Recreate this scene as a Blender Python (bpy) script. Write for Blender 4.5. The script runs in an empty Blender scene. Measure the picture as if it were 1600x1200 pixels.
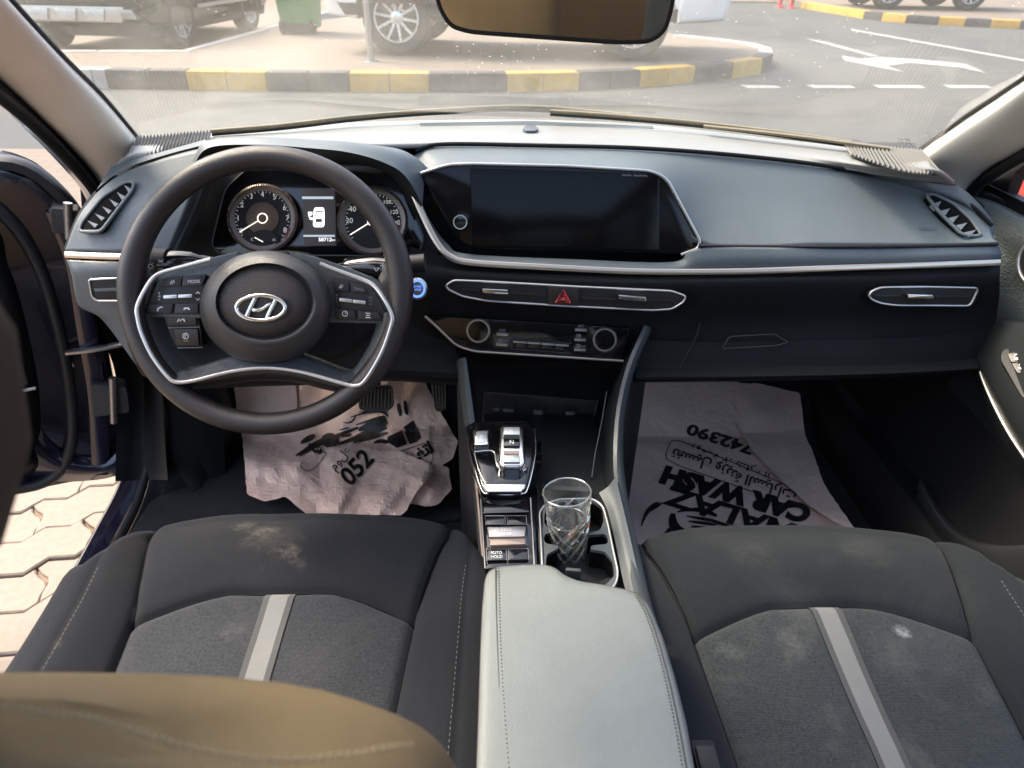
import bpy, bmesh, math, random
from mathutils import Vector, Matrix, noise
from mathutils.geometry import tessellate_polygon
random.seed(7)
S = bpy.context.scene
C = S.collection
rad = math.radians

# ------------------------------------------------------------------ camera, world, sun, exposure
FOC = 1100.0                                   # focal length in pixels of the 1600 x 1200 photograph
CAM = Vector((-.066, 0.0, 1.25))
p_, y_, r_ = rad(31.7), rad(1.5), rad(.93)
CW = Vector((math.sin(y_) * math.cos(p_), math.cos(y_) * math.cos(p_), -math.sin(p_)))
_rt = Vector((math.cos(y_), -math.sin(y_), 0))
_up = _rt.cross(CW)
CR = _rt * math.cos(r_) + _up * math.sin(r_)
CU = _up * math.cos(r_) - _rt * math.sin(r_)
cd = bpy.data.cameras.new('camera')
cam = bpy.data.objects.new('camera', cd)
C.objects.link(cam)
m3 = Matrix((CR, CU, -CW)).transposed()
cam.matrix_world = Matrix.Translation(CAM) @ m3.to_4x4()
cd.sensor_width = 36
cd.lens = FOC / 1600 * 36
cd.clip_start = .02
cd.clip_end = 600
cd.dof.use_dof = True
cd.dof.focus_distance = 1.0
cd.dof.aperture_fstop = 8.5
S.camera = cam

SUN_EL, SUN_AZ = rad(52), rad(-62)            # azimuth from +Y (ahead), negative = to the left
w = bpy.data.worlds.new('World')
S.world = w
w.use_nodes = True
nt = w.node_tree
bg = nt.nodes['Background']
sky = nt.nodes.new('ShaderNodeTexSky')
sky.sky_type = 'NISHITA'
sky.sun_disc = False
sky.sun_elevation = SUN_EL
sky.sun_rotation = SUN_AZ
sky.air_density = 1.0
sky.dust_density = 5.0
sky.ozone_density = .4
nt.links.new(sky.outputs[0], bg.inputs[0])
bg.inputs[1].default_value = .15
sd = bpy.data.lights.new('sun', 'SUN')
sd.energy = 1.0
sd.angle = rad(12)
sd.color = (1, .87, .70)
so = bpy.data.objects.new('sun', sd)
C.objects.link(so)
sdir = Vector((math.sin(SUN_AZ) * math.cos(SUN_EL), math.cos(SUN_AZ) * math.cos(SUN_EL), math.sin(SUN_EL)))
so.rotation_euler = sdir.to_track_quat('Z', 'Y').to_euler()
so.location = (-4, 3, 8)
S.view_settings.view_transform = 'Standard'
S.view_settings.look = 'None'
S.view_settings.gamma = 1
S.view_settings.exposure = 2.2
S.view_settings.use_curve_mapping = False
S.render.engine = 'CYCLES'
cy = S.cycles
cy.max_bounces = 10
cy.diffuse_bounces = 5
cy.glossy_bounces = 4
cy.transmission_bounces = 8
cy.transparent_max_bounces = 16
cy.caustics_reflective = False
cy.caustics_refractive = False
cy.sample_clamp_indirect = 6
cy.use_denoising = True

# ------------------------------------------------------------------ pixel rays onto real planes
def ray(px, py): return CR * ((px - 800) / FOC) + CU * ((600 - py) / FOC) + CW
def onY(px, py, y): d = ray(px, py); return CAM + d * ((y - CAM.y) / d.y)
def onZ(px, py, z): d = ray(px, py); return CAM + d * ((z - CAM.z) / d.z)
def onX(px, py, x): d = ray(px, py); return CAM + d * ((x - CAM.x) / d.x)
def fit_plane(pts):
    """plane through picture points of known depth: pts = [(px, py, Y), ...], normal towards the eye"""
    P = [onY(*q) for q in pts]; c = sum(P, Vector()) / len(P)
    best = None
    n = Vector((0, 0, 0))
    for i in range(len(P)):
        for j in range(i + 1, len(P)):
            x = (P[i] - c).cross(P[j] - c)
            if x.length > 1e-9: n += x if x.dot(CAM - c) > 0 else -x
    return PL(c, n)
class PL:
    def __init__(s, o, n):
        s.o = Vector(o); s.n = Vector(n).normalized()
    def at(s, px, py, h=0.0):
        d = ray(px, py)
        return CAM + d * ((s.o + s.n * h - CAM).dot(s.n) / d.dot(s.n))
    def many(s, pts, h=0.0): return [s.at(x, y, h) for x, y in pts]

# ------------------------------------------------------------------ curves
def cr(pts, n, closed=False):
    """Catmull-Rom through pts, n samples, parameter runs evenly over the control points"""
    P = [Vector(p) for p in pts]; m = len(P); out = []
    segs = m if closed else m - 1
    for i in range(n):
        t = i / n * segs if closed else i / (n - 1) * segs
        k = min(int(t), segs - 1); f = t - k
        if closed: a, b, c, d = P[(k - 1) % m], P[k % m], P[(k + 1) % m], P[(k + 2) % m]
        else:
            b, c = P[k], P[k + 1]
            a = P[k - 1] if k > 0 else b * 2 - c
            d = P[k + 2] if k + 2 < m else c * 2 - b
        out.append(.5 * ((2 * b) + (c - a) * f + (2 * a - 5 * b + 4 * c - d) * f * f + (3 * b - a - 3 * c + d) * f ** 3))
    return out
def even(pts, n, closed=False):
    P = cr(pts, max(8 * len(pts), 64), closed)
    if closed: P = P + [P[0]]
    L = [0]
    for a, b in zip(P, P[1:]): L.append(L[-1] + (b - a).length)
    out = []; j = 0
    for i in range(n):
        t = L[-1] * i / (n if closed else n - 1)
        while j < len(L) - 2 and L[j + 1] < t: j += 1
        f = (t - L[j]) / max(1e-9, L[j + 1] - L[j])
        out.append(P[j].lerp(P[j + 1], min(1, max(0, f))))
    return out
def rnd(pts, r, seg=4):
    """round the corners of a 2D polygon; r one radius or a list"""
    out = []; n = len(pts)
    for i, p in enumerate(pts):
        rr = r[i] if isinstance(r, (list, tuple)) else r
        p = Vector(p); a = Vector(pts[i - 1]); b = Vector(pts[(i + 1) % n])
        if rr <= 0: out.append((p.x, p.y)); continue
        da, db = (a - p), (b - p)
        k = min(rr, da.length * .48, db.length * .48)
        s, e = p + da.normalized() * k, p + db.normalized() * k
        for j in range(seg + 1):
            t = j / seg
            q = s * (1 - t) ** 2 + p * 2 * t * (1 - t) + e * t * t
            out.append((q.x, q.y))
    return out
def ell(cx, cy, rx, ry, n=32, a0=0, a1=360, rot=0):
    full = abs(a1 - a0) >= 360
    o = []
    for i in range(n):
        a = rad(a0 + (a1 - a0) * i / (n if full else n - 1))
        x, y = rx * math.cos(a), ry * math.sin(a)
        c, s = math.cos(rad(rot)), math.sin(rad(rot))
        o.append((cx + x * c - y * s, cy + x * s + y * c))
    return o

# ------------------------------------------------------------------ objects
ORG = {}                                       # world origin of every thing's root
def root(name, loc, label, cat, group=None, kind=None):
    o = bpy.data.objects.new(name, None)
    C.objects.link(o); o.location = loc; o.empty_display_size = .05
    o['label'] = label; o['category'] = cat
    if group: o['group'] = group
    if kind: o['kind'] = kind
    ORG[o.name] = Vector(loc)
    return o
def tag(o, label, cat, group=None, kind=None):
    if label: o['label'] = label
    if cat: o['category'] = cat
    if group: o['group'] = group
    if kind: o['kind'] = kind
    return o
def link(name, me, mat, parent=None, base=None):
    org = ORG[parent.name] if parent else (Vector(base) if base is not None else Vector((0, 0, 0)))
    if org.length > 0: me.transform(Matrix.Translation(-org))
    if mat is not None and not me.materials: me.materials.append(mat)
    o = bpy.data.objects.new(name, me)
    C.objects.link(o)
    if parent: o.parent = parent
    else: o.location = org
    ORG[o.name] = org
    return o
def mk(name, V, F, mat, parent=None, base=None, smooth=True, ang=38, bev=0, seg=2, fix=True):
    me = bpy.data.meshes.new(name)
    me.from_pydata([tuple(v) for v in V], [], F)
    bm = bmesh.new(); bm.from_mesh(me)
    if fix: bmesh.ops.recalc_face_normals(bm, faces=bm.faces)
    if bev:
        ed = [e for e in bm.edges if len(e.link_faces) == 2 and e.calc_face_angle(0) > rad(30)]
        bmesh.ops.bevel(bm, geom=ed, offset=bev, segments=seg, profile=.6, affect='EDGES', clamp_overlap=True)
    bm.to_mesh(me); bm.free()
    return fin(name, me, mat, parent, base, smooth, ang)
def fin(name, me, mat, parent=None, base=None, smooth=True, ang=38):
    for p in me.polygons: p.use_smooth = smooth
    if smooth: me.set_sharp_from_angle(angle=rad(ang))
    return link(name, me, mat, parent, base)
def prism(name, pts, d, mat, parent=None, bev=0, seg=2, base=None, ang=38):
    """solid with front outline pts, extruded by d (front to back); its front rim is bevelled"""
    n = len(pts); d = Vector(d)
    bm = bmesh.new()
    a = [bm.verts.new(p) for p in pts]; b = [bm.verts.new(Vector(p) + d) for p in pts]
    f = bm.faces.new(a); bm.faces.new(b[::-1])
    for i in range(n): bm.faces.new((a[i], b[i], b[(i + 1) % n], a[(i + 1) % n]))
    bmesh.ops.recalc_face_normals(bm, faces=bm.faces)
    if bev: bmesh.ops.bevel(bm, geom=list(f.edges), offset=bev, segments=seg, profile=.6, affect='EDGES', clamp_overlap=True)
    me = bpy.data.meshes.new(name); bm.to_mesh(me); bm.free()
    return fin(name, me, mat, parent, base, True, ang)
def box(name, c, s, mat, parent=None, bev=0, rot=None, base=None, seg=2):
    M = rot if rot else Matrix.Identity(3)
    V = [Vector(c) + M @ Vector((x * s[0] / 2, y * s[1] / 2, z * s[2] / 2)) for x in (-1, 1) for y in (-1, 1) for z in (-1, 1)]
    F = [(0, 1, 3, 2), (4, 6, 7, 5), (0, 4, 5, 1), (2, 3, 7, 6), (0, 2, 6, 4), (1, 5, 7, 3)]
    return mk(name, V, F, mat, parent, base, bev=bev, seg=seg)
def grid_faces(nu, nv, wu=False, off=0):
    F = []
    for j in range(nv - 1):
        for i in range(nu if wu else nu - 1):
            i2 = (i + 1) % nu
            F.append((off + j * nu + i, off + j * nu + i2, off + (j + 1) * nu + i2, off + (j + 1) * nu + i))
    return F
def loft(name, rows, nu, nv, mat, parent=None, thick=0, base=None, lin=False, ang=38, evenly=False, away=None):
    R = [(even(r, nu) if evenly else cr(r, nu)) for r in rows]
    cols = []
    for i in range(nu):
        c = [r[i] for r in R]
        if lin:
            o = []
            for j in range(nv):
                t = j / (nv - 1) * (len(c) - 1); k = min(int(t), len(c) - 2)
                o.append(c[k].lerp(c[k + 1], t - k))
            cols.append(o)
        else: cols.append(cr(c, nv))
    V = [cols[i][j] for j in range(nv) for i in range(nu)]
    F = grid_faces(nu, nv)
    o = mk(name, V, F, mat, parent, base, ang=ang)
    if thick:
        me = o.data                              # make sure the shell grows away from the eye
        ctr = me.polygons[len(me.polygons) // 2]
        if ctr.normal.dot(CAM - (ctr.center + ORG[o.name])) < 0: me.flip_normals()
        md = o.modifiers.new('shell', 'SOLIDIFY'); md.thickness = thick; md.offset = -1
    return o
def tube(name, pts, r, mat, parent=None, closed=False, segs=8, flat=None, up=None, n=None, base=None, cap=True, sm=True):
    """round (radius r, number or list) or flat (half width, half height with up vector) sweep"""
    P = (even(pts, n, closed) if sm else [Vector(p) for p in pts]) if n else [Vector(p) for p in pts]
    m = len(P); V = []; F = []
    T = []
    for i in range(m):
        a = P[(i - 1) % m] if (closed or i > 0) else P[i]
        b = P[(i + 1) % m] if (closed or i < m - 1) else P[i]
        T.append((b - a).normalized())
    U = Vector(up) if up is not None else (Vector((0, 0, 1)) if abs(T[0].z) < .9 else Vector((0, 1, 0)))
    for i in range(m):
        u = (U - T[i] * U.dot(T[i]))
        u = u.normalized() if u.length > 1e-6 else T[i].orthogonal().normalized()
        if up is None: U = u
        s = T[i].cross(u)
        rr = r[min(i * len(r) // m, len(r) - 1)] if isinstance(r, (list, tuple)) else r
        for k in range(segs):
            a = 2 * math.pi * (k + .5) / segs
            if flat: 
                ca, sa = math.cos(a), math.sin(a)
                q = s * flat[0] * math.copysign(abs(ca) ** .6, ca) + u * flat[1] * math.copysign(abs(sa) ** .6, sa)
            else: q = s * rr * math.cos(a) + u * rr * math.sin(a)
            V.append(P[i] + q)
    for i in range(m if closed else m - 1):
        for k in range(segs):
            i2 = (i + 1) % m; k2 = (k + 1) % segs
            F.append((i * segs + k, i * segs + k2, i2 * segs + k2, i2 * segs + k))
    if cap and not closed:
        F.append(tuple(range(segs))[::-1]); F.append(tuple((m - 1) * segs + k for k in range(segs)))
    return mk(name, V, F, mat, parent, base, ang=50)
def revolve(name, prof, c, axis, mat, parent=None, segs=32, base=None, ang=38):
    ax = Vector(axis).normalized(); u = ax.orthogonal().normalized(); v = ax.cross(u); c = Vector(c)
    V = []; F = []; m = len(prof)
    for r, h in prof:
        for k in range(segs):
            a = 2 * math.pi * k / segs
            V.append(c + ax * h + (u * math.cos(a) + v * math.sin(a)) * max(r, 1e-5))
    for i in range(m - 1):
        for k in range(segs):
            k2 = (k + 1) % segs
            F.append((i * segs + k, i * segs + k2, (i + 1) * segs + k2, (i + 1) * segs + k))
    if prof[0][0] > 1e-4 and False: F.append(tuple(range(segs)))
    return mk(name, V, F, mat, parent, base, ang=ang)
def dome(name, cx, cy, rx, ry, prof, pl, mat, parent, n=40, rot=0, ang=38, fn=None):
    """rings of an ellipse in the picture of plane pl: prof = [(scale, height), ...] outer to inner"""
    V = []
    for s, h in prof:
        ring = fn(s) if fn else ell(cx, cy, rx * s, ry * s, n, rot=rot)
        V += [pl.at(x, y, h) for x, y in ring]
    F = grid_faces(n, len(prof), True)
    F.append(tuple((len(prof) - 1) * n + k for k in range(n)))
    return mk(name, V, F, mat, parent, ang=ang)
def holed(name, outer, holes, depth, n, mat, parent=None, ang=38):
    """plate (front loop outer, hole loops) with walls going back along n by depth at every loop"""
    loops = [outer] + holes
    V = []; F = []
    flat = [p for l in loops for p in l]
    V = list(flat)
    for t in tessellate_polygon([[Vector(p) for p in l] for l in loops]): F.append(t)
    o = 0; b0 = len(V); V += [Vector(p) - Vector(n) * depth for p in flat]
    for l in loops:
        m = len(l)
        for i in range(m): F.append((o + i, o + (i + 1) % m, b0 + o + (i + 1) % m, b0 + o + i))
        o += m
    return mk(name, V, F, mat, parent, ang=ang)
def ribbons(name, lines, wd, pl, h, mat, parent):
    """flat printed strokes: polylines in pixels, wd pixels wide, on plane pl"""
    V = []; F = []
    for ln in lines:
        P = [Vector(p) for p in ln]; m = len(P); b = len(V)
        for i in range(m):
            t = (P[min(i + 1, m - 1)] - P[max(i - 1, 0)])
            nn = Vector((-t.y, t.x)).normalized() * wd / 2
            for s in (1, -1):
                q = P[i] + nn * s; V.append(pl.at(q.x, q.y, h))
        for i in range(m - 1): F.append((b + 2 * i, b + 2 * i + 1, b + 2 * i + 3, b + 2 * i + 2))
    return mk(name, V, F, mat, parent, smooth=False)
def patch(name, polys, pl, h, mat, parent):
    V = []; F = []
    for p in polys:
        b = len(V); V += [pl.at(x, y, h) for x, y in p]; F.append(tuple(range(b, b + len(p))))
    return mk(name, V, F, mat, parent, smooth=False)
def glyphs(body, size, bold=0.0, align='CENTER', sx=1.0, shear=0.0, space=1.0):
    """text as a flat triangle mesh in its own units"""
    cu = bpy.data.curves.new('text', 'FONT')
    cu.body = body; cu.size = size; cu.offset = bold; cu.align_x = align; cu.align_y = 'CENTER'
    cu.resolution_u = 3; cu.shear = shear; cu.space_character = space
    o = bpy.data.objects.new('text', cu); C.objects.link(o)
    dg = bpy.context.evaluated_depsgraph_get(); dg.update()
    me = bpy.data.meshes.new_from_object(o.evaluated_get(dg))
    V = [(v.co.x * sx, v.co.y) for v in me.vertices]; F = [tuple(p.vertices) for p in me.polygons]
    bpy.data.objects.remove(o); bpy.data.curves.remove(cu); bpy.data.meshes.remove(me)
    return V, F
def text(name, body, px, py, size, pl, h, mat, parent, rot=0, bold=0, align='CENTER', sx=1.0):
    V, F = glyphs(body, size, bold, align, sx)
    c, s = math.cos(rad(rot)), math.sin(rad(rot))
    return mk(name, [pl.at(px + x * c - y * s, py - (x * s + y * c), h) for x, y in V], F, mat, parent, smooth=False)

# ------------------------------------------------------------------ materials
def nodes(name):
    m = bpy.data.materials.new(name); m.use_nodes = True
    t = m.node_tree; return m, t, t.nodes['Principled BSDF']
def pm(name, col, rough=.5, metal=0, var=0, vscale=6, grain=0, gscale=500, coat=0, spec=.5, kind='noise', rvar=0, dust=0, dustc=(.5, .45, .38), sheen=0, stretch=None):
    """procedural surface: colour with cloudy variation, fine grain as bump, uneven gloss, dust"""
    m, t, b = nodes(name)
    N = t.nodes.new; L = t.links.new
    b.inputs['Base Color'].default_value = (*col, 1); b.inputs['Roughness'].default_value = rough
    b.inputs['Metallic'].default_value = metal; b.inputs['Coat Weight'].default_value = coat
    b.inputs['Specular IOR Level'].default_value = spec
    if sheen: b.inputs['Sheen Weight'].default_value = sheen; b.inputs['Sheen Roughness'].default_value = .6
    tc = N('ShaderNodeTexCoord'); src = tc.outputs['Object']
    if stretch:
        mp = N('ShaderNodeMapping'); mp.inputs['Scale'].default_value = stretch; L(src, mp.inputs[0]); src = mp.outputs[0]
    last = None
    if var or dust:
        n = N('ShaderNodeTexNoise'); n.inputs['Scale'].default_value = vscale; n.inputs['Detail'].default_value = 6
        n.inputs['Roughness'].default_value = .65; L(src, n.inputs['Vector'])
        mx = N('ShaderNodeMix'); mx.data_type = 'RGBA'
        mr = N('ShaderNodeMapRange'); mr.inputs[1].default_value = .3; mr.inputs[2].default_value = .7
        L(n.outputs[0], mr.inputs[0]); L(mr.outputs[0], mx.inputs['Factor'])
        mx.inputs['A'].default_value = (*[c * (1 - var) for c in col], 1); mx.inputs['B'].default_value = (*[min(1, c * (1 + var)) for c in col], 1)
        last = mx.outputs['Result']
    if dust:
        n2 = N('ShaderNodeTexNoise'); n2.inputs['Scale'].default_value = vscale * 2.3; n2.inputs['Detail'].default_value = 8
        n2.inputs['Roughness'].default_value = .75; L(src, n2.inputs['Vector'])
        r2 = N('ShaderNodeMapRange'); r2.inputs[1].default_value = .45; r2.inputs[2].default_value = .8; r2.inputs[4].default_value = dust
        L(n2.outputs[0], r2.inputs[0])
        m2 = N('ShaderNodeMix'); m2.data_type = 'RGBA'; L(r2.outputs[0], m2.inputs['Factor'])
        L(last, m2.inputs['A']); m2.inputs['B'].default_value = (*dustc, 1); last = m2.outputs['Result']
    if last: L(last, b.inputs['Base Color'])
    if rvar:
        n3 = N('ShaderNodeTexNoise'); n3.inputs['Scale'].default_value = vscale * 3; n3.inputs['Detail'].default_value = 5; L(src, n3.inputs['Vector'])
        r3 = N('ShaderNodeMapRange'); r3.inputs[1].default_value = .3; r3.inputs[2].default_value = .7
        r3.inputs[3].default_value = max(0, rough - rvar); r3.inputs[4].default_value = min(1, rough + rvar)
        L(n3.outputs[0], r3.inputs[0]); L(r3.outputs[0], b.inputs['Roughness'])
    if grain:
        if kind == 'leather':
            g = N('ShaderNodeTexVoronoi'); g.feature = 'DISTANCE_TO_EDGE'; out = g.outputs['Distance']
        else:
            g = N('ShaderNodeTexNoise'); g.inputs['Detail'].default_value = 3; out = g.outputs[0]
        g.inputs['Scale'].default_value = gscale; L(src, g.inputs['Vector'])
        bp = N('ShaderNodeBump'); bp.inputs['Strength'].default_value = grain; bp.inputs['Distance'].default_value = .002
        L(out, bp.inputs['Height']); L(bp.outputs[0], b.inputs['Normal'])
    return m
def fabric(name, col, scale, contrast, dust=0, dustc=(.3, .28, .25), blot=9, stains=()):
    m, t, b = nodes(name); N = t.nodes.new; L = t.links.new
    b.inputs['Roughness'].default_value = .95; b.inputs['Specular IOR Level'].default_value = .15
    b.inputs['Sheen Weight'].default_value = .05; b.inputs['Sheen Roughness'].default_value = .5
    tc = N('ShaderNodeTexCoord')
    w1 = N('ShaderNodeTexWave'); w1.inputs['Scale'].default_value = scale; w1.bands_direction = 'X'; w1.inputs['Distortion'].default_value = 1.5; w1.inputs['Detail Scale'].default_value = 4
    w2 = N('ShaderNodeTexWave'); w2.inputs['Scale'].default_value = scale * 1.1; w2.bands_direction = 'Y'; w2.inputs['Distortion'].default_value = 1.5; w2.inputs['Detail Scale'].default_value = 4
    n = N('ShaderNodeTexNoise'); n.inputs['Scale'].default_value = scale * 2; n.inputs['Detail'].default_value = 4
    for q in (w1, w2, n): L(tc.outputs['Object'], q.inputs['Vector'])
    a = N('ShaderNodeMath'); a.operation = 'MULTIPLY'; L(w1.outputs[1], a.inputs[0]); L(w2.outputs[1], a.inputs[1])
    s = N('ShaderNodeMath'); s.operation = 'ADD'; L(a.outputs[0], s.inputs[0]); L(n.outputs[0], s.inputs[1])
    mr = N('ShaderNodeMapRange'); mr.inputs[1].default_value = .3; mr.inputs[2].default_value = 1.2; L(s.outputs[0], mr.inputs[0])
    mx = N('ShaderNodeMix'); mx.data_type = 'RGBA'; L(mr.outputs[0], mx.inputs['Factor'])
    mx.inputs['A'].default_value = (*[c * (1 - contrast) for c in col], 1); mx.inputs['B'].default_value = (*[c * (1 + contrast) for c in col], 1)
    last = mx.outputs['Result']
    if dust:
        d = N('ShaderNodeTexNoise'); d.inputs['Scale'].default_value = blot; d.inputs['Detail'].default_value = 9; d.inputs['Roughness'].default_value = .7; d.inputs['Distortion'].default_value = .6
        L(tc.outputs['Object'], d.inputs['Vector'])
        r = N('ShaderNodeMapRange'); r.inputs[1].default_value = .5; r.inputs[2].default_value = .78; r.inputs[4].default_value = dust; L(d.outputs[0], r.inputs[0])
        m2 = N('ShaderNodeMix'); m2.data_type = 'RGBA'; L(r.outputs[0], m2.inputs['Factor']); L(last, m2.inputs['A']); m2.inputs['B'].default_value = (*dustc, 1); last = m2.outputs['Result']
    for (sx, sy, sz), r_s, st, sc in stains:          # spilt and rubbed marks, each with a ragged edge of its own
        vm = N('ShaderNodeVectorMath'); vm.operation = 'SUBTRACT'; L(tc.outputs['Object'], vm.inputs[0]); vm.inputs[1].default_value = (sx, sy, sz)
        ln = N('ShaderNodeVectorMath'); ln.operation = 'LENGTH'; L(vm.outputs[0], ln.inputs[0])
        nz = N('ShaderNodeTexNoise'); nz.inputs['Scale'].default_value = 38; nz.inputs['Detail'].default_value = 6; nz.inputs['Roughness'].default_value = .7; L(tc.outputs['Object'], nz.inputs['Vector'])
        ma = N('ShaderNodeMath'); ma.operation = 'MULTIPLY_ADD'; L(nz.outputs[0], ma.inputs[0]); ma.inputs[1].default_value = r_s * 2.4; L(ln.outputs['Value'], ma.inputs[2])
        rr = N('ShaderNodeMapRange'); rr.inputs[1].default_value = r_s * 2.1; rr.inputs[2].default_value = r_s * 1.35; rr.inputs[3].default_value = 0; rr.inputs[4].default_value = st; L(ma.outputs[0], rr.inputs[0])
        fz = N('ShaderNodeTexNoise'); fz.inputs['Scale'].default_value = 150; fz.inputs['Detail'].default_value = 5; fz.inputs['Roughness'].default_value = .75; L(tc.outputs['Object'], fz.inputs['Vector'])
        fr_ = N('ShaderNodeMapRange'); fr_.inputs[1].default_value = .36; fr_.inputs[2].default_value = .64; fr_.inputs[3].default_value = .15; L(fz.outputs[0], fr_.inputs[0])
        fm_ = N('ShaderNodeMath'); fm_.operation = 'MULTIPLY'; L(rr.outputs[0], fm_.inputs[0]); L(fr_.outputs[0], fm_.inputs[1]); rr = fm_
        m3_ = N('ShaderNodeMix'); m3_.data_type = 'RGBA'; L(rr.outputs[0], m3_.inputs['Factor']); L(last, m3_.inputs['A']); m3_.inputs['B'].default_value = (*sc, 1); last = m3_.outputs['Result']
    L(last, b.inputs['Base Color'])
    bp = N('ShaderNodeBump'); bp.inputs['Strength'].default_value = .35; bp.inputs['Distance'].default_value = .001; L(s.outputs[0], bp.inputs['Height']); L(bp.outputs[0], b.inputs['Normal'])
    return m
def emit(name, col, st):
    m, t, b = nodes(name); b.inputs['Base Color'].default_value = (*[c * .5 for c in col], 1)
    b.inputs['Emission Color'].default_value = (*col, 1); b.inputs['Emission Strength'].default_value = st; return m

M = {}
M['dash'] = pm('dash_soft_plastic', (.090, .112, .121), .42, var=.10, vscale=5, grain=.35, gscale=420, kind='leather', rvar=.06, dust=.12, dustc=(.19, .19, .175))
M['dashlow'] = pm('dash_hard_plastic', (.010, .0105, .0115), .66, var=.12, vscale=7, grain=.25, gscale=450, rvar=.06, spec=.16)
M['dashtop'] = pm('dash_top_pad', (.22, .225, .21), .36, var=.10, vscale=4, grain=.3, gscale=650, kind='leather', dust=.25, dustc=(.16, .15, .13))  # paler than the dash plastic: sky glare on the top put into the colour
M['black'] = pm('matt_black_plastic', (.005, .005, .0055), .6, grain=.1, gscale=400)
M['gloss'] = pm('piano_black', (.004, .004, .005), .10, rvar=.05, vscale=12, coat=.3, dust=.04, dustc=(.07, .07, .07))
M['screen'] = pm('dark_screen_glass', (.003, .003, .0035), .14, spec=.18)
M['scrgloss'] = pm('screen_surround_glass', (.005, .005, .006), .12, spec=.3)
M['well'] = pm('deep_black_plastic', (.003, .003, .003), .8, spec=.1)
M['leather'] = pm('wheel_leather', (.024, .020, .0185), .36, var=.10, vscale=14, grain=.30, gscale=700, kind='leather', rvar=.07)
M['hubpl'] = pm('wheel_hub_plastic', (.034, .033, .033), .34, var=.08, vscale=10, grain=.25, gscale=800, kind='leather', rvar=.05)
M['silver'] = pm('satin_silver_trim', (.58, .56, .53), .30, metal=.85)
M['champagne'] = pm('champagne_trim', (.62, .53, .43), .30, metal=.9)
M['chrome'] = pm('polished_chrome', (.80, .79, .76), .14, metal=1)
M['white'] = pm('white_print', (.75, .75, .72), .6)
M['greyprint'] = pm('grey_print', (.33, .33, .33), .6)
M['btn'] = pm('button_brown_black', (.020, .0145, .012), .42, grain=.1, gscale=800, var=.1)
M['cream'] = pm('pillar_cream_fabric', (.90, .87, .79), .5, var=.04, vscale=9, grain=.12, gscale=900)
M['liner'] = pm('headliner_grey', (.68, .65, .58), .9, grain=.2, gscale=500)
M['rubber'] = pm('rubber_seal', (.012, .012, .013), .55, rvar=.1)
M['paint'] = pm('navy_car_paint', (.009, .008, .020), .18, coat=.8, var=.15, dust=.10, dustc=(.12, .10, .09), vscale=5)
M['bagp'] = pm('bag_print', (.012, .012, .012), .5)
# seat cloth; the marks sit at places on each seat (object space, metres from the seat's root)
DUSTY, PALE = (.125, .108, .092), (.20, .21, .20)
M['seatside'] = fabric('driver_seat_side_cloth', (.0125, .014, .017), 260, .45, .16, (.05, .047, .043), 7, [((-.03, .325, .24), .055, .30, DUSTY), ((.02, .28, .24), .016, .4, DUSTY), ((-.06, .33, .24), .010, .5, DUSTY), ((-.045, .345, .24), .030, .75, DUSTY), ((-.005, .30, .24), .020, .8, DUSTY), ((-.08, .36, .24), .022, .7, DUSTY), ((.03, .31, .24), .012, .4, DUSTY), ((-.10, .29, .24), .012, .3, DUSTY), ((-.235, .15, .25), .010, .3, DUSTY)])
M['seatin'] = fabric('driver_seat_insert_cloth', (.030, .033, .037), 170, .6, .25, (.075, .072, .066), 7, [((-.05, .185, .24), .020, .35, (.15, .15, .145)), ((.0, .19, .24), .014, .3, (.14, .14, .13))])
M['seatside2'] = fabric('passenger_seat_side_cloth', (.014, .017, .0195), 260, .45, .30, (.058, .06, .056), 6, [((-.05, .29, .24), .04, .25, (.10, .10, .09)), ((.1, .30, .24), .05, .2, (.10, .10, .09)), ((.03, .27, .24), .012, .35, PALE), ((-.19, .32, .25), .014, .25, PALE), ((-.21, .14, .25), .02, .35, (.16, .14, .10)), ((.235, .10, .25), .012, .3, PALE), ((.24, .04, .25), .015, .25, PALE)])
M['seatin2'] = fabric('passenger_seat_insert_cloth', (.033, .038, .040), 170, .6, .55, (.10, .105, .094), 6, [((.02, .0, .24), .07, .25, (.15, .15, .135)), ((-.05, .16, .24), .03, .3, (.17, .17, .15)), ((.16, .10, .24), .03, .3, (.19, .19, .175)), ((.095, .175, .24), .014, .75, (.36, .38, .38)), ((.10, .11, .24), .022, .8, (.028, .030, .031)), ((.11, .06, .24), .024, .8, (.028, .030, .031)), ((.115, .01, .24), .024, .75, (.030, .032, .033)), ((-.125, .15, .24), .024, .35, (.22, .23, .19)), ((-.11, .10, .24), .016, .25, (.22, .23, .2)), ((.16, -.02, .24), .02, .3, (.22, .21, .19)), ((-.14, .02, .24), .04, .5, (.04, .034, .034)), ((.05, .04, .24), .02, .25, (.2, .19, .17))])
M['stripe'] = fabric('seat_stripe_fabric', (.16, .165, .16), 300, .15, .2, (.3, .28, .25))
M['stripeb'] = fabric('seat_stripe_border', (.068, .07, .07), 300, .2, .2, (.2, .19, .17))
M['brown'] = pm('brown_seat_cloth', (.135, .096, .044), .85, var=.16, vscale=8, grain=.35, gscale=900, rvar=.05)
M['thread'] = pm('pale_thread', (.15, .15, .14), .8)
M['thread2'] = pm('tan_thread', (.27, .21, .12), .8)
M['darkthread'] = pm('dark_thread', (.06, .06, .055), .8)
M['arm'] = pm('armrest_leather', (.175, .195, .182), .46, var=.08, vscale=5, grain=.22, gscale=420, kind='leather', rvar=.07, dust=.10, dustc=(.28, .28, .25))
M['armside'] = pm('armrest_side_leather', (.12, .115, .12), .5, var=.06, vscale=6, grain=.3, gscale=330, kind='leather')
M['consgrey'] = pm('console_grey_plastic', (.062, .073, .076), .40, var=.1, vscale=8, grain=.15, gscale=700)
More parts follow.
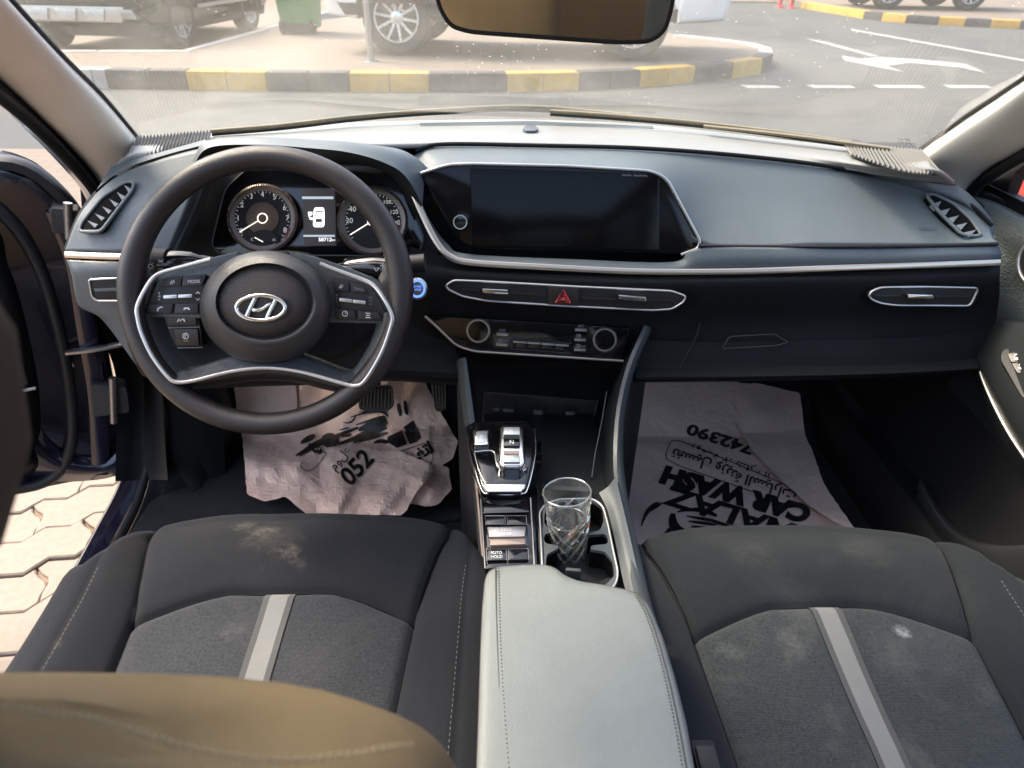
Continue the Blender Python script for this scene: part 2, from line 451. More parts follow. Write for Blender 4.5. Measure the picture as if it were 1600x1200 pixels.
M['consdark'] = pm('console_dark_plastic', (.010, .013, .015), .5, var=.1, vscale=8, grain=.15, gscale=700)
M['carpet'] = pm('floor_carpet', (.012, .012, .013), .95, grain=.8, gscale=350, var=.3, vscale=30)
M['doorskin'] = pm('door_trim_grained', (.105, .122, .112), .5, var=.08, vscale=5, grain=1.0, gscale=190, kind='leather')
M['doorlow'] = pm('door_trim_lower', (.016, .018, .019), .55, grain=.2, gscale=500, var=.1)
M['metal'] = pm('bare_steel', (.35, .34, .33), .35, metal=.9, rvar=.1, vscale=30)
M['tyre'] = pm('tyre_rubber', (.025, .024, .022), .85, var=.2, vscale=12, grain=.3, gscale=120)
M['rim'] = pm('alloy_rim', (.62, .62, .62), .3, metal=.7, rvar=.08)
# ================================================================== GROUND AND STREET
def structure(o): o['kind'] = 'structure'; return o
def ground_mat(name, base, alt, sc, bump):
    m, t, b = nodes(name); N = t.nodes.new; L = t.links.new
    tc = N('ShaderNodeTexCoord'); n = N('ShaderNodeTexNoise'); n.inputs['Scale'].default_value = .6; n.inputs['Detail'].default_value = 9; n.inputs['Roughness'].default_value = .7
    g = N('ShaderNodeTexNoise'); g.inputs['Scale'].default_value = sc; g.inputs['Detail'].default_value = 4
    for q in (n, g): L(tc.outputs['Object'], q.inputs['Vector'])
    a = N('ShaderNodeMath'); a.operation = 'MULTIPLY_ADD'; L(g.outputs[0], a.inputs[0]); a.inputs[1].default_value = .5; L(n.outputs[0], a.inputs[2])
    r = N('ShaderNodeMapRange'); r.inputs[1].default_value = .45; r.inputs[2].default_value = 1.05; L(a.outputs[0], r.inputs[0])
    x = N('ShaderNodeMix'); x.data_type = 'RGBA'; L(r.outputs[0], x.inputs['Factor']); x.inputs['A'].default_value = (*base, 1); x.inputs['B'].default_value = (*alt, 1)
    L(x.outputs['Result'], b.inputs['Base Color']); b.inputs['Roughness'].default_value = .9
    bp = N('ShaderNodeBump'); bp.inputs['Strength'].default_value = bump; bp.inputs['Distance'].default_value = .004; L(g.outputs[0], bp.inputs['Height']); L(bp.outputs[0], b.inputs['Normal'])
    return m
M['asphalt'] = ground_mat('asphalt', (.034, .038, .037), (.060, .064, .061), 90, .5)
M['paver'] = ground_mat('peach_paver', (.20, .162, .130), (.285, .238, .195), 60, .35)
M['sand'] = ground_mat('paver_joint_sand', (.15, .10, .07), (.22, .16, .11), 120, .5)
M['walk'] = None
def brick_mat():
    m, t, b = nodes('small_brick_paving'); N = t.nodes.new; L = t.links.new
    tc = N('ShaderNodeTexCoord'); br = N('ShaderNodeTexBrick'); br.inputs['Scale'].default_value = 1
    br.inputs['Brick Width'].default_value = .2; br.inputs['Row Height'].default_value = .1; br.inputs['Mortar Size'].default_value = .008
    br.inputs['Color1'].default_value = (.15, .115, .085, 1); br.inputs['Color2'].default_value = (.125, .093, .068, 1); br.inputs['Mortar'].default_value = (.095, .073, .06, 1)
    L(tc.outputs['Object'], br.inputs['Vector'])
    n = N('ShaderNodeTexNoise'); n.inputs['Scale'].default_value = .8; n.inputs['Detail'].default_value = 8; L(tc.outputs['Object'], n.inputs['Vector'])
    x = N('ShaderNodeMix'); x.data_type = 'RGBA'; x.blend_type = 'MULTIPLY'; x.inputs['Factor'].default_value = .5; L(br.outputs[0], x.inputs['A']); L(n.outputs[1], x.inputs['B'])
    x2 = N('ShaderNodeMix'); x2.data_type = 'RGBA'; L(n.outputs[0], x2.inputs['Factor']); L(br.outputs[0], x2.inputs['A']); x2.inputs['B'].default_value = (.145, .125, .10, 1)
    L(x2.outputs['Result'], b.inputs['Base Color']); b.inputs['Roughness'].default_value = .9
    bp = N('ShaderNodeBump'); bp.inputs['Strength'].default_value = .4; bp.inputs['Distance'].default_value = .006; L(br.outputs['Fac'], bp.inputs['Height']); bp.invert = True; L(bp.outputs[0], b.inputs['Normal'])
    return m
M['walk'] = brick_mat()
M['kerbw'] = pm('bare_concrete_kerb', (.33, .31, .28), .9, var=.1, vscale=3, grain=.3, gscale=80)
M['kerby'] = pm('worn_yellow_kerb_paint', (.42, .24, .025), .8, var=.2, vscale=4, grain=.3, gscale=80, dust=.8, dustc=(.16, .145, .115))
M['kerbk'] = pm('worn_black_kerb_paint', (.028, .031, .033), .8, var=.3, vscale=4, grain=.3, gscale=80, dust=.28, dustc=(.14, .135, .12))
M['roadpaint'] = pm('worn_white_road_paint', (.26, .265, .25), .85, var=.3, vscale=3, dust=.75, dustc=(.2, .2, .19))

road = structure(mk('road', [(-300, -300, -.02), (300, -300, -.02), (300, 400, -.02), (-300, 400, -.02)], [(0, 1, 2, 3)], M['asphalt']))
# parking bay paved with big wavy interlocking pavers beside the open door
bay = structure(mk('parking_pavement', [(-9, -6, -.012), (3.2, -6, -.012), (3.2, 5.2, -.012), (-9, 5.2, -.012)], [(0, 1, 2, 3)], M['sand']))
PVW, PVH = .215, .125
def wave(t):                                   # one bent edge between paver rows
    return .013 * math.sin(4 * math.pi * t) + .003 * math.sin(8 * math.pi * t)
def paver_outline():
    o = []; n = 8; g = .0022
    for i in range(n): t = i / n; o.append((t * PVW, wave(t) + g))
    for i in range(6): t = i / 6; o.append((PVW - g + (.018 if i in (2, 3) else (.006 if i in (1, 4) else 0)), t * PVH + g))
    for i in range(n): t = 1 - i / n; o.append((t * PVW - g, PVH + wave(t) - g))
    for i in range(6): t = 1 - i / 6; o.append(((.018 if i in (2, 3) else (.006 if i in (1, 4) else 0)) + g, t * PVH - g))
    return o
ol = paver_outline()
protos = []
for k in range(4):
    o = prism('paver', [Vector((x, y, 0)) for x, y in ol], (0, 0, -.03), M['paver'], None, bev=.0035, seg=1)
    o.parent = bay; protos.append(o)
R30 = Matrix.Rotation(rad(31), 4, 'Z')
used = 0; far_pts = []
for i in range(-22, 22):
    for j in range(-26, 26):
        q = R30 @ Vector((i * PVW + (.5 * PVW if j % 2 else 0), j * PVH, 0)) + Vector((-1.55, 1.25, 0))
        d = q - Vector((-.066, 0, 0))
        vis = -2.05 < q.x < -.74 and .35 < q.y < 1.95
        if not vis: continue
        src = protos[(i * 7 + j * 3) % 4]
        if used < 4: o = protos[used]
        else:
            o = src.copy(); C.objects.link(o); o.parent = bay
        o.location = q + Vector((0, 0, random.uniform(-.003, .003)))
        o.rotation_euler = (random.uniform(-.012, .012), random.uniform(-.012, .012), rad(31) + random.uniform(-.012, .012))
        used += 1
print('pavers', used)
bay2 = structure(mk('far_bay_paving', [(-9, 1.95, -.006), (-2.05, 1.95, -.006), (-2.05, 5.2, -.006), (-9, 5.2, -.006)], [(0, 1, 2, 3)], M['walk']))

# traffic island: paved top with a kerb of painted stones curving round its right-hand nose
IZ = .15
front = [onZ(x, y, IZ) for x, y in ((-260, 107), (-60, 108), (100, 109), (165, 110), (290, 112), (415, 114), (545, 115), (670, 116), (792, 116), (905, 114), (1000, 110), (1085, 104), (1145, 98), (1190, 92), (1206, 84))]
nose = [onZ(x, y, IZ) for x, y in ((1203, 76), (1180, 69), (1130, 62), (1060, 55))]
back = [Vector((front[-1].x - 1.2, front[-1].y + 4.6, IZ)), Vector((-2.6, front[-1].y + 5.2, IZ)), onZ(446, 38, IZ), onZ(292, 81, IZ), onZ(150, 81, IZ), onZ(-260, 81, IZ)]
isl = [Vector(p) for p in front + nose + back]
island = structure(prism('traffic_island', isl, (0, 0, -.16), M['walk'], None, base=(0, 9, 0)))
def stone(a, b, mat, wid=.16, h=IZ + .012, inset=0):
    t = (b - a); L_ = t.length; t.normalize(); nn = Vector((-t.y, t.x, 0))
    g = .006
    P = [a + t * g - nn * .02, b - t * g - nn * .02, b - t * g + nn * wid, a + t * g + nn * wid]
    P = [Vector((p.x, p.y, h)) for p in P]
    o = prism('kerb_stone', P, (0, 0, -h - .02), mat, None, bev=.018, seg=2)
    org = ORG[island.name]; o.data.transform(Matrix.Translation(-org)); o.parent = island
    return o
kc = ['kerbw', 'kerbw', 'kerbw', 'kerbk', 'kerby', 'kerbk', 'kerby', 'kerbk', 'kerby', 'kerbk', 'kerby', 'kerbk', 'kerby', 'kerbk']
for k in range(len(front) - 1):
    a, b = front[k], front[k + 1]
    nseg = 2 if k > 2 else 3
    for q in range(nseg): stone(a.lerp(b, q / nseg), a.lerp(b, (q + 1) / nseg), M[kc[k]])
nl = [front[-1]] + nose
for a, b in zip(nl, nl[1:]): stone(a, b, M['kerbw'])
# parking bay behind the island where the dark car stands, with a pale kerb
edge = [onZ(x, y, IZ) for x, y in ((-260, 81), (150, 81), (292, 81), (446, 38), (600, -6))]
for a, b in zip(edge, edge[1:]):
    nseg = max(1, int((b - a).length / .9))
    for q in range(nseg): stone(a.lerp(b, q / nseg), a.lerp(b, (q + 1) / nseg), M['kerbw'], wid=.1)
# ground under the parked dark car
structure(mk('parking_lane', [onZ(-600, 80, .002), onZ(292, 80, .002), onZ(446, 37, .002), onZ(660, -22, .002), Vector((-4, 60, .002)), Vector((-60, 60, .002)), Vector((-60, 12, .002))], [(0, 1, 2, 3, 4, 5, 6)], M['walk'], base=(-6, 14, 0)))

# road markings
def marking(name, polys, label=None):
    V = []; F = []
    for p in polys:
        b = len(V); V += [onZ(x, y, -.014) for x, y in p]; F.append(tuple(range(b, b + len(p))))
    return structure(mk(name, V, F, M['roadpaint'], smooth=False, base=V[0]))
for x0, x1 in ((1155, 1222), (1258, 1338), (1362, 1448), (1472, 1552), (1580, 1665)):
    marking('lane_dash', [[(x0, 132.5), (x1 - 10, 133.5), (x1, 137.5), (x0 + 14, 137.5)]])
marking('road_arrow', [[(1315, 87), (1345, 92), (1375, 89), (1440, 93), (1510, 100), (1543, 115), (1500, 105), (1420, 98), (1385, 103), (1415, 113), (1320, 95)]])
marking('lane_line', [[(1258, 60), (1290, 65), (1375, 88), (1362, 88), (1290, 69)]])
marking('edge_line', [[(1330, 45), (1600, 93), (1600, 96), (1330, 47.5)]])

# far pavement across the street with its painted kerb
fk = [onZ(x, y, .13) for x, y in ((1254, 3), (1300, 10), (1352, 18), (1380, 21), (1418, 24), (1468, 27), (1510, 29), (1550, 31), (1596, 33), (1640, 35), (1690, 37), (1740, 39))]
fpav = structure(prism('far_pavement', fk + [Vector((60, 14, .13)), Vector((60, 60, .13)), Vector((10, 60, .13))], (0, 0, -.15), M['walk'], None, base=(12, 20, 0)))
for k, (a, b) in enumerate(zip(fk, fk[1:])):
    o = stone(a, b, M['kerby' if k in (0, 1, 3, 5, 7, 9) else 'kerbk'], wid=.2, h=.14)
    o.data.transform(Matrix.Translation(ORG[island.name] - ORG[fpav.name])); o.parent = fpav
structure(mk('far_lot', [Vector((-60, 22, .004)), Vector((9, 24, .004)), Vector((60, 60, .004)), Vector((60, 120, .004)), Vector((-60, 120, .004))], [(0, 1, 2, 3, 4)], M['walk']))

# ================================================================== STREET VEHICLES AND FURNITURE
M['carwhite'] = pm('white_car_paint', (.72, .71, .67), .22, coat=.6, dust=.1, vscale=2)
M['cardark'] = pm('dark_grey_car_paint', (.020, .021, .021), .2, coat=.7, dust=.2, dustc=(.15, .13, .10), vscale=2)
M['carred'] = pm('red_car_paint', (.40, .02, .02), .2, coat=.7)
M['carglass'] = pm('tinted_car_glass', (.015, .018, .02), .05, coat=.3)
M['clad'] = pm('grey_cladding', (.04, .04, .038), .7, dust=.3, dustc=(.15, .13, .10))
M['lampred'] = pm('red_tail_lamp', (.45, .03, .03), .15, coat=.5)
M['lampw'] = pm('head_lamp_glass', (.6, .62, .62), .1, coat=.5)
def wheel(parent, c, axis, R, spokes=10, wd=.22, rimr=.66):
    """tyre with a spoked alloy rim; axis points outwards"""
    ax = Vector(axis).normalized(); c = Vector(c)
    prof = [(R * .64, -wd * .5), (R * .90, -wd * .5), (R * .985, -wd * .36), (R, -wd * .2), (R, wd * .2), (R * .985, wd * .36), (R * .90, wd * .5), (R * .70, wd * .46), (R * rimr, wd * .36), (R * rimr, -wd * .3)]
    t = revolve('wheel', prof, c, ax, M['tyre'], parent, segs=40)
    # rim: ring plus spokes plus hub in one alloy casting
    V = []; F = []
    u = ax.orthogonal().normalized(); v = ax.cross(u)
    def add_rev(pr, segs=40):
        b = len(V)
        for r, h in pr:
            for k in range(segs):
                a = 2 * math.pi * k / segs; V.append(c + ax * h + (u * math.cos(a) + v * math.sin(a)) * r)
        for i in range(len(pr) - 1):
            for k in range(segs): F.append((b + i * segs + k, b + i * segs + (k + 1) % segs, b + (i + 1) * segs + (k + 1) % segs, b + (i + 1) * segs + k))
    add_rev([(R * rimr, wd * .25), (R * rimr * .99, wd * .42), (R * rimr * .92, wd * .42), (R * rimr * .90, wd * .1), (R * rimr * .9, -wd * .3)])
    add_rev([(R * .17, wd * .1), (R * .17, wd * .34), (R * .10, wd * .40), (.001, wd * .40)])
    for k in range(spokes):
        a = 2 * math.pi * (k + .5) / spokes; d = u * math.cos(a) + v * math.sin(a); e = ax.cross(d)
        b = len(V)
        for r, hw, h in ((R * .12, R * .055, wd * .34), (R * rimr * .93, R * .045, wd * .40)):
            for s, hh in ((-1, -wd * .12), (1, -wd * .12), (.75, 0), (-.75, 0)): V.append(c + d * r + e * s * hw + ax * (h + hh))
        F += [(b, b + 4, b + 5, b + 1), (b + 1, b + 5, b + 6, b + 2), (b + 2, b + 6, b + 7, b + 3), (b + 3, b + 7, b + 4, b)]
    mk('rim', V, F, M['rim'], t, ang=30)
    revolve('brake_disc', [(R * rimr * .88, -wd * .1), (R * rimr * .85, -wd * .06), (.001, -wd * .06)], c, ax, M['clad'], t, segs=24)
    return t
def vehicle(name, label, cat, fw, rw, side, L0, L1, wid, R, paint, belt=.98, roof=1.8, sill=.42, suv=True, z0=0.0, spokes=10):
    """fw, rw: contact points of the near front and near rear wheels; side = +1 when the near side is on the car's left"""
    fw, rw = Vector(fw), Vector(rw); fx = (fw - rw).normalized(); wb = (fw - rw).length
    lat = Vector((-fx.y, fx.x, 0)) * side            # towards the viewer's side
    ro = root(name, (fw + rw) / 2 - lat * wid / 2 + Vector((0, 0, 0)), label, cat)
    def P(x, y, z): return rw + fx * x + lat * y + Vector((0, 0, z))     # x from the rear wheel forwards, y=0 near flank, z up
    ar = R * 1.16
    def arch(cx): return [(cx + ar * math.cos(a), R + ar * math.sin(a)) for a in [math.pi * (1.12 - 1.24 * k / 14) for k in range(15)]]
    lo = [(-L0 + .06, sill + .08), (-L0 + .14, sill)]
    lo += [(x, max(z, sill)) for x, z in arch(0)] + [(x, max(z, sill)) for x, z in arch(wb)]
    lo += [(wb + L1 - .2, sill), (wb + L1 - .03, sill + .12), (wb + L1, sill + .3), (wb + L1 - .05, belt - .12), (wb + L1 - .35, belt + .02), (wb * .80, belt + .06), (-L0 + .05, belt + .04), (-L0, belt - .25)]
    prism('body', [P(x, -.02, z) for x, z in lo], lat * -(wid - .04), paint, ro, bev=.05, seg=3)
    prism('lower_cladding', [P(x, -.05, z) for x, z in ((-L0 + .15, sill - .13), (wb + L1 - .25, sill - .13), (wb + L1 - .15, sill + .03), (-L0 + .1, sill + .03))], lat * -(wid - .1), M['clad'], ro, bev=.02)
    gh = [(-L0 + .12, belt + .03), (wb * .86, belt + .05), (wb * .58, roof - .05), (wb * .3, roof), (-L0 + .45, roof - .02), (-L0 + .2, roof - .12)]
    prism('cabin', [P(x, -.16, z) for x, z in gh], lat * -(wid - .32), paint, ro, bev=.07, seg=3)
    for x0, x1 in ((-L0 + .42, wb * .02), (wb * .05, wb * .38), (wb * .41, wb * .70)):
        q = [(x0, belt + .10), (x1, belt + .10), (min(x1, wb * .60), roof - .16), (max(x0, -L0 + .5), roof - .16)]
        prism('side_window', [P(x, -.145, z) for x, z in q], lat * -.03, M['carglass'], ro, bev=.01)
    prism('rear_window', [P(-L0 + .13, -.3, belt + .12), P(-L0 + .13, -wid + .3, belt + .12), P(-L0 + .30, -wid + .34, roof - .16), P(-L0 + .30, -.34, roof - .16)], fx * .06, M['carglass'], ro, bev=.01)
    for k, (cx, nm) in enumerate(((wb, 'f'), (0, 'r'))):
        wheel(ro, P(cx, -.12, R), lat, R, spokes); wheel(ro, P(cx, -wid + .12, R), -lat, R, spokes)
    for y in (-.12, -wid + .12):
        box('tail_lamp', P(-L0 - .005, y, belt - .13), (.10, .26, .13), M['lampred'], ro, bev=.02, rot=Matrix((fx, lat, Vector((0, 0, 1)))).transposed())
        box('head_lamp', P(wb + L1 - .08, y - .08 * (1 if y > -.5 else -1), belt - .20), (.16, .34, .14), M['lampw'], ro, bev=.02, rot=Matrix((fx, lat, Vector((0, 0, 1)))).transposed())
    return ro, P, fx, lat
# white suv standing on the island, side on, nose to the left
ws, P, fx, lat = vehicle('parked_suv', 'white SUV parked on the paved island behind the rear-view mirror', 'car', onZ(622, 88, IZ), onZ(985, 97, IZ), 1, .93, .86, 1.9, .405, M['carwhite'], belt=1.22, roof=1.9, sill=.55)
prism('front_bumper', [P(2.74 + .46, -.05, .38), P(2.74 + .84, -.14, .42), P(2.74 + .90, -.16, .64), P(2.74 + .88, -.14, .80), P(2.74 + .46, -.03, .78)], lat * -1.6, M['carwhite'], ws, bev=.04, seg=3)
prism('fog_lamp', [P(2.74 + .68, -.045, .62), P(2.74 + .78, -.055, .62), P(2.74 + .78, -.055, .76), P(2.74 + .68, -.045, .76)], lat * -.1, M['lampw'], ws, bev=.01)
prism('rear_bumper', [P(-1.02, -.04, .44), P(-.48, -.0, .40), P(-.48, .0, .80), P(-1.10, -.03, .84)], lat * -1.85, M['carwhite'], ws, bev=.05, seg=3)
prism('running_board', [P(.55, .06, .36), P(2.15, .06, .36), P(2.15, .06, .42), P(.55, .06, .42)], lat * -.25, M['clad'], ws, bev=.015)
# dark suv in the bay behind, rear three quarter view
dr, df = onZ(297, 77, .002), onZ(399, 50, .002)
ds, P, fx, lat = vehicle('parked_suv', 'dark grey SUV with silver rear skid plate seen from behind at left', 'car', df, dr, -1, .98, .92, 1.98, .40, M['cardark'], belt=1.08, roof=1.75, sill=.36, spokes=10)
for k, y in enumerate((-.14,)):
    pass
prism('skid_plate', [P(-1.01, -.30, .40), P(-1.01, -1.66, .40), P(-1.01, -1.72, .58), P(-1.01, -.24, .58)], fx * .08, M['silver'], ds, bev=.02)
for y in (-.62, -.98, -1.34): prism('skid_rib', [P(-1.035, y - .10, .42), P(-1.035, y + .10, .42), P(-1.035, y + .14, .55), P(-1.035, y - .14, .55)], fx * .04, M['rim'], ds, bev=.012)
for y in (-.12, -1.66): prism('exhaust_tip', [P(-1.03, y - .16, .44), P(-1.03, y + .02, .44), P(-1.03, y - .02, .55), P(-1.03, y - .18, .55)], fx * .12, M['metal'], ds, bev=.012)
prism('bumper_step', [P(-1.04, -.06, .62), P(-1.04, -1.92, .62), P(-1.04, -1.90, .78), P(-1.04, -.08, .78)], fx * .12, M['cardark'], ds, bev=.03)
prism('side_strip', [P(.5, .01, .48), P(2.3, .01, .48), P(2.3, .01, .53), P(.5, .01, .53)], lat * -.05, M['silver'], ds, bev=.008)
# dark pickup on the far pavement
ff, fr = onZ(1386, 15, .13), onZ(1512, 17, .13)
vehicle('parked_pickup', 'dark pickup on the far pavement across the street at top right', 'pickup', ff, fr, 1, 1.1, .9, 1.85, .40, M['cardark'], belt=1.2, roof=1.85, sill=.5)
# red car beyond the passenger window
rc = onX(1592, 292, 2.6)
vehicle('parked_car', 'red car glimpsed through the passenger window', 'car', (2.30, 2.62, 0), (2.30, -.08, 0), 1, .9, .85, 1.8, .33, M['carred'], belt=.92, roof=1.45, sill=.3)

# wheelie bin
M['bin'] = pm('green_bin_plastic', (.05, .20, .06), .55, var=.1, grain=.2, gscale=60)
b0 = onZ(473, 51, IZ)
wb_ = root('wheelie_bin', b0, 'green plastic wheelie bin standing on the paving between the two SUVs', 'bin')
def BP(x, y, z): return b0 + Vector((x, y, z))
V = [BP(x * s, y * s2, z) for z, s, s2 in ((.06, .24, .25), (.55, .27, .31), (.98, .30, .36)) for x, y in ((-1, -1), (1, -1), (1, 1), (-1, 1))]
F = grid_faces(4, 3, True) + [(0, 1, 2, 3), (8, 9, 10, 11)]
mk('tub', V, F, M['bin'], wb_, bev=.03)
prism('lid', [BP(-.32, -.40, .98), BP(.32, -.40, .98), BP(.32, .38, 1.02), BP(-.32, .38, 1.02)], (0, 0, .05), M['bin'], wb_, bev=.02)
for s in (-1, 1): revolve('wheel', [(.001, -.03), (.09, -.03), (.1, 0), (.09, .03), (.001, .03)], BP(s * .22, -.24, .10), (1, 0, 0), M['tyre'], wb_, segs=20)
tube('axle', [BP(-.2, -.24, .10), BP(.2, -.24, .10)], .015, M['metal'], wb_)
prism('base_skirt', [BP(-.25, -.27, .02), BP(.25, -.27, .02), BP(.25, -.27, .14), BP(-.25, -.27, .14)], (0, .1, 0), M['clad'], wb_, bev=.01)
# sign pole
pb = onZ(580, 96, IZ)
sp_ = root('sign_pole', pb, 'grey steel sign pole standing on the island in front of the white SUV', 'pole')
tube('pole', [pb, pb + Vector((0, 0, 2.6))], .038, M['metal'], sp_, segs=12)
revolve('base_flange', [(.001, 0.012), (.08, .012), (.085, 0), (.085, -.005)], pb, (0, 0, 1), M['metal'], sp_, segs=20)
M['signface'] = pm('grey_sign_back', (.4, .4, .4), .5, metal=.3)
prism('sign_plate', [pb + Vector((-.3, -.05, 2.0)), pb + Vector((.3, -.05, 2.0)), pb + Vector((.3, -.05, 2.6)), pb + Vector((-.3, -.05, 2.6))], (0, -.004, 0), M['signface'], sp_)
# red bollards
M['bolred'] = pm('red_bollard', (.50, .02, .03), .5, var=.1)
for k, (x, y, lab) in enumerate(((1218, 12, 'left of the two slim red bollards standing in the road'), (1236, 13, 'right of the two slim red bollards standing in the road'))):
    p = onZ(x, y, -.02)
    b = root('bollard', p, lab, 'bollard', 'slim red bollards in the road')
    revolve('post', [(.001, .9), (.04, .89), (.05, .85), (.05, .06), (.05, 0)], p, (0, 0, 1), M['bolred'], b, segs=14)
    revolve('base', [(.05, .05), (.11, .03), (.12, 0)], p, (0, 0, 1), M['bolred'], b, segs=16)
    revolve('reflective_band', [(.051, .72), (.052, .70), (.052, .62), (.051, .60)], p, (0, 0, 1), M['white'], b, segs=14)
# building beyond, seen only in reflections and from the sides
M['wall'] = pm('pale_rendered_wall', (.45, .40, .33), .9, var=.08, vscale=1)
for nm, x0, x1, y, h, lab in (('shop_building', -30, -2, 30, 7, 'pale rendered shop building at the end of the car park'), ('apartment_building', 6, 40, 46, 12, 'pale apartment block far across the street')):
    bl = root(nm, ((x0 + x1) / 2, y, 0), lab, 'building')
    box('wall', ((x0 + x1) / 2, y + 3, h / 2), (x1 - x0, 6, h), M['wall'], bl, bev=.05)
    k = 0
    x = x0 + 2
    while x < x1 - 2:
        for z in ([1.6] if h < 8 else [1.6, 5, 8.5]): box('window', (x, y - .03, z + .3), (1.6, .1, 1.5), M['carglass'], bl, bev=.03)
        x += 3.5
# ================================================================== CAR BODY
car = root('saloon_car', (0, .4, .2), 'dark navy saloon car seen from inside with cream windscreen pillars and open left door', 'car')
# floor and toe board
def zf(y): return .27 if y < 1.32 else .27 + (y - 1.32) * .75
loft('floor_pan', [[Vector((-.78, y, zf(y))), Vector((0, y, zf(y))), Vector((.78, y, zf(y)))] for y in (-.2, .6, 1.1, 1.25, 1.32, 1.5, 1.7)], 9, 30, M['carpet'], car)
box('firewall', (0, 1.60, .64), (1.56, .04, .50), M['black'], car)
box('cowl_panel', (0, 1.48, .885), (1.5, .30, .02), M['black'], car)
for s in (-1, 1): box('front_side_panel', (s * .80, 1.46, .52), (.03, .36, .66), M['black'], car)
box('front_side_panel', (.805, 1.15, .60), (.02, .32, .62), M['black'], car)
for s in (-1, 1): box('front_wing', (s * .82, 1.85, .48), (.10, .95, .46), M['paint'], car, bev=.02)
# roof, inner lining and rear shell
rf = [[Vector((-.56, y, z - .04)), Vector((-.3, y, z)), Vector((0, y, z + .012)), Vector((.3, y, z)), Vector((.56, y, z - .04))] for y, z in ((.47, 1.395), (.1, 1.43), (-.6, 1.44), (-1.3, 1.39))]
def roof_piece(name, xs, ys, dz, mat):
    def zr(x, y): return 1.44 - .05 * max(0, y) - .055 * max(0, -.6 - y) - .05 * (x / .56) ** 2 + dz
    loft(name, [[Vector((xs[0] + (xs[1] - xs[0]) * k / 6, y, zr(xs[0] + (xs[1] - xs[0]) * k / 6, y))) for k in range(7)] for y in [ys[0] + (ys[1] - ys[0]) * q / 6 for q in range(7)]], 8, 8, mat, car)
for nm, dz, mt in (('headliner', 0, 'liner'), ('roof_panel', .03, 'paint')):
    for xs, ys in (((-.60, .60), (.41, .49)), ((-.60, -.47), (-.75, .41)), ((.47, .60), (-.75, .41)), ((-.60, .60), (-1.42, -.75))): roof_piece(nm, xs, ys, dz, M[mt])
m, t, b = nodes('roof_glass'); tr_ = t.nodes.new('ShaderNodeBsdfTransparent'); tr_.inputs[0].default_value = (.95, .97, .96, 1); mx_ = t.nodes.new('ShaderNodeMixShader'); mx_.inputs[0].default_value = .06
b.inputs['Base Color'].default_value = (.02, .02, .02, 1); b.inputs['Roughness'].default_value = .03
t.links.new(tr_.outputs[0], mx_.inputs[1]); t.links.new(b.outputs[0], mx_.inputs[2]); t.links.new(mx_.outputs[0], t.nodes['Material Output'].inputs[0]); M['roofglass'] = m
roof_piece('glass_roof', (-.47, .47), (-.75, .41), .015, M['roofglass'])
for s in (-1, 1):
    tube('roof_rail', [Vector((s * .60, .47, 1.34)), Vector((s * .63, 0, 1.385)), Vector((s * .63, -.7, 1.39)), Vector((s * .60, -1.35, 1.33)), Vector((s * .62, -1.9, 1.02))], .045, M['liner'], car, n=24)
    prism('centre_pillar', [Vector((s * .75, -.22, .3)), Vector((s * .75, -.08, .3)), Vector((s * .66, -.10, 1.36)), Vector((s * .66, -.20, 1.36))], (s * .06, 0, 0), M['doorlow'], car, bev=.01)
    prism('rear_door', [Vector((s * .78, -.22, .3)), Vector((s * .78, -1.3, .3)), Vector((s * .78, -1.3, .93)), Vector((s * .78, -.22, .90))], (s * .08, 0, 0), M['doorlow'], car, bev=.01)
    prism('rear_quarter', [Vector((s * .74, -1.3, .3)), Vector((s * .74, -2.0, .3)), Vector((s * .70, -2.0, 1.0)), Vector((s * .62, -1.42, 1.30)), Vector((s * .66, -1.25, 1.30)), Vector((s * .74, -1.3, .93))], (s * .08, 0, 0), M['liner'], car, bev=.01)
box('parcel_shelf', (0, -1.85, .93), (1.4, .55, .03), M['doorlow'], car, bev=.01)
M['privacy'] = None
m, t, b = nodes('tinted_rear_glass'); tr_ = t.nodes.new('ShaderNodeBsdfTransparent'); tr_.inputs[0].default_value = (.22, .23, .22, 1); mx_ = t.nodes.new('ShaderNodeMixShader'); mx_.inputs[0].default_value = .08
b.inputs['Base Color'].default_value = (.02, .02, .02, 1); b.inputs['Roughness'].default_value = .03
t.links.new(tr_.outputs[0], mx_.inputs[1]); t.links.new(b.outputs[0], mx_.inputs[2]); t.links.new(mx_.outputs[0], t.nodes['Material Output'].inputs[0]); M['privacy'] = m
mk('rear_window', [(-.62, -1.42, 1.36), (.62, -1.42, 1.36), (.70, -2.1, .95), (-.70, -2.1, .95)], [(0, 1, 2, 3)], M['privacy'], car)
for s in (-1, 1): mk('rear_side_window', [(s * .79, -.2, .91), (s * .79, -1.3, .93), (s * .66, -1.3, 1.33), (s * .67, -.2, 1.36)], [(0, 1, 2, 3)], M['privacy'], car)
# bonnet and scuttle outside
loft('bonnet', [[onZ(x, y, .955) + Vector((0, .12, -.03)) for x, y in ((205, 210), (480, 188), (830, 182), (1200, 208), (1445, 230))], [Vector((-.74, 1.7, .78)), Vector((-.35, 1.8, .85)), Vector((0, 1.8, .865)), Vector((.35, 1.8, .85)), Vector((.74, 1.7, .78))], [Vector((-.7, 2.5, .60)), Vector((-.35, 2.62, .66)), Vector((0, 2.65, .67)), Vector((.35, 2.62, .66)), Vector((.7, 2.5, .60))], [Vector((-.7, 2.6, .4)), Vector((-.35, 2.7, .4)), Vector((0, 2.72, .4)), Vector((.35, 2.7, .4)), Vector((.7, 2.6, .4))]], 16, 20, M['paint'], car)
GB = [onZ(x, y, .975) for x, y in ((205, 214), (330, 202), (480, 190), (650, 184), (830, 183), (1020, 191), (1200, 210), (1340, 227), (1448, 236))]
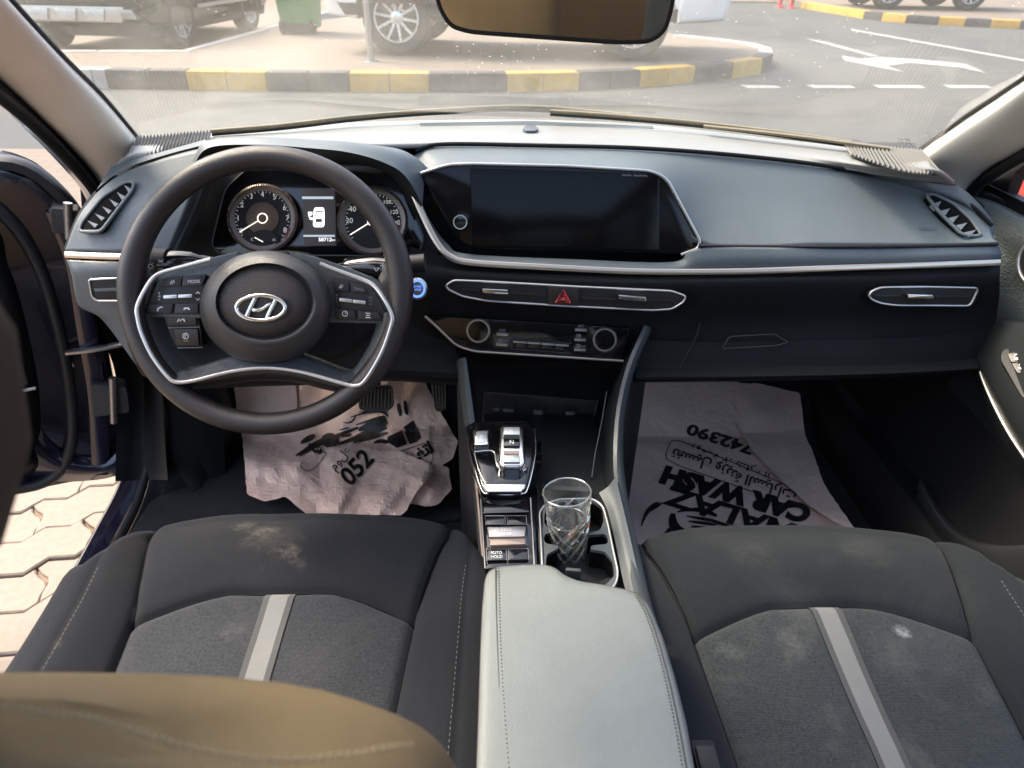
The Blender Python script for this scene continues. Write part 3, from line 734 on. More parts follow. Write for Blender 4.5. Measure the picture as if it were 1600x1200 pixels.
# windscreen: its sides follow the inner edges of the pillars
PIN = {-1: [onX(x, y, -X) for (x, y), X in zip(((214, 216), (160, 152), (100, 92), (42, 30), (-20, -40), (-160, -200)), (.668, .645, .625, .605, .585, .545))],
       1: [onX(x, y, X) for (x, y), X in zip(((1438, 234), (1500, 190), (1560, 150), (1605, 120), (1690, 62), (1860, -60)), (.655, .64, .62, .60, .575, .535))]}
WS = [GB]
for k in range(1, 6):
    l, r_ = PIN[-1][k], PIN[1][k]; by, bz = .13 - .005 * k, .004 + .008 * k
    WS.append([l.lerp(r_, q / 8) + Vector((0, by, bz)) * (1 - (q / 4 - 1) ** 2) for q in range(9)])
m, t, b = nodes('dusty_windscreen_glass'); N = t.nodes.new; L = t.links.new
out = t.nodes['Material Output']; t.nodes.remove(b)
tr = N('ShaderNodeBsdfTransparent'); tr.inputs[0].default_value = (.93, .95, .93, 1)
gl = N('ShaderNodeBsdfGlossy'); gl.inputs['Roughness'].default_value = .015
lw = N('ShaderNodeLayerWeight'); lw.inputs[0].default_value = .5
pw = N('ShaderNodeMath'); pw.operation = 'POWER'; L(lw.outputs['Facing'], pw.inputs[0]); pw.inputs[1].default_value = 5
fr = N('ShaderNodeMath'); fr.operation = 'MULTIPLY_ADD'; L(pw.outputs[0], fr.inputs[0]); fr.inputs[1].default_value = .8; fr.inputs[2].default_value = .05
mx = N('ShaderNodeMixShader'); L(fr.outputs[0], mx.inputs[0]); L(tr.outputs[0], mx.inputs[1]); L(gl.outputs[0], mx.inputs[2])
tl = N('ShaderNodeBsdfTranslucent'); tl.inputs[0].default_value = (.84, .80, .67, 1)
df_ = N('ShaderNodeBsdfDiffuse'); df_.inputs[0].default_value = (.6, .58, .52, 1)
dm = N('ShaderNodeMixShader'); dm.inputs[0].default_value = .25; L(tl.outputs[0], dm.inputs[1]); L(df_.outputs[0], dm.inputs[2])
tc = N('ShaderNodeTexCoord')
n1 = N('ShaderNodeTexNoise'); n1.inputs['Scale'].default_value = 4; n1.inputs['Detail'].default_value = 8; n1.inputs['Roughness'].default_value = .7; L(tc.outputs['Object'], n1.inputs['Vector'])
r1 = N('ShaderNodeMapRange'); r1.inputs[1].default_value = .3; r1.inputs[2].default_value = .75; r1.inputs[3].default_value = .035; r1.inputs[4].default_value = .13; L(n1.outputs[0], r1.inputs[0])
# dried water spots: small round marks of uneven size, thinned out by a slow noise
vo = N('ShaderNodeTexVoronoi'); vo.inputs['Scale'].default_value = 170; L(tc.outputs['Object'], vo.inputs['Vector'])
sp = N('ShaderNodeSeparateColor'); L(vo.outputs['Color'], sp.inputs[0])
th = N('ShaderNodeMapRange'); th.inputs[1].default_value = .42; th.inputs[2].default_value = 1.0; th.inputs[3].default_value = 0.0; th.inputs[4].default_value = .32; L(sp.outputs[0], th.inputs[0])
ls = N('ShaderNodeMath'); ls.operation = 'SUBTRACT'; L(th.outputs[0], ls.inputs[0]); L(vo.outputs['Distance'], ls.inputs[1])
ss = N('ShaderNodeMapRange'); ss.inputs[1].default_value = 0; ss.inputs[2].default_value = .2; ss.inputs[4].default_value = .55; L(ls.outputs[0], ss.inputs[0])
n2 = N('ShaderNodeTexNoise'); n2.inputs['Scale'].default_value = 7; n2.inputs['Detail'].default_value = 3; L(tc.outputs['Object'], n2.inputs['Vector'])
r2 = N('ShaderNodeMapRange'); r2.inputs[1].default_value = .30; r2.inputs[2].default_value = .62; L(n2.outputs[0], r2.inputs[0])
mu = N('ShaderNodeMath'); mu.operation = 'MULTIPLY'; L(ss.outputs[0], mu.inputs[0]); L(r2.outputs[0], mu.inputs[1])
ad = N('ShaderNodeMath'); ad.operation = 'MAXIMUM'; L(r1.outputs[0], ad.inputs[0]); L(mu.outputs[0], ad.inputs[1])
fm = N('ShaderNodeMixShader'); L(ad.outputs[0], fm.inputs[0]); L(mx.outputs[0], fm.inputs[1]); L(dm.outputs[0], fm.inputs[2]); L(fm.outputs[0], out.inputs[0])
M['glass'] = m
loft('windscreen', [[p + Vector((0, .02, -.012)) for p in GB]] + WS[1:], 40, 30, M['glass'], car)
GSP = PL(onZ(1425, 222, .978) + Vector((0, 0, -.003)), (0, -.45, -.89))
ribbons('glass_stamp', [[(1403 + 4 * k, 217 + .6 * k), (1405.6 + 4 * k, 217.6 + .6 * k)] for k in range(5)] + [[(1414, 216.5), (1418, 219)], [(1418.5, 217), (1422, 219.5)]] + [[(1404 + 5 * k, 221 + .6 * k + (k % 2)), (1407 + 5 * k, 222 + .6 * k)] for k in range(6)] + [[(1403 + 6 * k, 224 + .6 * k), (1406 + 6 * k, 224.6 + .6 * k)] for k in range(5)], 1.1, GSP, 0, M['black'], car)
# black ceramic edge of the screen: thin strips along its sides and its foot
for s in (-1, 1): tube('windscreen_edge', [p + Vector((-s * .001, -.004, .002)) for p in PIN[s]], 1, M['rubber'], car, n=30, flat=(.005, .003), up=(0, -.4, 1), segs=8)
HD = WS[5]
loft('windscreen_header', [HD, [p + Vector((0, -.05, .0)) for p in HD], [Vector((p.x, .40, 1.40)) for p in HD]], 20, 8, M['liner'], car)
# cream pillar trims, seal and outer pillar on both sides
def pillar(s, foot_i, outer, X1, seal):
    I = [foot_i] + PIN[s]
    O = [onX(x, y, s * X1[k]) for k, (x, y) in enumerate(outer)]
    bulge = Vector((-s * .040, -.018, .006))
    R = [I, [a.lerp(b, .36) + bulge * .85 for a, b in zip(I, O)], [a.lerp(b, .72) + bulge * .9 for a, b in zip(I, O)], O, [p + Vector((s * .02, .04, -.01)) for p in O]]
    loft('pillar_trim', R, 40, 20, M['cream'], car)
    Sl = [onX(x, y, s * (X1[k] + .012)) for k, (x, y) in enumerate(seal)]
    loft('pillar_return', [[p + Vector((s * .012, .03, -.01)) for p in O], [p + Vector((s * .004, .006, 0)) for p in Sl], [p + Vector((s * .03, .06, -.02)) for p in Sl]], 30, 6, M['rubber'], car)
    tube('pillar_seal', Sl, 1, M['rubber'], car, n=30, flat=(.009, .008), up=(s * -.6, -1, .4))
    loft('outer_pillar', [[p + Vector((s * .02, .02, -.01)) for p in Sl], [p + Vector((s * .05, .05, -.01)) for p in Sl], [p + Vector((s * .03, .10, 0)) for p in Sl]], 30, 8, M['paint'], car)
pillar(-1, onX(232, 246, -.68), ((168, 310), (152, 275), (112, 228), (62, 178), (2, 122), (-70, 60), (-230, -90)), (.748, .742, .728, .712, .694, .672, .63), ((160, 325), (146, 296), (104, 246), (50, 192), (-12, 140), (-80, 82), (-250, -60)))
pillar(1, onX(1425, 262, .67), ((1500, 318), (1512, 292), (1545, 262), (1590, 236), (1640, 205), (1730, 148), (1900, 30)), (.748, .742, .730, .715, .698, .67, .63), ((1508, 330), (1520, 300), (1552, 272), (1600, 243), (1650, 214), (1745, 155), (1920, 40)))
# door aperture on the driver's side: painted sill and pillar, rubber seal, plastic scuff plate
A = [(196, 560), (197, 680), (188, 752), (150, 830), (80, 955), (0, 1068), (-120, 1230)]
B = [(228, 560), (229, 680), (214, 764), (172, 850), (102, 972), (24, 1090), (-90, 1260)]
D = [(238, 560), (240, 690), (224, 780), (184, 866), (116, 990), (44, 1104), (-70, 1280)]
E_ = [(262, 560), (268, 700), (262, 800), (240, 850), (190, 930), (120, 1040), (20, 1200)]
F_ = [(300, 560), (310, 700), (330, 800), (330, 850), (300, 930), (220, 1040), (120, 1200)]
aX, bX, dX, eX, fX = -.87, -.81, -.795, -.75, -.69
rowA = [onX(x, y, aX) for x, y in A]; rowB = [onX(x, y, bX) for x, y in B]; rowD = [onX(x, y, dX) for x, y in D]
rowE = [onX(x, y, eX) for x, y in E_]; rowF = [onX(x, y, fX) for x, y in F_]
under = [p + Vector((-.01, .02, -.16)) for p in rowA]
loft('painted_sill', [under, rowA, [a.lerp(b, .5) + Vector((0, 0, .012)) for a, b in zip(rowA, rowB)], rowB], 40, 14, M['paint'], car)
tube('door_seal', [a.lerp(b, .5) for a, b in zip(rowB, rowD)], .009, M['rubber'], car, n=50)
loft('scuff_plate', [[p + Vector((0, 0, -.01)) for p in rowD], [p + Vector((.006, 0, .008)) for p in rowD], [a.lerp(b, .6) + Vector((0, 0, .006)) for a, b in zip(rowD, rowE)], rowE, rowF, [p + Vector((.04, 0, -.1)) for p in rowF]], 40, 24, M['dashlow'], car)
for f in (.45, .6, .75): tube('scuff_rib', [a.lerp(b, f) + Vector((0, 0, .007)) for a, b in zip(rowD[2:], rowE[2:])], .0025, M['dashlow'], car, n=30)
# hinge pillar side: kick panel and body panel behind the hinges
loft('kick_panel', [[onX(x, y, -.73) for x, y in ((200, 500), (238, 560), (262, 640), (268, 720))], [onX(x, y, -.68) for x, y in ((250, 500), (300, 560), (320, 640), (330, 800))], [onX(x, y, -.66) for x, y in ((300, 540), (345, 590), (365, 650), (372, 780))]], 12, 12, M['black'], car, thick=.01)
loft('hinge_pillar', [[onX(x, y, -.84) for x, y in ((125, 290), (135, 400), (160, 520), (182, 600), (180, 752))], [onX(x, y, -.80) for x, y in ((160, 290), (185, 400), (205, 520), (228, 600), (228, 750))], [onX(x, y, -.72) for x, y in ((170, 300), (200, 420), (230, 520), (250, 600), (262, 750))]], 24, 10, M['black'], car)
# far sill and kick panel on the passenger's side
loft('far_side_trim', [[Vector((.80, y, .62)) for y in (.2, .8, 1.3, 1.6)], [Vector((.76, y, .40)) for y in (.2, .8, 1.3, 1.6)], [Vector((.70, y, .38)) for y in (.2, .8, 1.3, 1.6)], [Vector((.68, y, .26)) for y in (.2, .8, 1.3, 1.6)]], 12, 14, M['black'], car)
# wiper arms lying outside on the foot of the screen
def wiper(lab, arm, blade, zz):
    A0 = [onZ(x, y, z) for (x, y), z in zip(arm, zz[0])]; B0 = [onZ(x, y, z) for (x, y), z in zip(blade, zz[1])]
    wr = root('windscreen_wiper', A0[0], lab, 'wiper', 'wipers outside the windscreen')
    tube('arm', A0, 1, M['wiper'], wr, n=20, flat=(.006, .0025), up=(0, 0, 1))
    tube('blade', B0, 1, M['wiper'], wr, n=24, flat=(.004, .0035), up=(0, 0, 1))
    tube('rubber_lip', [p + Vector((0, 0, -.005)) for p in B0], 1, M['rubber'], wr, n=24, flat=(.002, .003), up=(0, 0, 1))
M['wiper'] = pm('dusty_wiper_metal', (.16, .135, .085), .5, metal=.1, dust=.6, dustc=(.26, .22, .14), vscale=10)
wiper('long dusty wiper lying at the foot of the screen on the driver side', ((930, 178), (800, 172), (640, 178)), ((985, 180), (830, 167), (690, 172), (560, 182), (440, 196), (330, 205)), ((.985, .99, .988), (.985, .998, .995, .990, .985, .982)))
wiper('shorter dusty wiper at the foot of the screen on the passenger side', ((1390, 232), (1230, 211), (1100, 197)), ((1330, 223), (1210, 206), (1080, 191), (950, 180), (860, 174)), ((.985, .99, .99), (.985, .99, .993, .995, .997)))

# ================================================================== DRIVER'S DOOR, STANDING OPEN
DP = PL((-.80, 1.2, 0), (.42, -.906, 0))
def dpr(name, pts, h, dep, mat, bev=.006, r=0, par=None):
    q = rnd(pts, r) if r else pts
    return prism(name, DP.many(q, h), DP.n * -dep, mat, par or dd or car, bev=bev)
dd = None
shell = dpr('car_door', ((-900, 300), (-200, 272), (0, 262), (50, 278), (95, 318), (128, 372), (146, 470), (168, 560), (184, 640), (192, 742), (100, 760), (40, 772), (-900, 880)), 0, .07, M['paint'], bev=.02)
dd = shell; dd['label'] = 'open dark navy front door'
tube('weather_seal', DP.many(((-300, 300), (-60, 308), (10, 340), (58, 410), (88, 500), (108, 600), (112, 690), (84, 745), (0, 768), (-300, 800)), .012), .011, M['rubber'], dd, n=60)
loft('inner_trim', [DP.many(((-420, 330), (-40, 345), (14, 420), (44, 520), (62, 620), (58, 700), (20, 748), (-420, 780)), .006), DP.many(((-420, 345), (-60, 360), (0, 430), (30, 525), (46, 620), (42, 694), (6, 738), (-420, 770)), .05), DP.many(((-420, 420), (-120, 430), (-60, 480), (-30, 545), (-14, 620), (-20, 680), (-60, 715), (-420, 740)), .062)], 40, 12, M['dashlow'], dd)
tube('pull_handle', DP.many(((18, 613), (36, 610), (56, 606)), .058), 1, M['silver'], dd, flat=(.003, .003), up=DP.n)
patch('speaker_grille', [[(-60, 560), (30, 556), (44, 600), (-60, 612)]], DP, .0645, M['black'], dd)
tube('hinge_edge', DP.many(((88, 330), (118, 410), (136, 520), (152, 620), (158, 740)), .012), 1, M['paint'], dd, n=30, flat=(.016, .006), up=DP.n)
for x, y in ((85, 328), (100, 350), (98, 522), (110, 568), (92, 352)):
    revolve('bolt', [(.001, .010), (.007, .010), (.008, .007), (.008, 0)], DP.at(x, y, .006), DP.n, M['metal'], dd, segs=6, ang=20)
for x, y, s in ((100, 345, 1), (168, 625, 1.25)):
    h = dpr('hinge', rnd([(x - 22 * s, y - 20 * s), (x + 24 * s, y - 16 * s), (x + 28 * s, y + 16 * s), (x - 18 * s, y + 22 * s)], 6), .03, .035, M['metaldark'] if 'metaldark' in M else M['clad'], bev=.003)
    tube('hinge_pin', [DP.at(x + 6 * s, y - 28 * s, .036), DP.at(x + 8 * s, y + 28 * s, .036)], .007, M['metal'], dd, segs=10)
tube('check_strap', [DP.at(104, 550, .02), DP.at(150, 545, .03), DP.at(196, 536, .03)], 1, M['metal'], dd, n=10, flat=(.004, .009), up=DP.n)
loft('lower_crease', [DP.many(((40, 640), (90, 700), (150, 715), (185, 700)), .004), DP.many(((30, 690), (88, 728), (150, 735), (188, 722)), .022), DP.many(((20, 740), (88, 752), (150, 750), (188, 742)), .004)], 16, 8, M['paint'], dd)
tube('window_frame', [DP.at(-300, 262, -.02), DP.at(-40, 254, -.02), DP.at(40, 262, -.02), DP.at(96, 306, -.02), DP.at(128, 350, -.02)], 1, M['rubber'], dd, n=24, flat=(.012, .02), up=DP.n)
mh = loft('mirror_housing', [[onX(x, y, -.93) for x, y in ((-160, 262), (-60, 232), (10, 236), (62, 258), (80, 285))], [onX(x, y, -.90) for x, y in ((-160, 300), (-60, 262), (10, 262), (58, 280), (78, 300))], [onX(x, y, -.93) for x, y in ((-160, 360), (-60, 330), (10, 320), (60, 318), (84, 318))]], 20, 12, M['paint'], dd, thick=.03)

# ================================================================== PASSENGER'S DOOR
M['armpull'] = pm('door_arm_plastic', (.017, .020, .020), .36, grain=.2, gscale=600, var=.08)
def XR(pts, X): return [onX(x, y, X[k] if isinstance(X, (list, tuple)) else X) for k, (x, y) in enumerate(pts)]
pd = car
pd = loft('car_door', [XR(((1512, 303), (1556, 316), (1620, 345), (1760, 400), (2000, 500)), (.765, .79, .80, .80, .80)), XR(((1516, 309), (1556, 325), (1620, 355), (1760, 414), (2000, 520)), (.748, .765, .775, .775, .775)),
     XR(((1532, 350), (1570, 366), (1630, 392), (1760, 450), (2000, 560)), (.742, .755, .765, .768, .768)), XR(((1552, 396), (1590, 410), (1640, 430), (1770, 500), (2000, 620)), (.745, .765, .775, .778, .778)),
     XR(((1562, 440), (1596, 452), (1650, 478), (1770, 550), (2000, 680)), (.752, .775, .785, .788, .788)), XR(((1556, 490), (1590, 500), (1650, 535), (1770, 610), (2000, 760)), (.76, .775, .785, .788, .788)),
     XR(((1530, 545), (1570, 560), (1650, 600), (1770, 680), (2000, 830)), (.775, .785, .79, .79, .79))], 30, 40, M['doorskin'], pd)
pd['label'] = 'closed grained grey door trim'
loft('arm_pull', [XR(((1522, 548), (1548, 506), (1582, 500), (1640, 520), (1760, 580)), (.745, .75, .757, .76, .76)), XR(((1523, 552), (1553, 518), (1590, 514), (1650, 536), (1760, 600)), (.715, .715, .72, .72, .72)),
     XR(((1526, 562), (1560, 590), (1600, 640), (1660, 700), (1770, 800)), (.705, .695, .69, .69, .69)), XR(((1524, 566), (1548, 622), (1585, 690), (1640, 760), (1760, 870)), (.715, .705, .70, .70, .70)),
     XR(((1526, 580), (1545, 650), (1580, 720), (1640, 800), (1760, 900)), (.745, .745, .745, .745, .745))], 30, 28, M['armpull'], pd)
tube('silver_line', XR(((1521, 546), (1534, 590), (1556, 640), (1584, 690), (1630, 755)), (.712, .707, .702, .699, .697)), .0022, M['silver'], pd, n=24)
SW = PL(onX(1580, 570, .705), (-.55, -.25, .8))
prism('switch_panel', SW.many(rnd([(1562, 560), (1566, 545), (1600, 540), (1660, 560), (1700, 640), (1640, 650), (1596, 620)], 8), .008), SW.n * -.02, M['black'], pd, bev=.003)
for pts, ic in (([(1574, 552), (1592, 549), (1612, 562), (1580, 566)], (1590, 558)), ([(1580, 567), (1612, 563), (1625, 580), (1590, 583)], (1597, 573))):
    b = prism('switch', SW.many(rnd(pts, 3), .013), SW.n * -.01, M['btn'], pd, bev=.002)
    ribbons('lock_symbol', [ell(ic[0] - 2, ic[1] - 2, 2.6, 2.6, 10, 180, 360), [(ic[0] - 5, ic[1] + 1), (ic[0] + 2, ic[1] + 1)], [(ic[0] - 5, ic[1] + 3), (ic[0] + 2, ic[1] + 3)]], 1.4, SW, .0142, M['white'], pd)
prism('window_switch', SW.many([(1594, 588), (1630, 584), (1660, 620), (1615, 622)], .012), SW.n * -.012, M['gloss'], pd, bev=.003)
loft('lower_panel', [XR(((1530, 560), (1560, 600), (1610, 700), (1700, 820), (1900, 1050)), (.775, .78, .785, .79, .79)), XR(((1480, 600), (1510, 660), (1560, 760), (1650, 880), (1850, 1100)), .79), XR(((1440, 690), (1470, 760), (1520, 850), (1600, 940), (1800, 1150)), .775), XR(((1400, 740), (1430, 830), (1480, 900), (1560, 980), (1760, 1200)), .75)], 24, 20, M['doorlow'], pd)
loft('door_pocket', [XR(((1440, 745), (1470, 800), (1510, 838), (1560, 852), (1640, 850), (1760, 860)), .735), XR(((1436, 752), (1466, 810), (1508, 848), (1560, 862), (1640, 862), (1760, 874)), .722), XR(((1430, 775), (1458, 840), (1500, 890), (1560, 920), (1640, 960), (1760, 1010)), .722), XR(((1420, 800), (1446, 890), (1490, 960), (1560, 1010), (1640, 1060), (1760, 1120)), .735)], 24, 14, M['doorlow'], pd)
SP = PL(onX(1625, 412, .765), (-.95, -.25, .15))
sk = prism('tweeter_grille', SP.many(ell(1628, 412, 36, 38, 28), .006), SP.n * -.012, M['black'], pd, bev=.003)
tube('tweeter_ring', SP.many(ell(1628, 412, 37, 39, 36), .006), .003, M['silver'], pd, closed=True)
tube('window_seal', XR(((1508, 300), (1550, 310), (1600, 330), (1700, 372), (2000, 495)), (.77, .795, .805, .805, .805)), 1, M['rubber'], pd, n=20, flat=(.008, .008), up=(0, 0, 1))
prism('mirror_sail', XR(rnd([(1516, 302), (1550, 282), (1604, 246), (1640, 222), (1640, 225), (1586, 270), (1568, 314)], 3), .80), (.02, 0, 0), M['black'], pd, bev=.004)
mirr = loft('outside_mirror', [[Vector((.90 + x, 1.05 + y, z)) for x, y, z in ((.0, 0, .93), (.12, .0, .91), (.22, .02, .93))], [Vector((.90 + x, .98 + y, z)) for x, y, z in ((.0, 0, 1.0), (.12, .0, 1.0), (.23, .02, 1.0))], [Vector((.90 + x, 1.05 + y, z)) for x, y, z in ((.0, 0, 1.06), (.12, .0, 1.07), (.22, .02, 1.05))]], 10, 10, M['paint'], pd, thick=.05)
# ================================================================== DASHBOARD
da = root('dashboard', (0, 1.0, .55), 'black dashboard with wide touchscreen, silver strip and slim air vents', 'dashboard')
def ZR(pts, z): return [onZ(x, y, z[k] if isinstance(z, (list, tuple)) else z) for k, (x, y) in enumerate(pts)]
def YR(pts, y): return [onY(x, yy, y[k] if isinstance(y, (list, tuple)) else y) for k, (x, yy) in enumerate(pts)]
# top pad from the foot of the windscreen to its front edge; nine matching columns from left to right
T0 = [p + Vector((0, .06, -.012)) for p in ZR(((212, 219), (330, 206), (480, 194), (650, 188), (830, 187), (1020, 195), (1200, 214), (1340, 230), (1440, 239)), .97)]
T1 = ZR(((208, 226), (325, 213), (480, 199), (650, 194), (830, 193), (1020, 200), (1200, 220), (1340, 238), (1446, 248)), .972)
T2 = ZR(((200, 240), (325, 219), (480, 209), (640, 206), (830, 208), (1020, 213), (1200, 232), (1360, 256), (1462, 264)), .976)
T3 = ZR(((176, 266), (322, 224), (470, 222), (600, 226), (760, 223), (1000, 230), (1220, 248), (1385, 276), (1494, 290)), (.955, .985, 1.0, .995, .982, .978, .970, .958, .945))
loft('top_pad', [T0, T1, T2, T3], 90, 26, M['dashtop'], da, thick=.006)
# perforated corner grilles in front of the pillars (rows of fine ribs)
M['ribgrey'] = pm('pale_grille_ribs', (.16, .16, .15), .6)
def corner(pts_a, pts_b, za, zb, n):
    a = even(ZR(pts_a, za), n); b = even(ZR(pts_b, zb), n); V = []; F = []
    base = loft('corner_speaker', [[p + Vector((0, 0, .004)) for p in a], [p.lerp(q, .5) + Vector((0, 0, .005)) for p, q in zip(a, b)], [p + Vector((0, 0, .004)) for p in b]], 20, 8, M['black'], da)
    for p, q in zip(a, b):
        t = (q - p).normalized(); s = t.cross(Vector((0, 0, 1))).normalized() * .0013; k = len(V)
        V += [p - s + Vector((0, 0, .0045)), p + s + Vector((0, 0, .0045)), q + s + Vector((0, 0, .0045)), q - s + Vector((0, 0, .0045)), p + Vector((0, 0, .0085)), q + Vector((0, 0, .0085))]
        F += [(k, k + 4, k + 5, k + 3), (k + 4, k + 1, k + 2, k + 5)]
    o = mk('grille_ribs', V, F, M['ribgrey'], base, smooth=False); o['kind'] = 'stuff'
corner(((216, 219), (250, 217), (290, 213), (330, 210)), ((206, 259), (236, 247), (280, 236), (326, 227)), (.974, .974, .976, .978), (.958, .966, .975, .983), 23)
corner(((1318, 229), (1360, 233), (1400, 237), (1436, 240)), ((1330, 248), (1380, 265), (1420, 275), (1470, 279)), (.9755, .977, .9775, .975), (.9768, .9765, .9705, .9595), 23)
# left-hand body with the side vent
L_T = YR(((150, 302), (176, 280), (212, 262), (270, 244), (326, 230)), (1.06, 1.065, 1.065, 1.05, 1.03))
L_B = YR(((101, 392), (140, 393), (180, 394), (225, 394), (262, 394)), (1.005, .995, .985, .98, .98))
L_M = YR(((122, 340), (152, 330), (196, 318), (256, 304), (300, 300)), (1.03, 1.025, 1.02, 1.01, 1.0))
loft('left_body', [L_T, L_M, L_B], 40, 24, M['dash'], da, thick=.006)
loft('left_end', [[p for p in (L_T[0], L_M[0], L_B[0])], [p + Vector((-.012, .05, 0)) for p in (L_T[0], L_M[0], L_B[0])], [p + Vector((0, .3, 0)) for p in (L_T[0], L_M[0], L_B[0])]], 8, 8, M['dashlow'], da)
loft('left_shoulder', [[p + Vector((0, .004, .004)) for p in L_T], [T3[0].lerp(T3[1], k / 4) + Vector((0, .0, .006)) for k in range(5)]], 20, 6, M['dash'], da)
M['vane'] = pm('vent_vane_plastic', (.16, .18, .19), .4)
def side_vent(name, outline, slats, plpts):
    pl = fit_plane(plpts)
    q0 = rnd(outline, 8)
    fr_ = prism(name, pl.many(q0, .010), pl.n * -.02, M['well'], da, bev=.001)
    tube('vent_frame', pl.many(q0, .0105), 1, M['dash'], fr_, closed=True, flat=(.0026, .0022), up=pl.n)
    for q in slats:
        prism('vane', pl.many(q, .0122), pl.n * -.008, M['vane'], fr_, bev=.0005, seg=1)
    return fr_
def vanes(lo0, lo1, up0, up1, n, wd):
    o = []
    for k in range(n):
        t = (k + .55) / n; l = lambda a, b, q: (a[0] + (b[0] - a[0]) * q, a[1] + (b[1] - a[1]) * q)
        o.append([l(lo0, lo1, t), l(up0, up1, t + .03), l(lo0, lo1, t + wd)])
    return o
side_vent('side_vent', [(124, 362), (127, 349), (160, 308), (196, 284), (210, 284), (208, 296), (188, 322), (158, 362)], vanes((142, 362), (206, 297), (127, 352), (196, 285), 6, .085),
          [(150, 302, 1.06), (212, 262, 1.065), (122, 340, 1.03), (196, 318, 1.02), (152, 330, 1.025), (101, 392, 1.005), (180, 394, .985)])
side_vent('side_vent', [(1447, 305), (1458, 303), (1490, 318), (1518, 344), (1533, 366), (1526, 369), (1503, 367), (1470, 334)], vanes((1450, 312), (1512, 368), (1462, 306), (1530, 362), 5, .13),
          [(1425, 290, 1.10), (1505, 318, 1.085), (1548, 356, 1.06), (1495, 346, 1.05), (1490, 381, 1.01), (1410, 332, 1.06)])
# binnacle hood over the instruments
H_lip = YR(((300, 262), (326, 231), (400, 226), (480, 231), (545, 238), (600, 254), (634, 276), (660, 320)), (1.02, 1.005, .99, .985, .985, .99, 1.0, 1.03))
H_top = YR(((318, 236), (326, 225), (400, 219), (480, 221), (560, 225), (620, 232), (650, 246), (668, 262)), (1.06, 1.06, 1.05, 1.05, 1.05, 1.06, 1.07, 1.08))
H_mid = [a.lerp(b, .5) + Vector((0, -.004, .008)) for a, b in zip(H_top, H_lip)]
loft('binnacle_hood', [H_top, H_mid, H_lip], 50, 12, M['dash'], da)
H_in = YR(((318, 300), (345, 262), (400, 254), (480, 254), (545, 256), (595, 266), (624, 292), (646, 350)), 1.10)
loft('hood_underside', [H_lip, [a.lerp(b, .5) for a, b in zip(H_lip, H_in)], H_in], 50, 8, M['black'], da)
loft('instrument_bezel', [YR(((300, 262), (292, 300), (270, 345), (240, 394)), (1.02, 1.01, 1.0, .985)), YR(((318, 268), (312, 300), (290, 350), (268, 396)), (1.03, 1.02, 1.01, .99)), YR(((330, 272), (326, 302), (306, 352), (285, 394)), (1.09, 1.09, 1.08, 1.06))], 20, 8, M['dash'], da)
tube('bezel_edge', YR(((318, 270), (312, 300), (291, 350), (270, 394)), (1.028, 1.018, 1.008, .988)), 1, M['consgrey'], da, n=16, flat=(.003, .002), up=(0, -1, 0))
# instrument cluster
CL = PL(onY(470, 345, 1.09), (0, -.93, .36))
cl = prism('instrument_cluster', CL.many(rnd([(262, 398), (292, 300), (320, 262), (400, 246), (560, 246), (622, 268), (664, 330), (690, 402)], 14), -.004), CL.n * -.03, M['black'], da, bev=.004)
prism('cluster_face', CL.many(rnd([(330, 384), (352, 294), (386, 264), (470, 255), (600, 262), (636, 292), (664, 376), (650, 400), (345, 398)], 12), .001), CL.n * -.004, M['gloss'], cl, bev=.002)
tube('face_rim', CL.many(rnd([(330, 384), (352, 294), (386, 264), (470, 255), (600, 262), (636, 292), (664, 376), (650, 400), (345, 398)], 12), .0015), .0011, M['dash'], cl, closed=True)
M['gauge'] = pm('gauge_brown_face', (.13, .085, .055), .45, metal=.3, var=.1, vscale=20)
M['gaugering'] = pm('gauge_bronze_ring', (.19, .16, .14), .35, metal=.7, grain=.3, gscale=300)
M['needle'] = emit('lit_needle', (1, .9, .78), .35)
M['dialprint'] = emit('lit_dial_print', (.8, .78, .75), .10)
M['lcd'] = emit('lcd_bar', (.45, .55, .62), .22)
M['lcdlight'] = emit('lcd_bright', (.9, .9, .92), .42)
M['lcdback'] = emit('lcd_back', (.10, .085, .085), .06)
M['redline'] = pm('red_dial_print', (.4, .03, .02), .5)
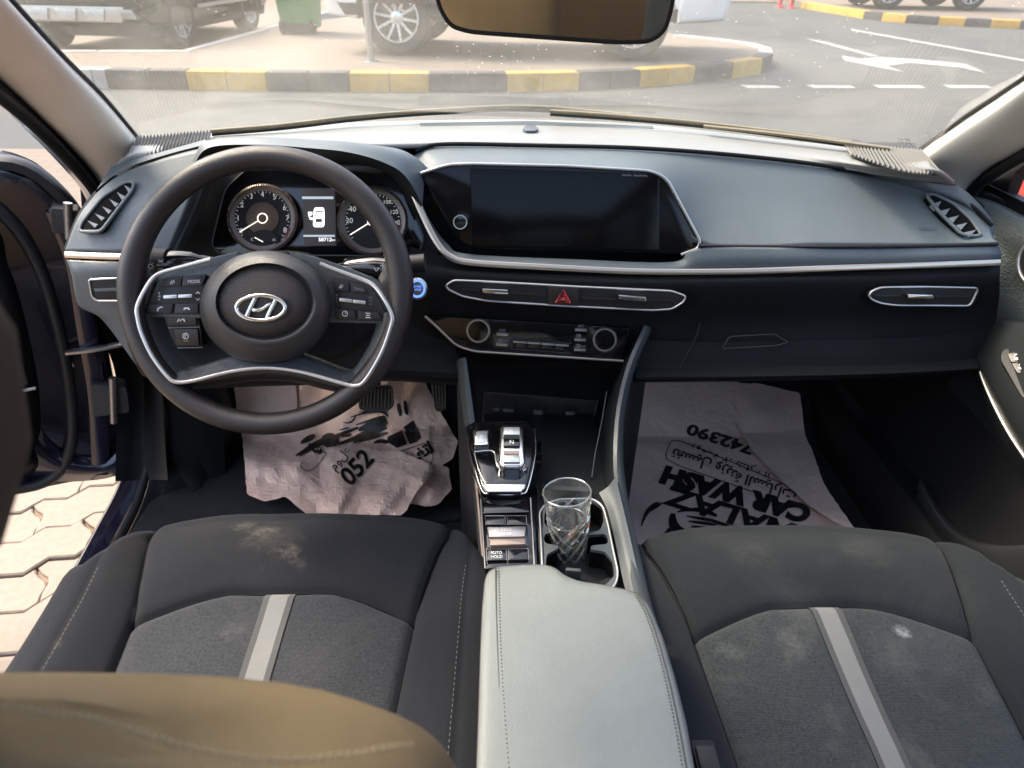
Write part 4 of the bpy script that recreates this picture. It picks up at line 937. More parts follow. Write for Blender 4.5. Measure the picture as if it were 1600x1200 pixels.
def gauge(cx, cy, nums, needle, hub):
    g = dome('gauge', cx, cy, 55, 54, [(1.0, .002), (1.0, .012), (.95, .014), (.93, .008), (.80, .005)], CL, M['gaugering'], cl, n=48)
    prism('dial', CL.many(ell(cx, cy, 43.5, 43, 40), .0062), CL.n * -.003, M['black'], g)
    V = []; F = []                                # knurled outer ring: one notch per rib
    for k in range(90):
        a = 2 * math.pi * k / 90; b = len(V)
        for r, h, da_ in ((51.4, .0142, -.02), (51.4, .0142, .02), (55.6, .0142, .02), (55.6, .0142, -.02), (51.4, .0158, 0), (55.6, .0158, 0)):
            V.append(CL.at(cx + r * math.cos(a + da_), cy + r * .98 * math.sin(a + da_), h))
        F += [(b, b + 4, b + 5, b + 3), (b + 4, b + 1, b + 2, b + 5)]
    mk('knurled_ring', V, F, M['gaugering'], g, smooth=False)['kind'] = 'stuff'
    for s, a, r in nums:
        text('numeral', s, cx + r * math.cos(rad(a)), cy - r * math.sin(rad(a)), 11.5 if len(s) < 3 else 9, CL, .0068, M['dialprint'], g)
    for k in range(41):
        a = rad(-60 + 300 * k / 40 - 0); rr = 41
    t = []
    for k in range(33):
        a = rad(-40 + 260 * k / 32); c, s = math.cos(a), math.sin(a)
        t.append([(cx + 40 * c, cy - 40 * s), (cx + (42.5 if k % 4 else 43) * c, cy - (42.5 if k % 4 else 43) * s)])
    ribbons('scale_marks', t, .8, CL, .0068, M['dialprint'], g)
    if hub: prism('hub_disc', CL.many(ell(cx, cy, 26, 25.5, 32), .0085), CL.n * -.003, M['gauge'], g, bev=.001)
    a = rad(needle); c, s = math.cos(a), math.sin(a)
    ribbons('needle', [[(cx + 8 * c, cy - 8 * s), (cx + 41 * c, cy - 41 * s)]], 1.7, CL, .0125, M['needle'], g)
    tube('needle_ring', CL.many(ell(cx, cy, 7.5, 7.5, 24), .0125), .0009, M['needle'], g, closed=True)
    prism('needle_cap', CL.many(ell(cx, cy, 6.5, 6.5, 20), .0128), CL.n * -.004, M['gauge'], g, bev=.001)
    return g
g1 = gauge(410, 341, [('1', 180, 38), ('2', 147, 38), ('3', 117, 38), ('4', 90, 37), ('5', 60, 38), ('6', 25, 38), ('7', 0, 39), ('8', -28, 40), ('0', 211, 39)], 211, True)
prism('temperature_dial', CL.many(ell(412, 386, 26, 27, 20, 200, 340) + [(430, 380), (424, 378), (400, 378), (394, 380)], .0095), CL.n * -.002, M['black'], g1)
ribbons('temperature_needle', [[(398, 371), (411, 378)]], 1.4, CL, .0115, M['needle'], g1)
text('temperature_mark', 'C', 394, 374, 6, CL, .0105, M['dialprint'], g1); text('temperature_mark', 'H', 428, 375, 6, CL, .0105, M['dialprint'], g1)
ribbons('red_zone', [[(452, 356), (449, 364), (445, 372)]], 2.0, CL, .0072, M['redline'], g1)
g2 = gauge(582, 345, [('20', 180, 36), ('40', 150, 36), ('60', 122, 36), ('80', 95, 36), ('100', 52, 37), ('120', 22, 36), ('140', -5, 36)], 212, False)
ribbons('red_zone', [[(625, 352), (622, 362)]], 2.0, CL, .0072, M['redline'], g2)
lcd = prism('trip_display', CL.many([(472, 294), (523, 294), (525, 384), (475, 384)], .004), CL.n * -.003, M['lcdback'], cl, bev=.0005)
patch('lcd_bar', [[(472, 307), (521, 307), (521, 311), (472, 311)], [(474, 367), (523, 367), (523, 370), (474, 370)]], CL, .0044, M['lcd'], lcd)
patch('car_symbol', [rnd([(490, 328), (492, 324), (506, 324), (507, 330), (507, 352), (505, 355), (491, 355), (489, 352)], 3), [(481, 331), (488, 331), (488, 336), (482, 338)], [(482, 338), (489, 340), (488, 344), (484, 343)]], CL, .0044, M['lcdlight'], lcd)
patch('car_roof_symbol', [[(493, 342), (503, 342), (503, 347), (493, 347)], [(492, 329), (505, 329), (504, 331), (493, 331)]], CL, .0047, M['lcdback'], lcd)
text('odometer', '58712', 508, 374.5, 8, CL, .0045, M['lcdlight'], lcd, bold=.02, sx=1.05); text('odometer_unit', 'km', 521, 375, 4.5, CL, .0045, M['lcdlight'], lcd)
# passenger soft panel over and beside the screen
Pt = YR(((636, 262), (650, 240), (690, 229), (850, 231), (1000, 235), (1150, 246), (1300, 264), (1425, 290), (1505, 318), (1548, 356)), (1.10, 1.13, 1.14, 1.145, 1.14, 1.13, 1.115, 1.10, 1.085, 1.06))
Pm = YR(((644, 270), (664, 254), (700, 246), (850, 248), (1010, 256), (1120, 300), (1280, 318), (1410, 332), (1495, 346), (1552, 370)), (1.085, 1.10, 1.10, 1.095, 1.095, 1.085, 1.07, 1.06, 1.05, 1.03))
Pb = YR(((650, 280), (680, 266), (705, 260), (850, 264), (1022, 275), (1098, 381), (1280, 382), (1400, 382), (1490, 381), (1559, 379)), (1.07, 1.07, 1.07, 1.065, 1.06, 1.02, 1.01, 1.01, 1.01, 1.0))
loft('passenger_panel', [Pt, Pm, Pb], 100, 26, M['dash'], da, thick=.006)
tube('pad_seam', [p + Vector((0, -.002, .004)) for p in Pt[1:]], .0032, M['dashlow'], da, n=80)
loft('pad_step', [[p + Vector((0, .05, -.05)) for p in T3[3:7]], T3[3:7]], 30, 4, M['dashlow'], da)
loft('right_shoulder', [ZR(((1215, 247), (1300, 260), (1385, 276), (1450, 284), (1494, 290), (1524, 312), (1552, 345)), (.969, .964, .957, .950, .944, .925, .895)), ZR(((1215, 250), (1300, 264), (1385, 281), (1452, 296), (1500, 312), (1530, 334), (1556, 366)), (.966, .958, .949, .938, .925, .905, .875)), [p + Vector((0, .0, -.004)) for p in (Pt[5].lerp(Pt[6], .4), Pt[6], Pt[6].lerp(Pt[7], .7), Pt[7].lerp(Pt[8], .3), Pt[8], Pt[8].lerp(Pt[9], .5), Pt[9])]], 40, 10, M['dash'], da)
# seam and band below the panel
tube('panel_gap', YR(((1092, 384), (1200, 385), (1300, 385.5), (1450, 384), (1559, 381)), (1.012, 1.008, 1.003, 1.003, .998)), .0028, M['black'], da, n=30)
Bt = YR(((634, 274), (648, 292), (670, 340), (700, 382), (735, 397), (900, 405), (1050, 409), (1092, 388), (1250, 387), (1400, 387), (1561, 384)), (1.08, 1.07, 1.05, 1.03, 1.015, 1.015, 1.015, 1.01, 1.003, 1.003, .998))
Bb = YR(((640, 292), (650, 315), (668, 355), (692, 398), (735, 415), (900, 424), (1050, 428), (1110, 427), (1250, 423), (1400, 418), (1562, 411)), (1.06, 1.045, 1.03, 1.012, 1.0, 1.0, 1.0, 1.0, .995, .995, .992))
loft('lower_band', [Bt, [a.lerp(b, .5) + Vector((0, -.004, .002)) for a, b in zip(Bt, Bb)], Bb], 90, 10, M['dash'], da, thick=.006)
Cs = YR(((641, 288), (652, 316), (668, 352), (686, 384), (704, 401), (735, 410), (850, 417), (1000, 424), (1150, 424), (1300, 419), (1450, 414), (1562, 410)), (1.058, 1.042, 1.028, 1.012, 1.003, .998, .996, .996, .994, .99, .988, .986))
tube('silver_strip', Cs, 1, M['champagne'], da, n=120, flat=(.0046, .003), up=(0, -1, .4))
tube('silver_strip', YR(((103, 398), (150, 400), (200, 401), (240, 401)), (.99, .98, .972, .97)), 1, M['champagne'], da, n=20, flat=(.0046, .003), up=(0, -1, .4))
# touchscreen
SC = PL(onY(880, 320, 1.045), (0, -.965, .26))
so_ = [(657, 272), (700, 258), (740, 257), (880, 260), (1015, 268), (1040, 280), (1092, 376), (1090, 387), (1062, 397), (740, 388), (712, 372)]
scr = prism('touchscreen', SC.many(rnd(so_, [4, 14, 6, 4, 16, 18, 6, 8, 10, 14, 16]), .008), SC.n * -.03, M['scrgloss'], da, bev=.003)
prism('display', SC.many(rnd([(734, 263), (1026, 272), (1030, 276), (1030, 392), (738, 386)], 4), .0088), SC.n * -.004, M['screen'], scr, bev=.0006)
tube('screen_rim', SC.many(rnd([(657, 271), (700, 257), (740, 256), (880, 259), (1017, 267), (1042, 279), (1094, 376), (1091, 388), (1064, 398)], [0, 14, 6, 4, 16, 18, 6, 8, 0]), .010), 1, M['silver'], scr, flat=(.0022, .0024), up=SC.n)
kn = dome('screen_knob', 719, 347, 12, 12.5, [(1.0, .008), (1.0, .020), (.92, .023), (.80, .023)], SC, M['chrome'], scr, n=32)
dome('knob_cap', 719, 347, 9.6, 10, [(1, .021), (.97, .0238), (.5, .0242)], SC, M['gloss'], kn, n=28)
ribbons('screen_print', [[(972 + 3.1 * k, 272 + .1 * k + (.8 if k % 3 else 0)), (972 + 3.1 * k + 1.9, 275 + .1 * k - (.9 if k % 2 else 0))] for k in range(13) if k != 5], 1.0, SC, .0092, M['greyprint'], scr)
text('airbag_mark', 'AIRBAG', 1450, 358, 8, PL(onY(1450, 358, 1.032), (0, -.8, .6)), -.001, M['consgrey'], da, rot=1)
prism('sun_sensor', [p + Vector((0, 0, .0)) for p in ZR(rnd([(816, 201), (822, 195), (836, 195), (842, 201), (836, 204), (822, 204)], 2), .981)], (0, 0, -.012), M['consgrey'], da, bev=.003)
prism('defroster_slot', ZR(rnd([(655, 192), (830, 189), (1020, 197), (1022, 201), (830, 195), (657, 197)], 1), .9738), (0, 0, -.004), M['consgrey'], da)
# middle fascia with vents
Mt = YR(((640, 385), (665, 392), (700, 402), (735, 408), (900, 418), (1050, 421), (1250, 417), (1400, 413), (1566, 406)), (1.05, 1.04, 1.025, 1.018, 1.015, 1.014, 1.01, 1.008, 1.003))
Mt2 = YR(((640, 395), (665, 402), (700, 412), (735, 418), (900, 428), (1050, 431), (1250, 427), (1400, 423), (1563, 417)), (1.04, 1.03, 1.015, 1.008, 1.005, 1.004, 1.0, .998, .995))
M1 = YR(((640, 425), (665, 428), (700, 432), (735, 436), (900, 444), (1050, 446), (1250, 442), (1400, 440), (1562, 436)), (1.01, 1.0, .995, .99, .988, .988, .985, .985, .985))
M2 = YR(((640, 490), (668, 494), (700, 495), (735, 497), (900, 506), (1050, 506), (1250, 502), (1400, 498), (1558, 490)), (1.02, 1.01, 1.005, 1.005, 1.005, 1.005, 1.0, .998, .995))
M3 = YR(((640, 540), (690, 545), (715, 545), (740, 546), (900, 550), (1050, 555), (1250, 555), (1400, 550), (1545, 540)), (1.02, 1.015, 1.03, 1.03, 1.03, 1.0, .985, .985, .985))
M4 = YR(((600, 590), (700, 598), (715, 560), (740, 560), (900, 560), (1010, 596), (1200, 592), (1380, 588), (1530, 582)), (.99, .99, 1.03, 1.03, 1.03, .985, .975, .975, .975))
loft('fascia', [Mt, Mt2, M1, M2, M3], 90, 26, M['dashlow'], da)
loft('glove_box', [YR(((1000, 530), (1100, 534), (1250, 532), (1400, 528), (1545, 515)), (.998, .99, .985, .985, .99)), YR(((995, 570), (1100, 572), (1250, 570), (1400, 566), (1538, 556)), (.985, .975, .97, .97, .975)), YR(((992, 597), (1100, 596), (1250, 594), (1400, 590), (1528, 584)), (.985, .978, .975, .975, .98)), YR(((992, 592), (1100, 590), (1250, 588), (1400, 584), (1528, 578)), (1.3, 1.3, 1.3, 1.3, 1.3))], 40, 20, M['dashlow'], da)
M['latch'] = pm('glove_box_gap', (.03, .032, .034), .6)
GP = PL(onY(1180, 530, .984), (0, -.98, .2))
tube('glove_box_latch', GP.many(rnd([(1128, 545), (1140, 526), (1210, 522), (1232, 535), (1212, 540)], 4), .004), .0009, M['latch'], da, closed=True)
tube('glove_box_gap', YR(((1094, 504), (1086, 530), (1070, 560), (1052, 596)), (1.0, .992, .98, .974)), .0014, M['black'], da, n=12)
loft('knee_panel', [YR(((186, 500), (240, 480), (340, 470), (480, 470), (600, 470), (690, 480)), (1.03, 1.03, 1.03, 1.04, 1.04, 1.03)), YR(((200, 540), (250, 548), (340, 548), (480, 548), (600, 545), (712, 548)), (1.0, .99, .99, 1.0, 1.0, 1.01)), YR(((222, 586), (270, 606), (360, 604), (480, 600), (600, 594), (716, 600)), (1.0, .985, .985, .99, .99, 1.0)), YR(((235, 580), (275, 594), (360, 592), (480, 590), (600, 586), (716, 592)), 1.35)], 40, 20, M['dashlow'], da)
loft('left_lower', [YR(((104, 406), (150, 408), (200, 409), (250, 410)), (1.0, .985, .978, .975)), YR(((112, 430), (152, 428), (200, 430), (250, 430)), (.99, .975, .97, .97)), YR(((124, 478), (160, 482), (200, 486), (260, 490)), (1.0, .99, .985, .985)), YR(((160, 500), (190, 520), (220, 530), (270, 530)), (1.01, 1.0, .995, .99)), YR(((214, 572), (236, 592), (262, 606), (300, 610)), (1.01, 1.0, .99, .985))], 24, 26, M['dash'], da, thick=.006)
LV = PL(onY(165, 452, .972), (0, -.98, .15))
lv = prism('lower_vent', LV.many(rnd([(139, 437), (210, 433), (210, 470), (152, 470), (144, 464)], 4), .006), LV.n * -.03, M['black'], da, bev=.001)
tube('vent_frame', LV.many(rnd([(139, 437), (210, 433), (210, 470), (152, 470), (144, 464)], 4), .0065), .0016, M['silver'], lv, closed=True)
prism('vane', LV.many([(146, 451), (210, 449), (210, 454), (148, 456)], .0075), LV.n * -.02, M['dash'], lv, bev=.001)
def slim_vent(out, tabs, Yv, vanes, hz=None):
    pl = PL(onY(out[0][0] + 60, out[0][1], Yv), (0, -.985, .17))
    q = rnd(out, 7)
    v = prism('air_vent', pl.many(q, .006), pl.n * -.04, M['black'], da, bev=.001)
    tube('vent_frame', pl.many(q, .0068), .0017, M['silver'], v, closed=True)
    for a in vanes: prism('vane', pl.many(a, .0076), pl.n * -.02, M['btn'], v, bev=.0006)
    for a in tabs: prism('vent_tab', pl.many(rnd(a, 2), .018), pl.n * -.012, M['chrome'], v, bev=.0022)
    return v, pl
cv, cpl = slim_vent([(697, 446), (708, 438), (760, 440), (900, 448), (1050, 455), (1072, 463), (1068, 472), (1050, 483), (1020, 485), (880, 478), (760, 470), (722, 463), (700, 452)],
    [[(753, 451), (794, 453), (795, 460), (755, 458)], [(966, 461), (1009, 464), (1010, 471), (968, 468)]], .982, [[(722, 451), (750, 453), (750, 456), (724, 454)], [(797, 456), (853, 460), (853, 463), (797, 459)], [(908, 464), (964, 467), (964, 470), (908, 467)], [(1012, 468), (1056, 469), (1052, 472), (1012, 471)]])
hz = prism('hazard_switch', cpl.many([(857, 447), (905, 450), (904, 478), (856, 475)], .010), cpl.n * -.02, M['btn'], cv, bev=.002)
M['hazred'] = pm('hazard_red_print', (.85, .10, .09), .5)
tube('triangle_mark', cpl.many([(880, 453), (868.5, 472), (891, 473)], .0104), .0016, M['hazred'], hz, closed=True, segs=6)
tube('triangle_mark', cpl.many([(880, 459), (873.5, 470), (886.5, 470.5)], .0104), .001, M['hazred'], hz, closed=True, segs=6)
patch('triangle_fill', [[(880, 463.5), (876, 469), (884, 469.2)]], cpl, .0106, M['hazred'], hz)
rv, rpl = slim_vent([(1357, 462), (1362, 455), (1376, 449), (1440, 448), (1529, 450), (1516, 478), (1400, 477), (1376, 474), (1362, 468)], [[(1418, 460), (1459, 461), (1459, 467), (1419, 466)]], .982, [[(1366, 461), (1416, 461), (1416, 464), (1366, 464)], [(1461, 462), (1516, 462), (1515, 465), (1461, 465)]])
# climate control panel
HP = PL(onY(840, 528, .998), (0, -.985, .17))
hv = prism('climate_panel', HP.many(rnd([(666, 494), (780, 500), (984, 513), (980, 530), (972, 562), (742, 548), (716, 541)], [2, 2, 3, 3, 3, 14, 14]), .006), HP.n * -.03, M['gloss'], da, bev=.002)
tube('panel_trim', HP.many(rnd([(664, 494), (680, 508), (714, 541), (742, 549), (860, 556.5), (974, 564)], [0, 6, 12, 10, 4, 0]), .008), 1, M['champagne'], hv, flat=(.0022, .002), up=HP.n)
for cx, cy in ((747, 517), (945, 531)):
    k = dome('temperature_knob', cx, cy, 19, 19, [(1.04, .006), (1.0, .024), (.94, .027), (.84, .027)], HP, M['silver'], hv, n=40)
    dome('knob_cap', cx, cy, 16.2, 16.2, [(1, .0255), (.97, .0275), (.6, .0280)], HP, M['gloss'], k, n=32)
for cx, cy, s in ((785, 523, 'OFF'), (784, 539, 'FRONT'), (908, 516, 'A/C'), (907, 531.5, 'MODE'), (906, 547, 'REAR')):
    k = prism('climate_button', HP.many([(cx - 9, cy - 2.2), (cx + 9, cy - 1.4), (cx + 9, cy + 2.4), (cx - 9, cy + 1.6)], .012), HP.n * -.008, M['silver'], hv, bev=.001)
    if s in ('OFF', 'A/C'): text('button_print', s, cx, cy - 6.5, 6, HP, .0065, M['greyprint'], k, rot=-3)
    else:
        ribbons('button_symbol', [ell(cx - 3, cy - 6.5, 3.6, 2.6, 12) + [(cx + .6, cy - 6.5)], [(cx - 4, cy - 5), (cx - 3, cy - 8)], [(cx - 2, cy - 5), (cx - 1, cy - 8)]], .9, HP, .0065, M['greyprint'], k)
        if s != 'MODE': text('button_print', s, cx + 5.5, cy - 6, 3.6, HP, .0065, M['greyprint'], k, rot=-3)
for k in range(4):
    x0, x1 = 802 + 22 * k, 823 + 22 * k; y0 = 533 + 1.7 * k
    prism('toggle_key', HP.many([(x0, y0), (x1, y0 + 1.6), (x1, y0 + 10), (x0, y0 + 8.6)], .012), HP.n * -.008, M['gloss'], hv, bev=.0012)
    prism('key_edge', HP.many([(x0, y0 - .5), (x1, y0 + 1.1), (x1, y0 + 4), (x0, y0 + 2.6)], .0132), HP.n * -.003, M['silver'], hv, bev=.0006)
tube('key_frame', HP.many([(799, 530), (893, 537), (892, 552), (798, 545)], .007), .0009, M['consgrey'], hv, closed=True)
# starter button
SB = PL(onY(652, 451, .985), (0, -.95, .3))
sb = dome('start_button', 652, 451, 15.5, 17, [(1.05, 0), (1.0, .010), (.86, .012), (.82, .008)], SB, M['silver'], da, n=36)
M['blue'] = emit('blue_lit_ring', (.10, .22, .85), .55)
dome('lit_ring', 652, 451, 12.6, 14, [(1, .007), (.98, .0095), (.78, .0095)], SB, M['blue'], sb, n=32)
dome('button_face', 652, 451, 10, 11, [(1, .009), (.95, .0105), (.4, .011)], SB, M['metal'], sb, n=28)
text('button_print', 'START', 653, 448, 4.4, SB, .0113, M['blue'], sb); text('button_print', 'STOP', 653, 453, 4.4, SB, .0113, M['blue'], sb)
# switches on the knee panel left of the column
KP = PL(onY(300, 505, .985), (0, -.97, .24))
sw = prism('switch_bank', KP.many(rnd([(236, 492), (310, 492), (316, 542), (250, 543)], 4), .004), KP.n * -.02, M['black'], da, bev=.001)
prism('lane_switch', KP.many(rnd([(262, 493), (306, 493), (307, 508), (264, 508)], 2), .008), KP.n * -.012, M['btn'], sw, bev=.001)
ribbons('lane_symbol', [[(277, 503), (280, 498)], [(281, 502), (285, 498), (288, 502)], [(289, 503), (287, 498)]], 1.4, KP, .0085, M['white'], sw)
prism('brake_switch', KP.many(rnd([(272, 514), (309, 514), (311, 540), (276, 540)], 2), .008), KP.n * -.012, M['btn'], sw, bev=.001)
ribbons('brake_symbol', [ell(290, 525, 4.4, 4.4, 16) + [(294.4, 525)], [(289, 528), (289, 522), (292, 523), (289, 525)]], 1.1, KP, .0085, M['white'], sw)
text('button_print', 'PULL', 291, 532.5, 4, KP, .0085, M['greyprint'], sw)
tube('bank_frame', KP.many([(241, 513), (312, 511), (317, 543), (253, 544)], .006), .0012, M['dash'], sw, closed=True)
# dark carcass filling the inside of the dashboard
mk('carcass', [v for y, z0, z1 in ((1.13, .62, .90), (1.40, .55, .94)) for v in (Vector((-.72, y, z0)), Vector((.74, y, z0)), Vector((.74, y, z1)), Vector((-.72, y, z1)))], [(0, 1, 2, 3), (4, 5, 6, 7), (0, 1, 5, 4), (2, 3, 7, 6), (1, 2, 6, 5), (0, 3, 7, 4)], M['black'], da)

# ================================================================== STEERING WHEEL
WN = Vector((0, -.9135, .4067)); WP = PL(onY(415, 455, .82), WN)
sw_ = root('steering_wheel', WP.at(415, 470, -.06), 'black leather steering wheel with silver trim and oval chrome badge', 'steering wheel')
# rim: thicker at the grips
cx, cy, rx, ry = 415.5, 454, 211.5, 208
rp = [WP.at(cx + rx * math.cos(a), cy + ry * math.sin(a), 0) for a in [2 * math.pi * k / 96 for k in range(96)]]
V = []; F = []
for i, p in enumerate(rp):
    a = 2 * math.pi * i / 96
    t = (rp[(i + 1) % 96] - rp[i - 1]).normalized(); s = t.cross(WN).normalized()
    R0 = .0145 + .0014 * math.exp(-((math.sin(a) + .12) / .25) ** 2)
    for k in range(16):
        b = 2 * math.pi * k / 16
        V.append(p + s * R0 * math.cos(b) + WN * R0 * 1.08 * math.sin(b))
F = grid_faces(16, 96, True) + [((95) * 16 + k, 95 * 16 + (k + 1) % 16, (k + 1) % 16, k) for k in range(16)]
rim = mk('rim', V, F, M['leather'], sw_, ang=80)
M['spokepl'] = pm('spoke_satin_plastic', (.085, .095, .098), .28, rvar=.06, vscale=9)
# plates that carry the switches, left and right
def sp(name, pts, h, dep, mat, bev=.003, r=4, par=None): return prism(name, WP.many(rnd(pts, r), h), WN * -dep, mat, par or sw_, bev=bev)
lsp = sp('spoke', [(204, 500), (212, 478), (228, 440), (246, 424), (280, 416), (330, 402), (372, 392), (372, 500), (318, 497), (232, 496), (222, 512)], -.012, .022, M['spokepl'], .006, 5)
rsp = sp('spoke', [(628, 500), (620, 478), (600, 448), (578, 432), (540, 418), (500, 404), (452, 392), (452, 500), (520, 504), (600, 506), (606, 520)], -.012, .022, M['spokepl'], .006, 5)
# swept shoulders joining the plates to the rim
for s, pts in (('l', [[(225, 400), (232, 418), (240, 432)], [(212, 440), (226, 440), (240, 440)], [(205, 480), (216, 482), (226, 484)], [(206, 520), (218, 512), (228, 506)]]), ('r', [[(604, 405), (598, 420), (590, 436)], [(620, 440), (606, 442), (596, 446)], [(627, 484), (616, 484), (606, 488)], [(624, 520), (612, 514), (604, 508)]])):
    loft('shoulder', [WP.many(p, -.004 if k in (1, 2) else -.010) for k, p in enumerate(pts)], 10, 14, M['leather'], sw_, thick=.012)
# lower spoke: legs and bridge
leg = lambda pts, h: WP.many(pts, h)
def bandloft(name, outer, inner, h0, h1, mat, dep=.016, n=70):
    O = [WP.at(x, y, h) for (x, y), h in zip(outer, h0)]; I = WP.many(inner, h1)
    return loft(name, [[p - WN * dep for p in O], O, [a.lerp(b, .5) + WN * .002 for a, b in zip(O, I)], I, [p - WN * (dep + .012) for p in I]], n, 18, mat, sw_, ang=60)
outl = [(214, 484), (219, 512), (236, 552), (262, 588), (276, 597), (300, 596), (360, 582), (415, 576), (470, 582), (535, 600), (556, 604), (570, 596), (596, 552), (611, 510), (613, 488)]
inl = [(238, 484), (244, 506), (256, 536), (278, 570), (286, 577), (304, 574), (358, 558), (415, 540), (472, 556), (530, 578), (545, 580), (556, 572), (576, 540), (588, 508), (590, 488)]
LH = [.004, .010, .0125, .0125, .012, .010, .004, .002, .004, .010, .012, .0125, .0125, .010, .004]
bandloft('lower_spoke', outl, inl, LH, -.022, M['spokepl'])
bo = [(258, 600), (285, 607), (320, 606), (370, 598), (415, 594), (462, 597), (510, 609), (545, 614), (572, 606)]
bi = [(268, 590), (284, 598), (316, 592), (362, 583), (415, 577), (468, 583), (524, 599), (548, 604), (566, 598)]
loft('bridge_underside', [WP.many(bi, -.004), WP.many([(a[0] * .5 + b[0] * .5, a[1] * .5 + b[1] * .5) for a, b in zip(bi, bo)], -.006), WP.many(bo, -.020), WP.many(bo, -.034)], 50, 12, M['leather'], sw_)
TR = [(330, 405, .003), (280, 418, .003), (248, 428, .004), (232, 444, .008), (215, 478, .0145), (216, 500, .0150), (222, 522, .0150), (238, 556, .0150), (262, 588, .0150), (276, 597, .014), (302, 595, .012), (360, 581, .007), (415, 575, .005), (470, 581, .007), (535, 599, .012), (556, 603, .014), (571, 594, .0150), (596, 552, .0150), (611, 510, .0150), (613, 494, .0150), (602, 470, .014), (584, 446, .007), (564, 436, .004), (520, 420, .003), (500, 412, .003)]
tube('silver_trim', [WP.at(*q) for q in TR], 1, M['silver'], sw_, n=150, flat=(.0026, .0026), up=WN)
# hub with airbag cover
hub = dome('airbag_cover', 415, 480, 103, 89, [(1.0, -.03), (1.0, .0), (.97, .012), (.90, .021), (.80, .026), (.755, .0275), (.735, .026), (.72, .021), (.70, .019), (.66, .021), (.4, .025), (.12, .0265)], WP, M['hubpl'], sw_, n=64, ang=70,
           fn=lambda s: ell(412 + 3 * s, 471 + 9 * max(0, s - .72) / .28, 103 * s if s > .75 else 104 * s, (89 if s > .9 else 84) * s + (0 if s > .9 else -2), 64))
M['hubrec'] = pm('hub_centre_brown_black', (.026, .020, .017), .45, grain=.4, gscale=600, kind='leather')
dome('hub_centre', 412, 471, 72, 55, [(1.0, .021), (.98, .0228), (.7, .0255), (.3, .0275), (.1, .028)], WP, M['hubrec'], sw_, n=56, ang=70)
bd = tube('badge', WP.many(ell(408, 481, 38, 19.5, 48), .031), 1, M['chrome'], sw_, closed=True, flat=(.0024, .0026), up=WN, segs=10)
def stroke(pts, wds, h=.0315):
    P = [Vector(p) for p in pts]; m = len(P); A = []; B = []
    for i in range(m):
        t = (P[min(i + 1, m - 1)] - P[max(i - 1, 0)]).normalized(); nn = Vector((-t.y, t.x))
        A.append(P[i] + nn * wds[i] / 2); B.append(P[i] - nn * wds[i] / 2)
    return prism('badge_stroke', WP.many([(p.x, p.y) for p in A + B[::-1]], h), WN * -.005, M['chrome'], bd, bev=.0012)
def q3(a, b, c, n=10): return [tuple(Vector(a) * (1 - t) ** 2 + Vector(b) * 2 * t * (1 - t) + Vector(c) * t * t) for t in [k / (n - 1) for k in range(n)]]
stroke(q3((400, 463.5), (392, 478), (384, 497)), [5] + [6.5] * 8 + [7])
stroke(q3((433, 465), (424, 480), (416, 499)), [7] + [6.5] * 8 + [5])
stroke(q3((394, 484), (408, 486), (414, 480), 6) + q3((414, 480), (420, 474), (428, 474), 5)[1:], [5, 5.5, 6, 6, 5.5, 5, 5, 4.5, 4, 4])
ribbons('airbag_seal', [[(407, 521), (414, 521), (419, 523)], [(409, 526), (411, 524)]], 1.6, WP, .0232, M['black'], sw_)
text('airbag_mark', 'AIRBAG', 412, 543.5, 9.5, WP, .0283, M['black'], sw_, bold=.01)
# switches
def wbtn(pts, par, h=-.004, r=2): return sp('wheel_button', pts, h, .012, M['btn'], .0016, r, par)
sp('switch_panel', [(222, 490), (236, 456), (252, 434), (322, 428), (318, 452), (312, 492)], -.0075, .008, M['btn'], .001, 4, lsp)
sp('switch_panel', [(518, 432), (560, 440), (582, 450), (594, 470), (606, 498), (604, 502), (524, 500), (522, 460)], -.0075, .008, M['btn'], .001, 4, rsp)
wbtn([(250, 448), (262, 437), (284, 433), (282, 447)], lsp); wbtn([(286, 433), (322, 430), (315, 446), (284, 447)], lsp)
wbtn([(227, 489), (232, 476), (270, 475), (268, 490)], lsp); wbtn([(274, 475), (310, 474), (309, 489), (272, 490)], lsp)
wbtn([(517, 438), (545, 442), (546, 456), (521, 454)], rsp); wbtn([(548, 443), (568, 447), (576, 458), (549, 457)], rsp)
wbtn([(524, 482), (554, 485), (556, 499), (525, 497)], rsp); wbtn([(558, 485), (591, 488), (596, 500), (560, 500)], rsp)
for a, b, par in (((255, 464), (300, 462), lsp), ((530, 468), (571, 473), rsp)):
    for f0, f1 in ((0, .48), (.52, 1)):
        x0, y0, x1, y1 = [a[i] + (b[i] - a[i]) * f for f in (f0, f1) for i in (0, 1)]
        sp('scroll_key', [(x0, y0 - 2.6), (x1, y1 - 2.6), (x1, y1 + 2.8), (x0, y0 + 2.8)], .0015, .01, M['silver'], .001, 1, par)
wt = -.0035
text('button_print', 'MODE', 303, 440, 7, WP, wt, M['white'], lsp, rot=2)
ribbons('voice_symbol', [[(266, 444), (269, 438), (269, 444)], [(271, 438), (272, 442)]], 1.4, WP, wt, M['white'], lsp)
ribbons('phone_symbol', [[(246, 486), (247, 482), (251, 480), (254, 480)], ], 2.2, WP, wt, M['white'], lsp)
ribbons('hang_up_symbol', [[(287, 484), (289, 481.5), (294, 481.5), (296, 484)]], 2.4, WP, wt, M['white'], lsp)
ribbons('seek_symbol', [[(306, 459), (309, 456), (312, 459)], [(306, 466), (309, 469), (312, 466)], [(247, 458), (250, 458)], [(248.5, 456.5), (248.5, 459.5)], [(247, 468), (250, 468)]], 1.3, WP, -.007, M['white'], lsp)
ribbons('volume_symbol', [[(247, 464), (250, 461), (250, 465)]], 1.4, WP, -.007, M['white'], lsp)
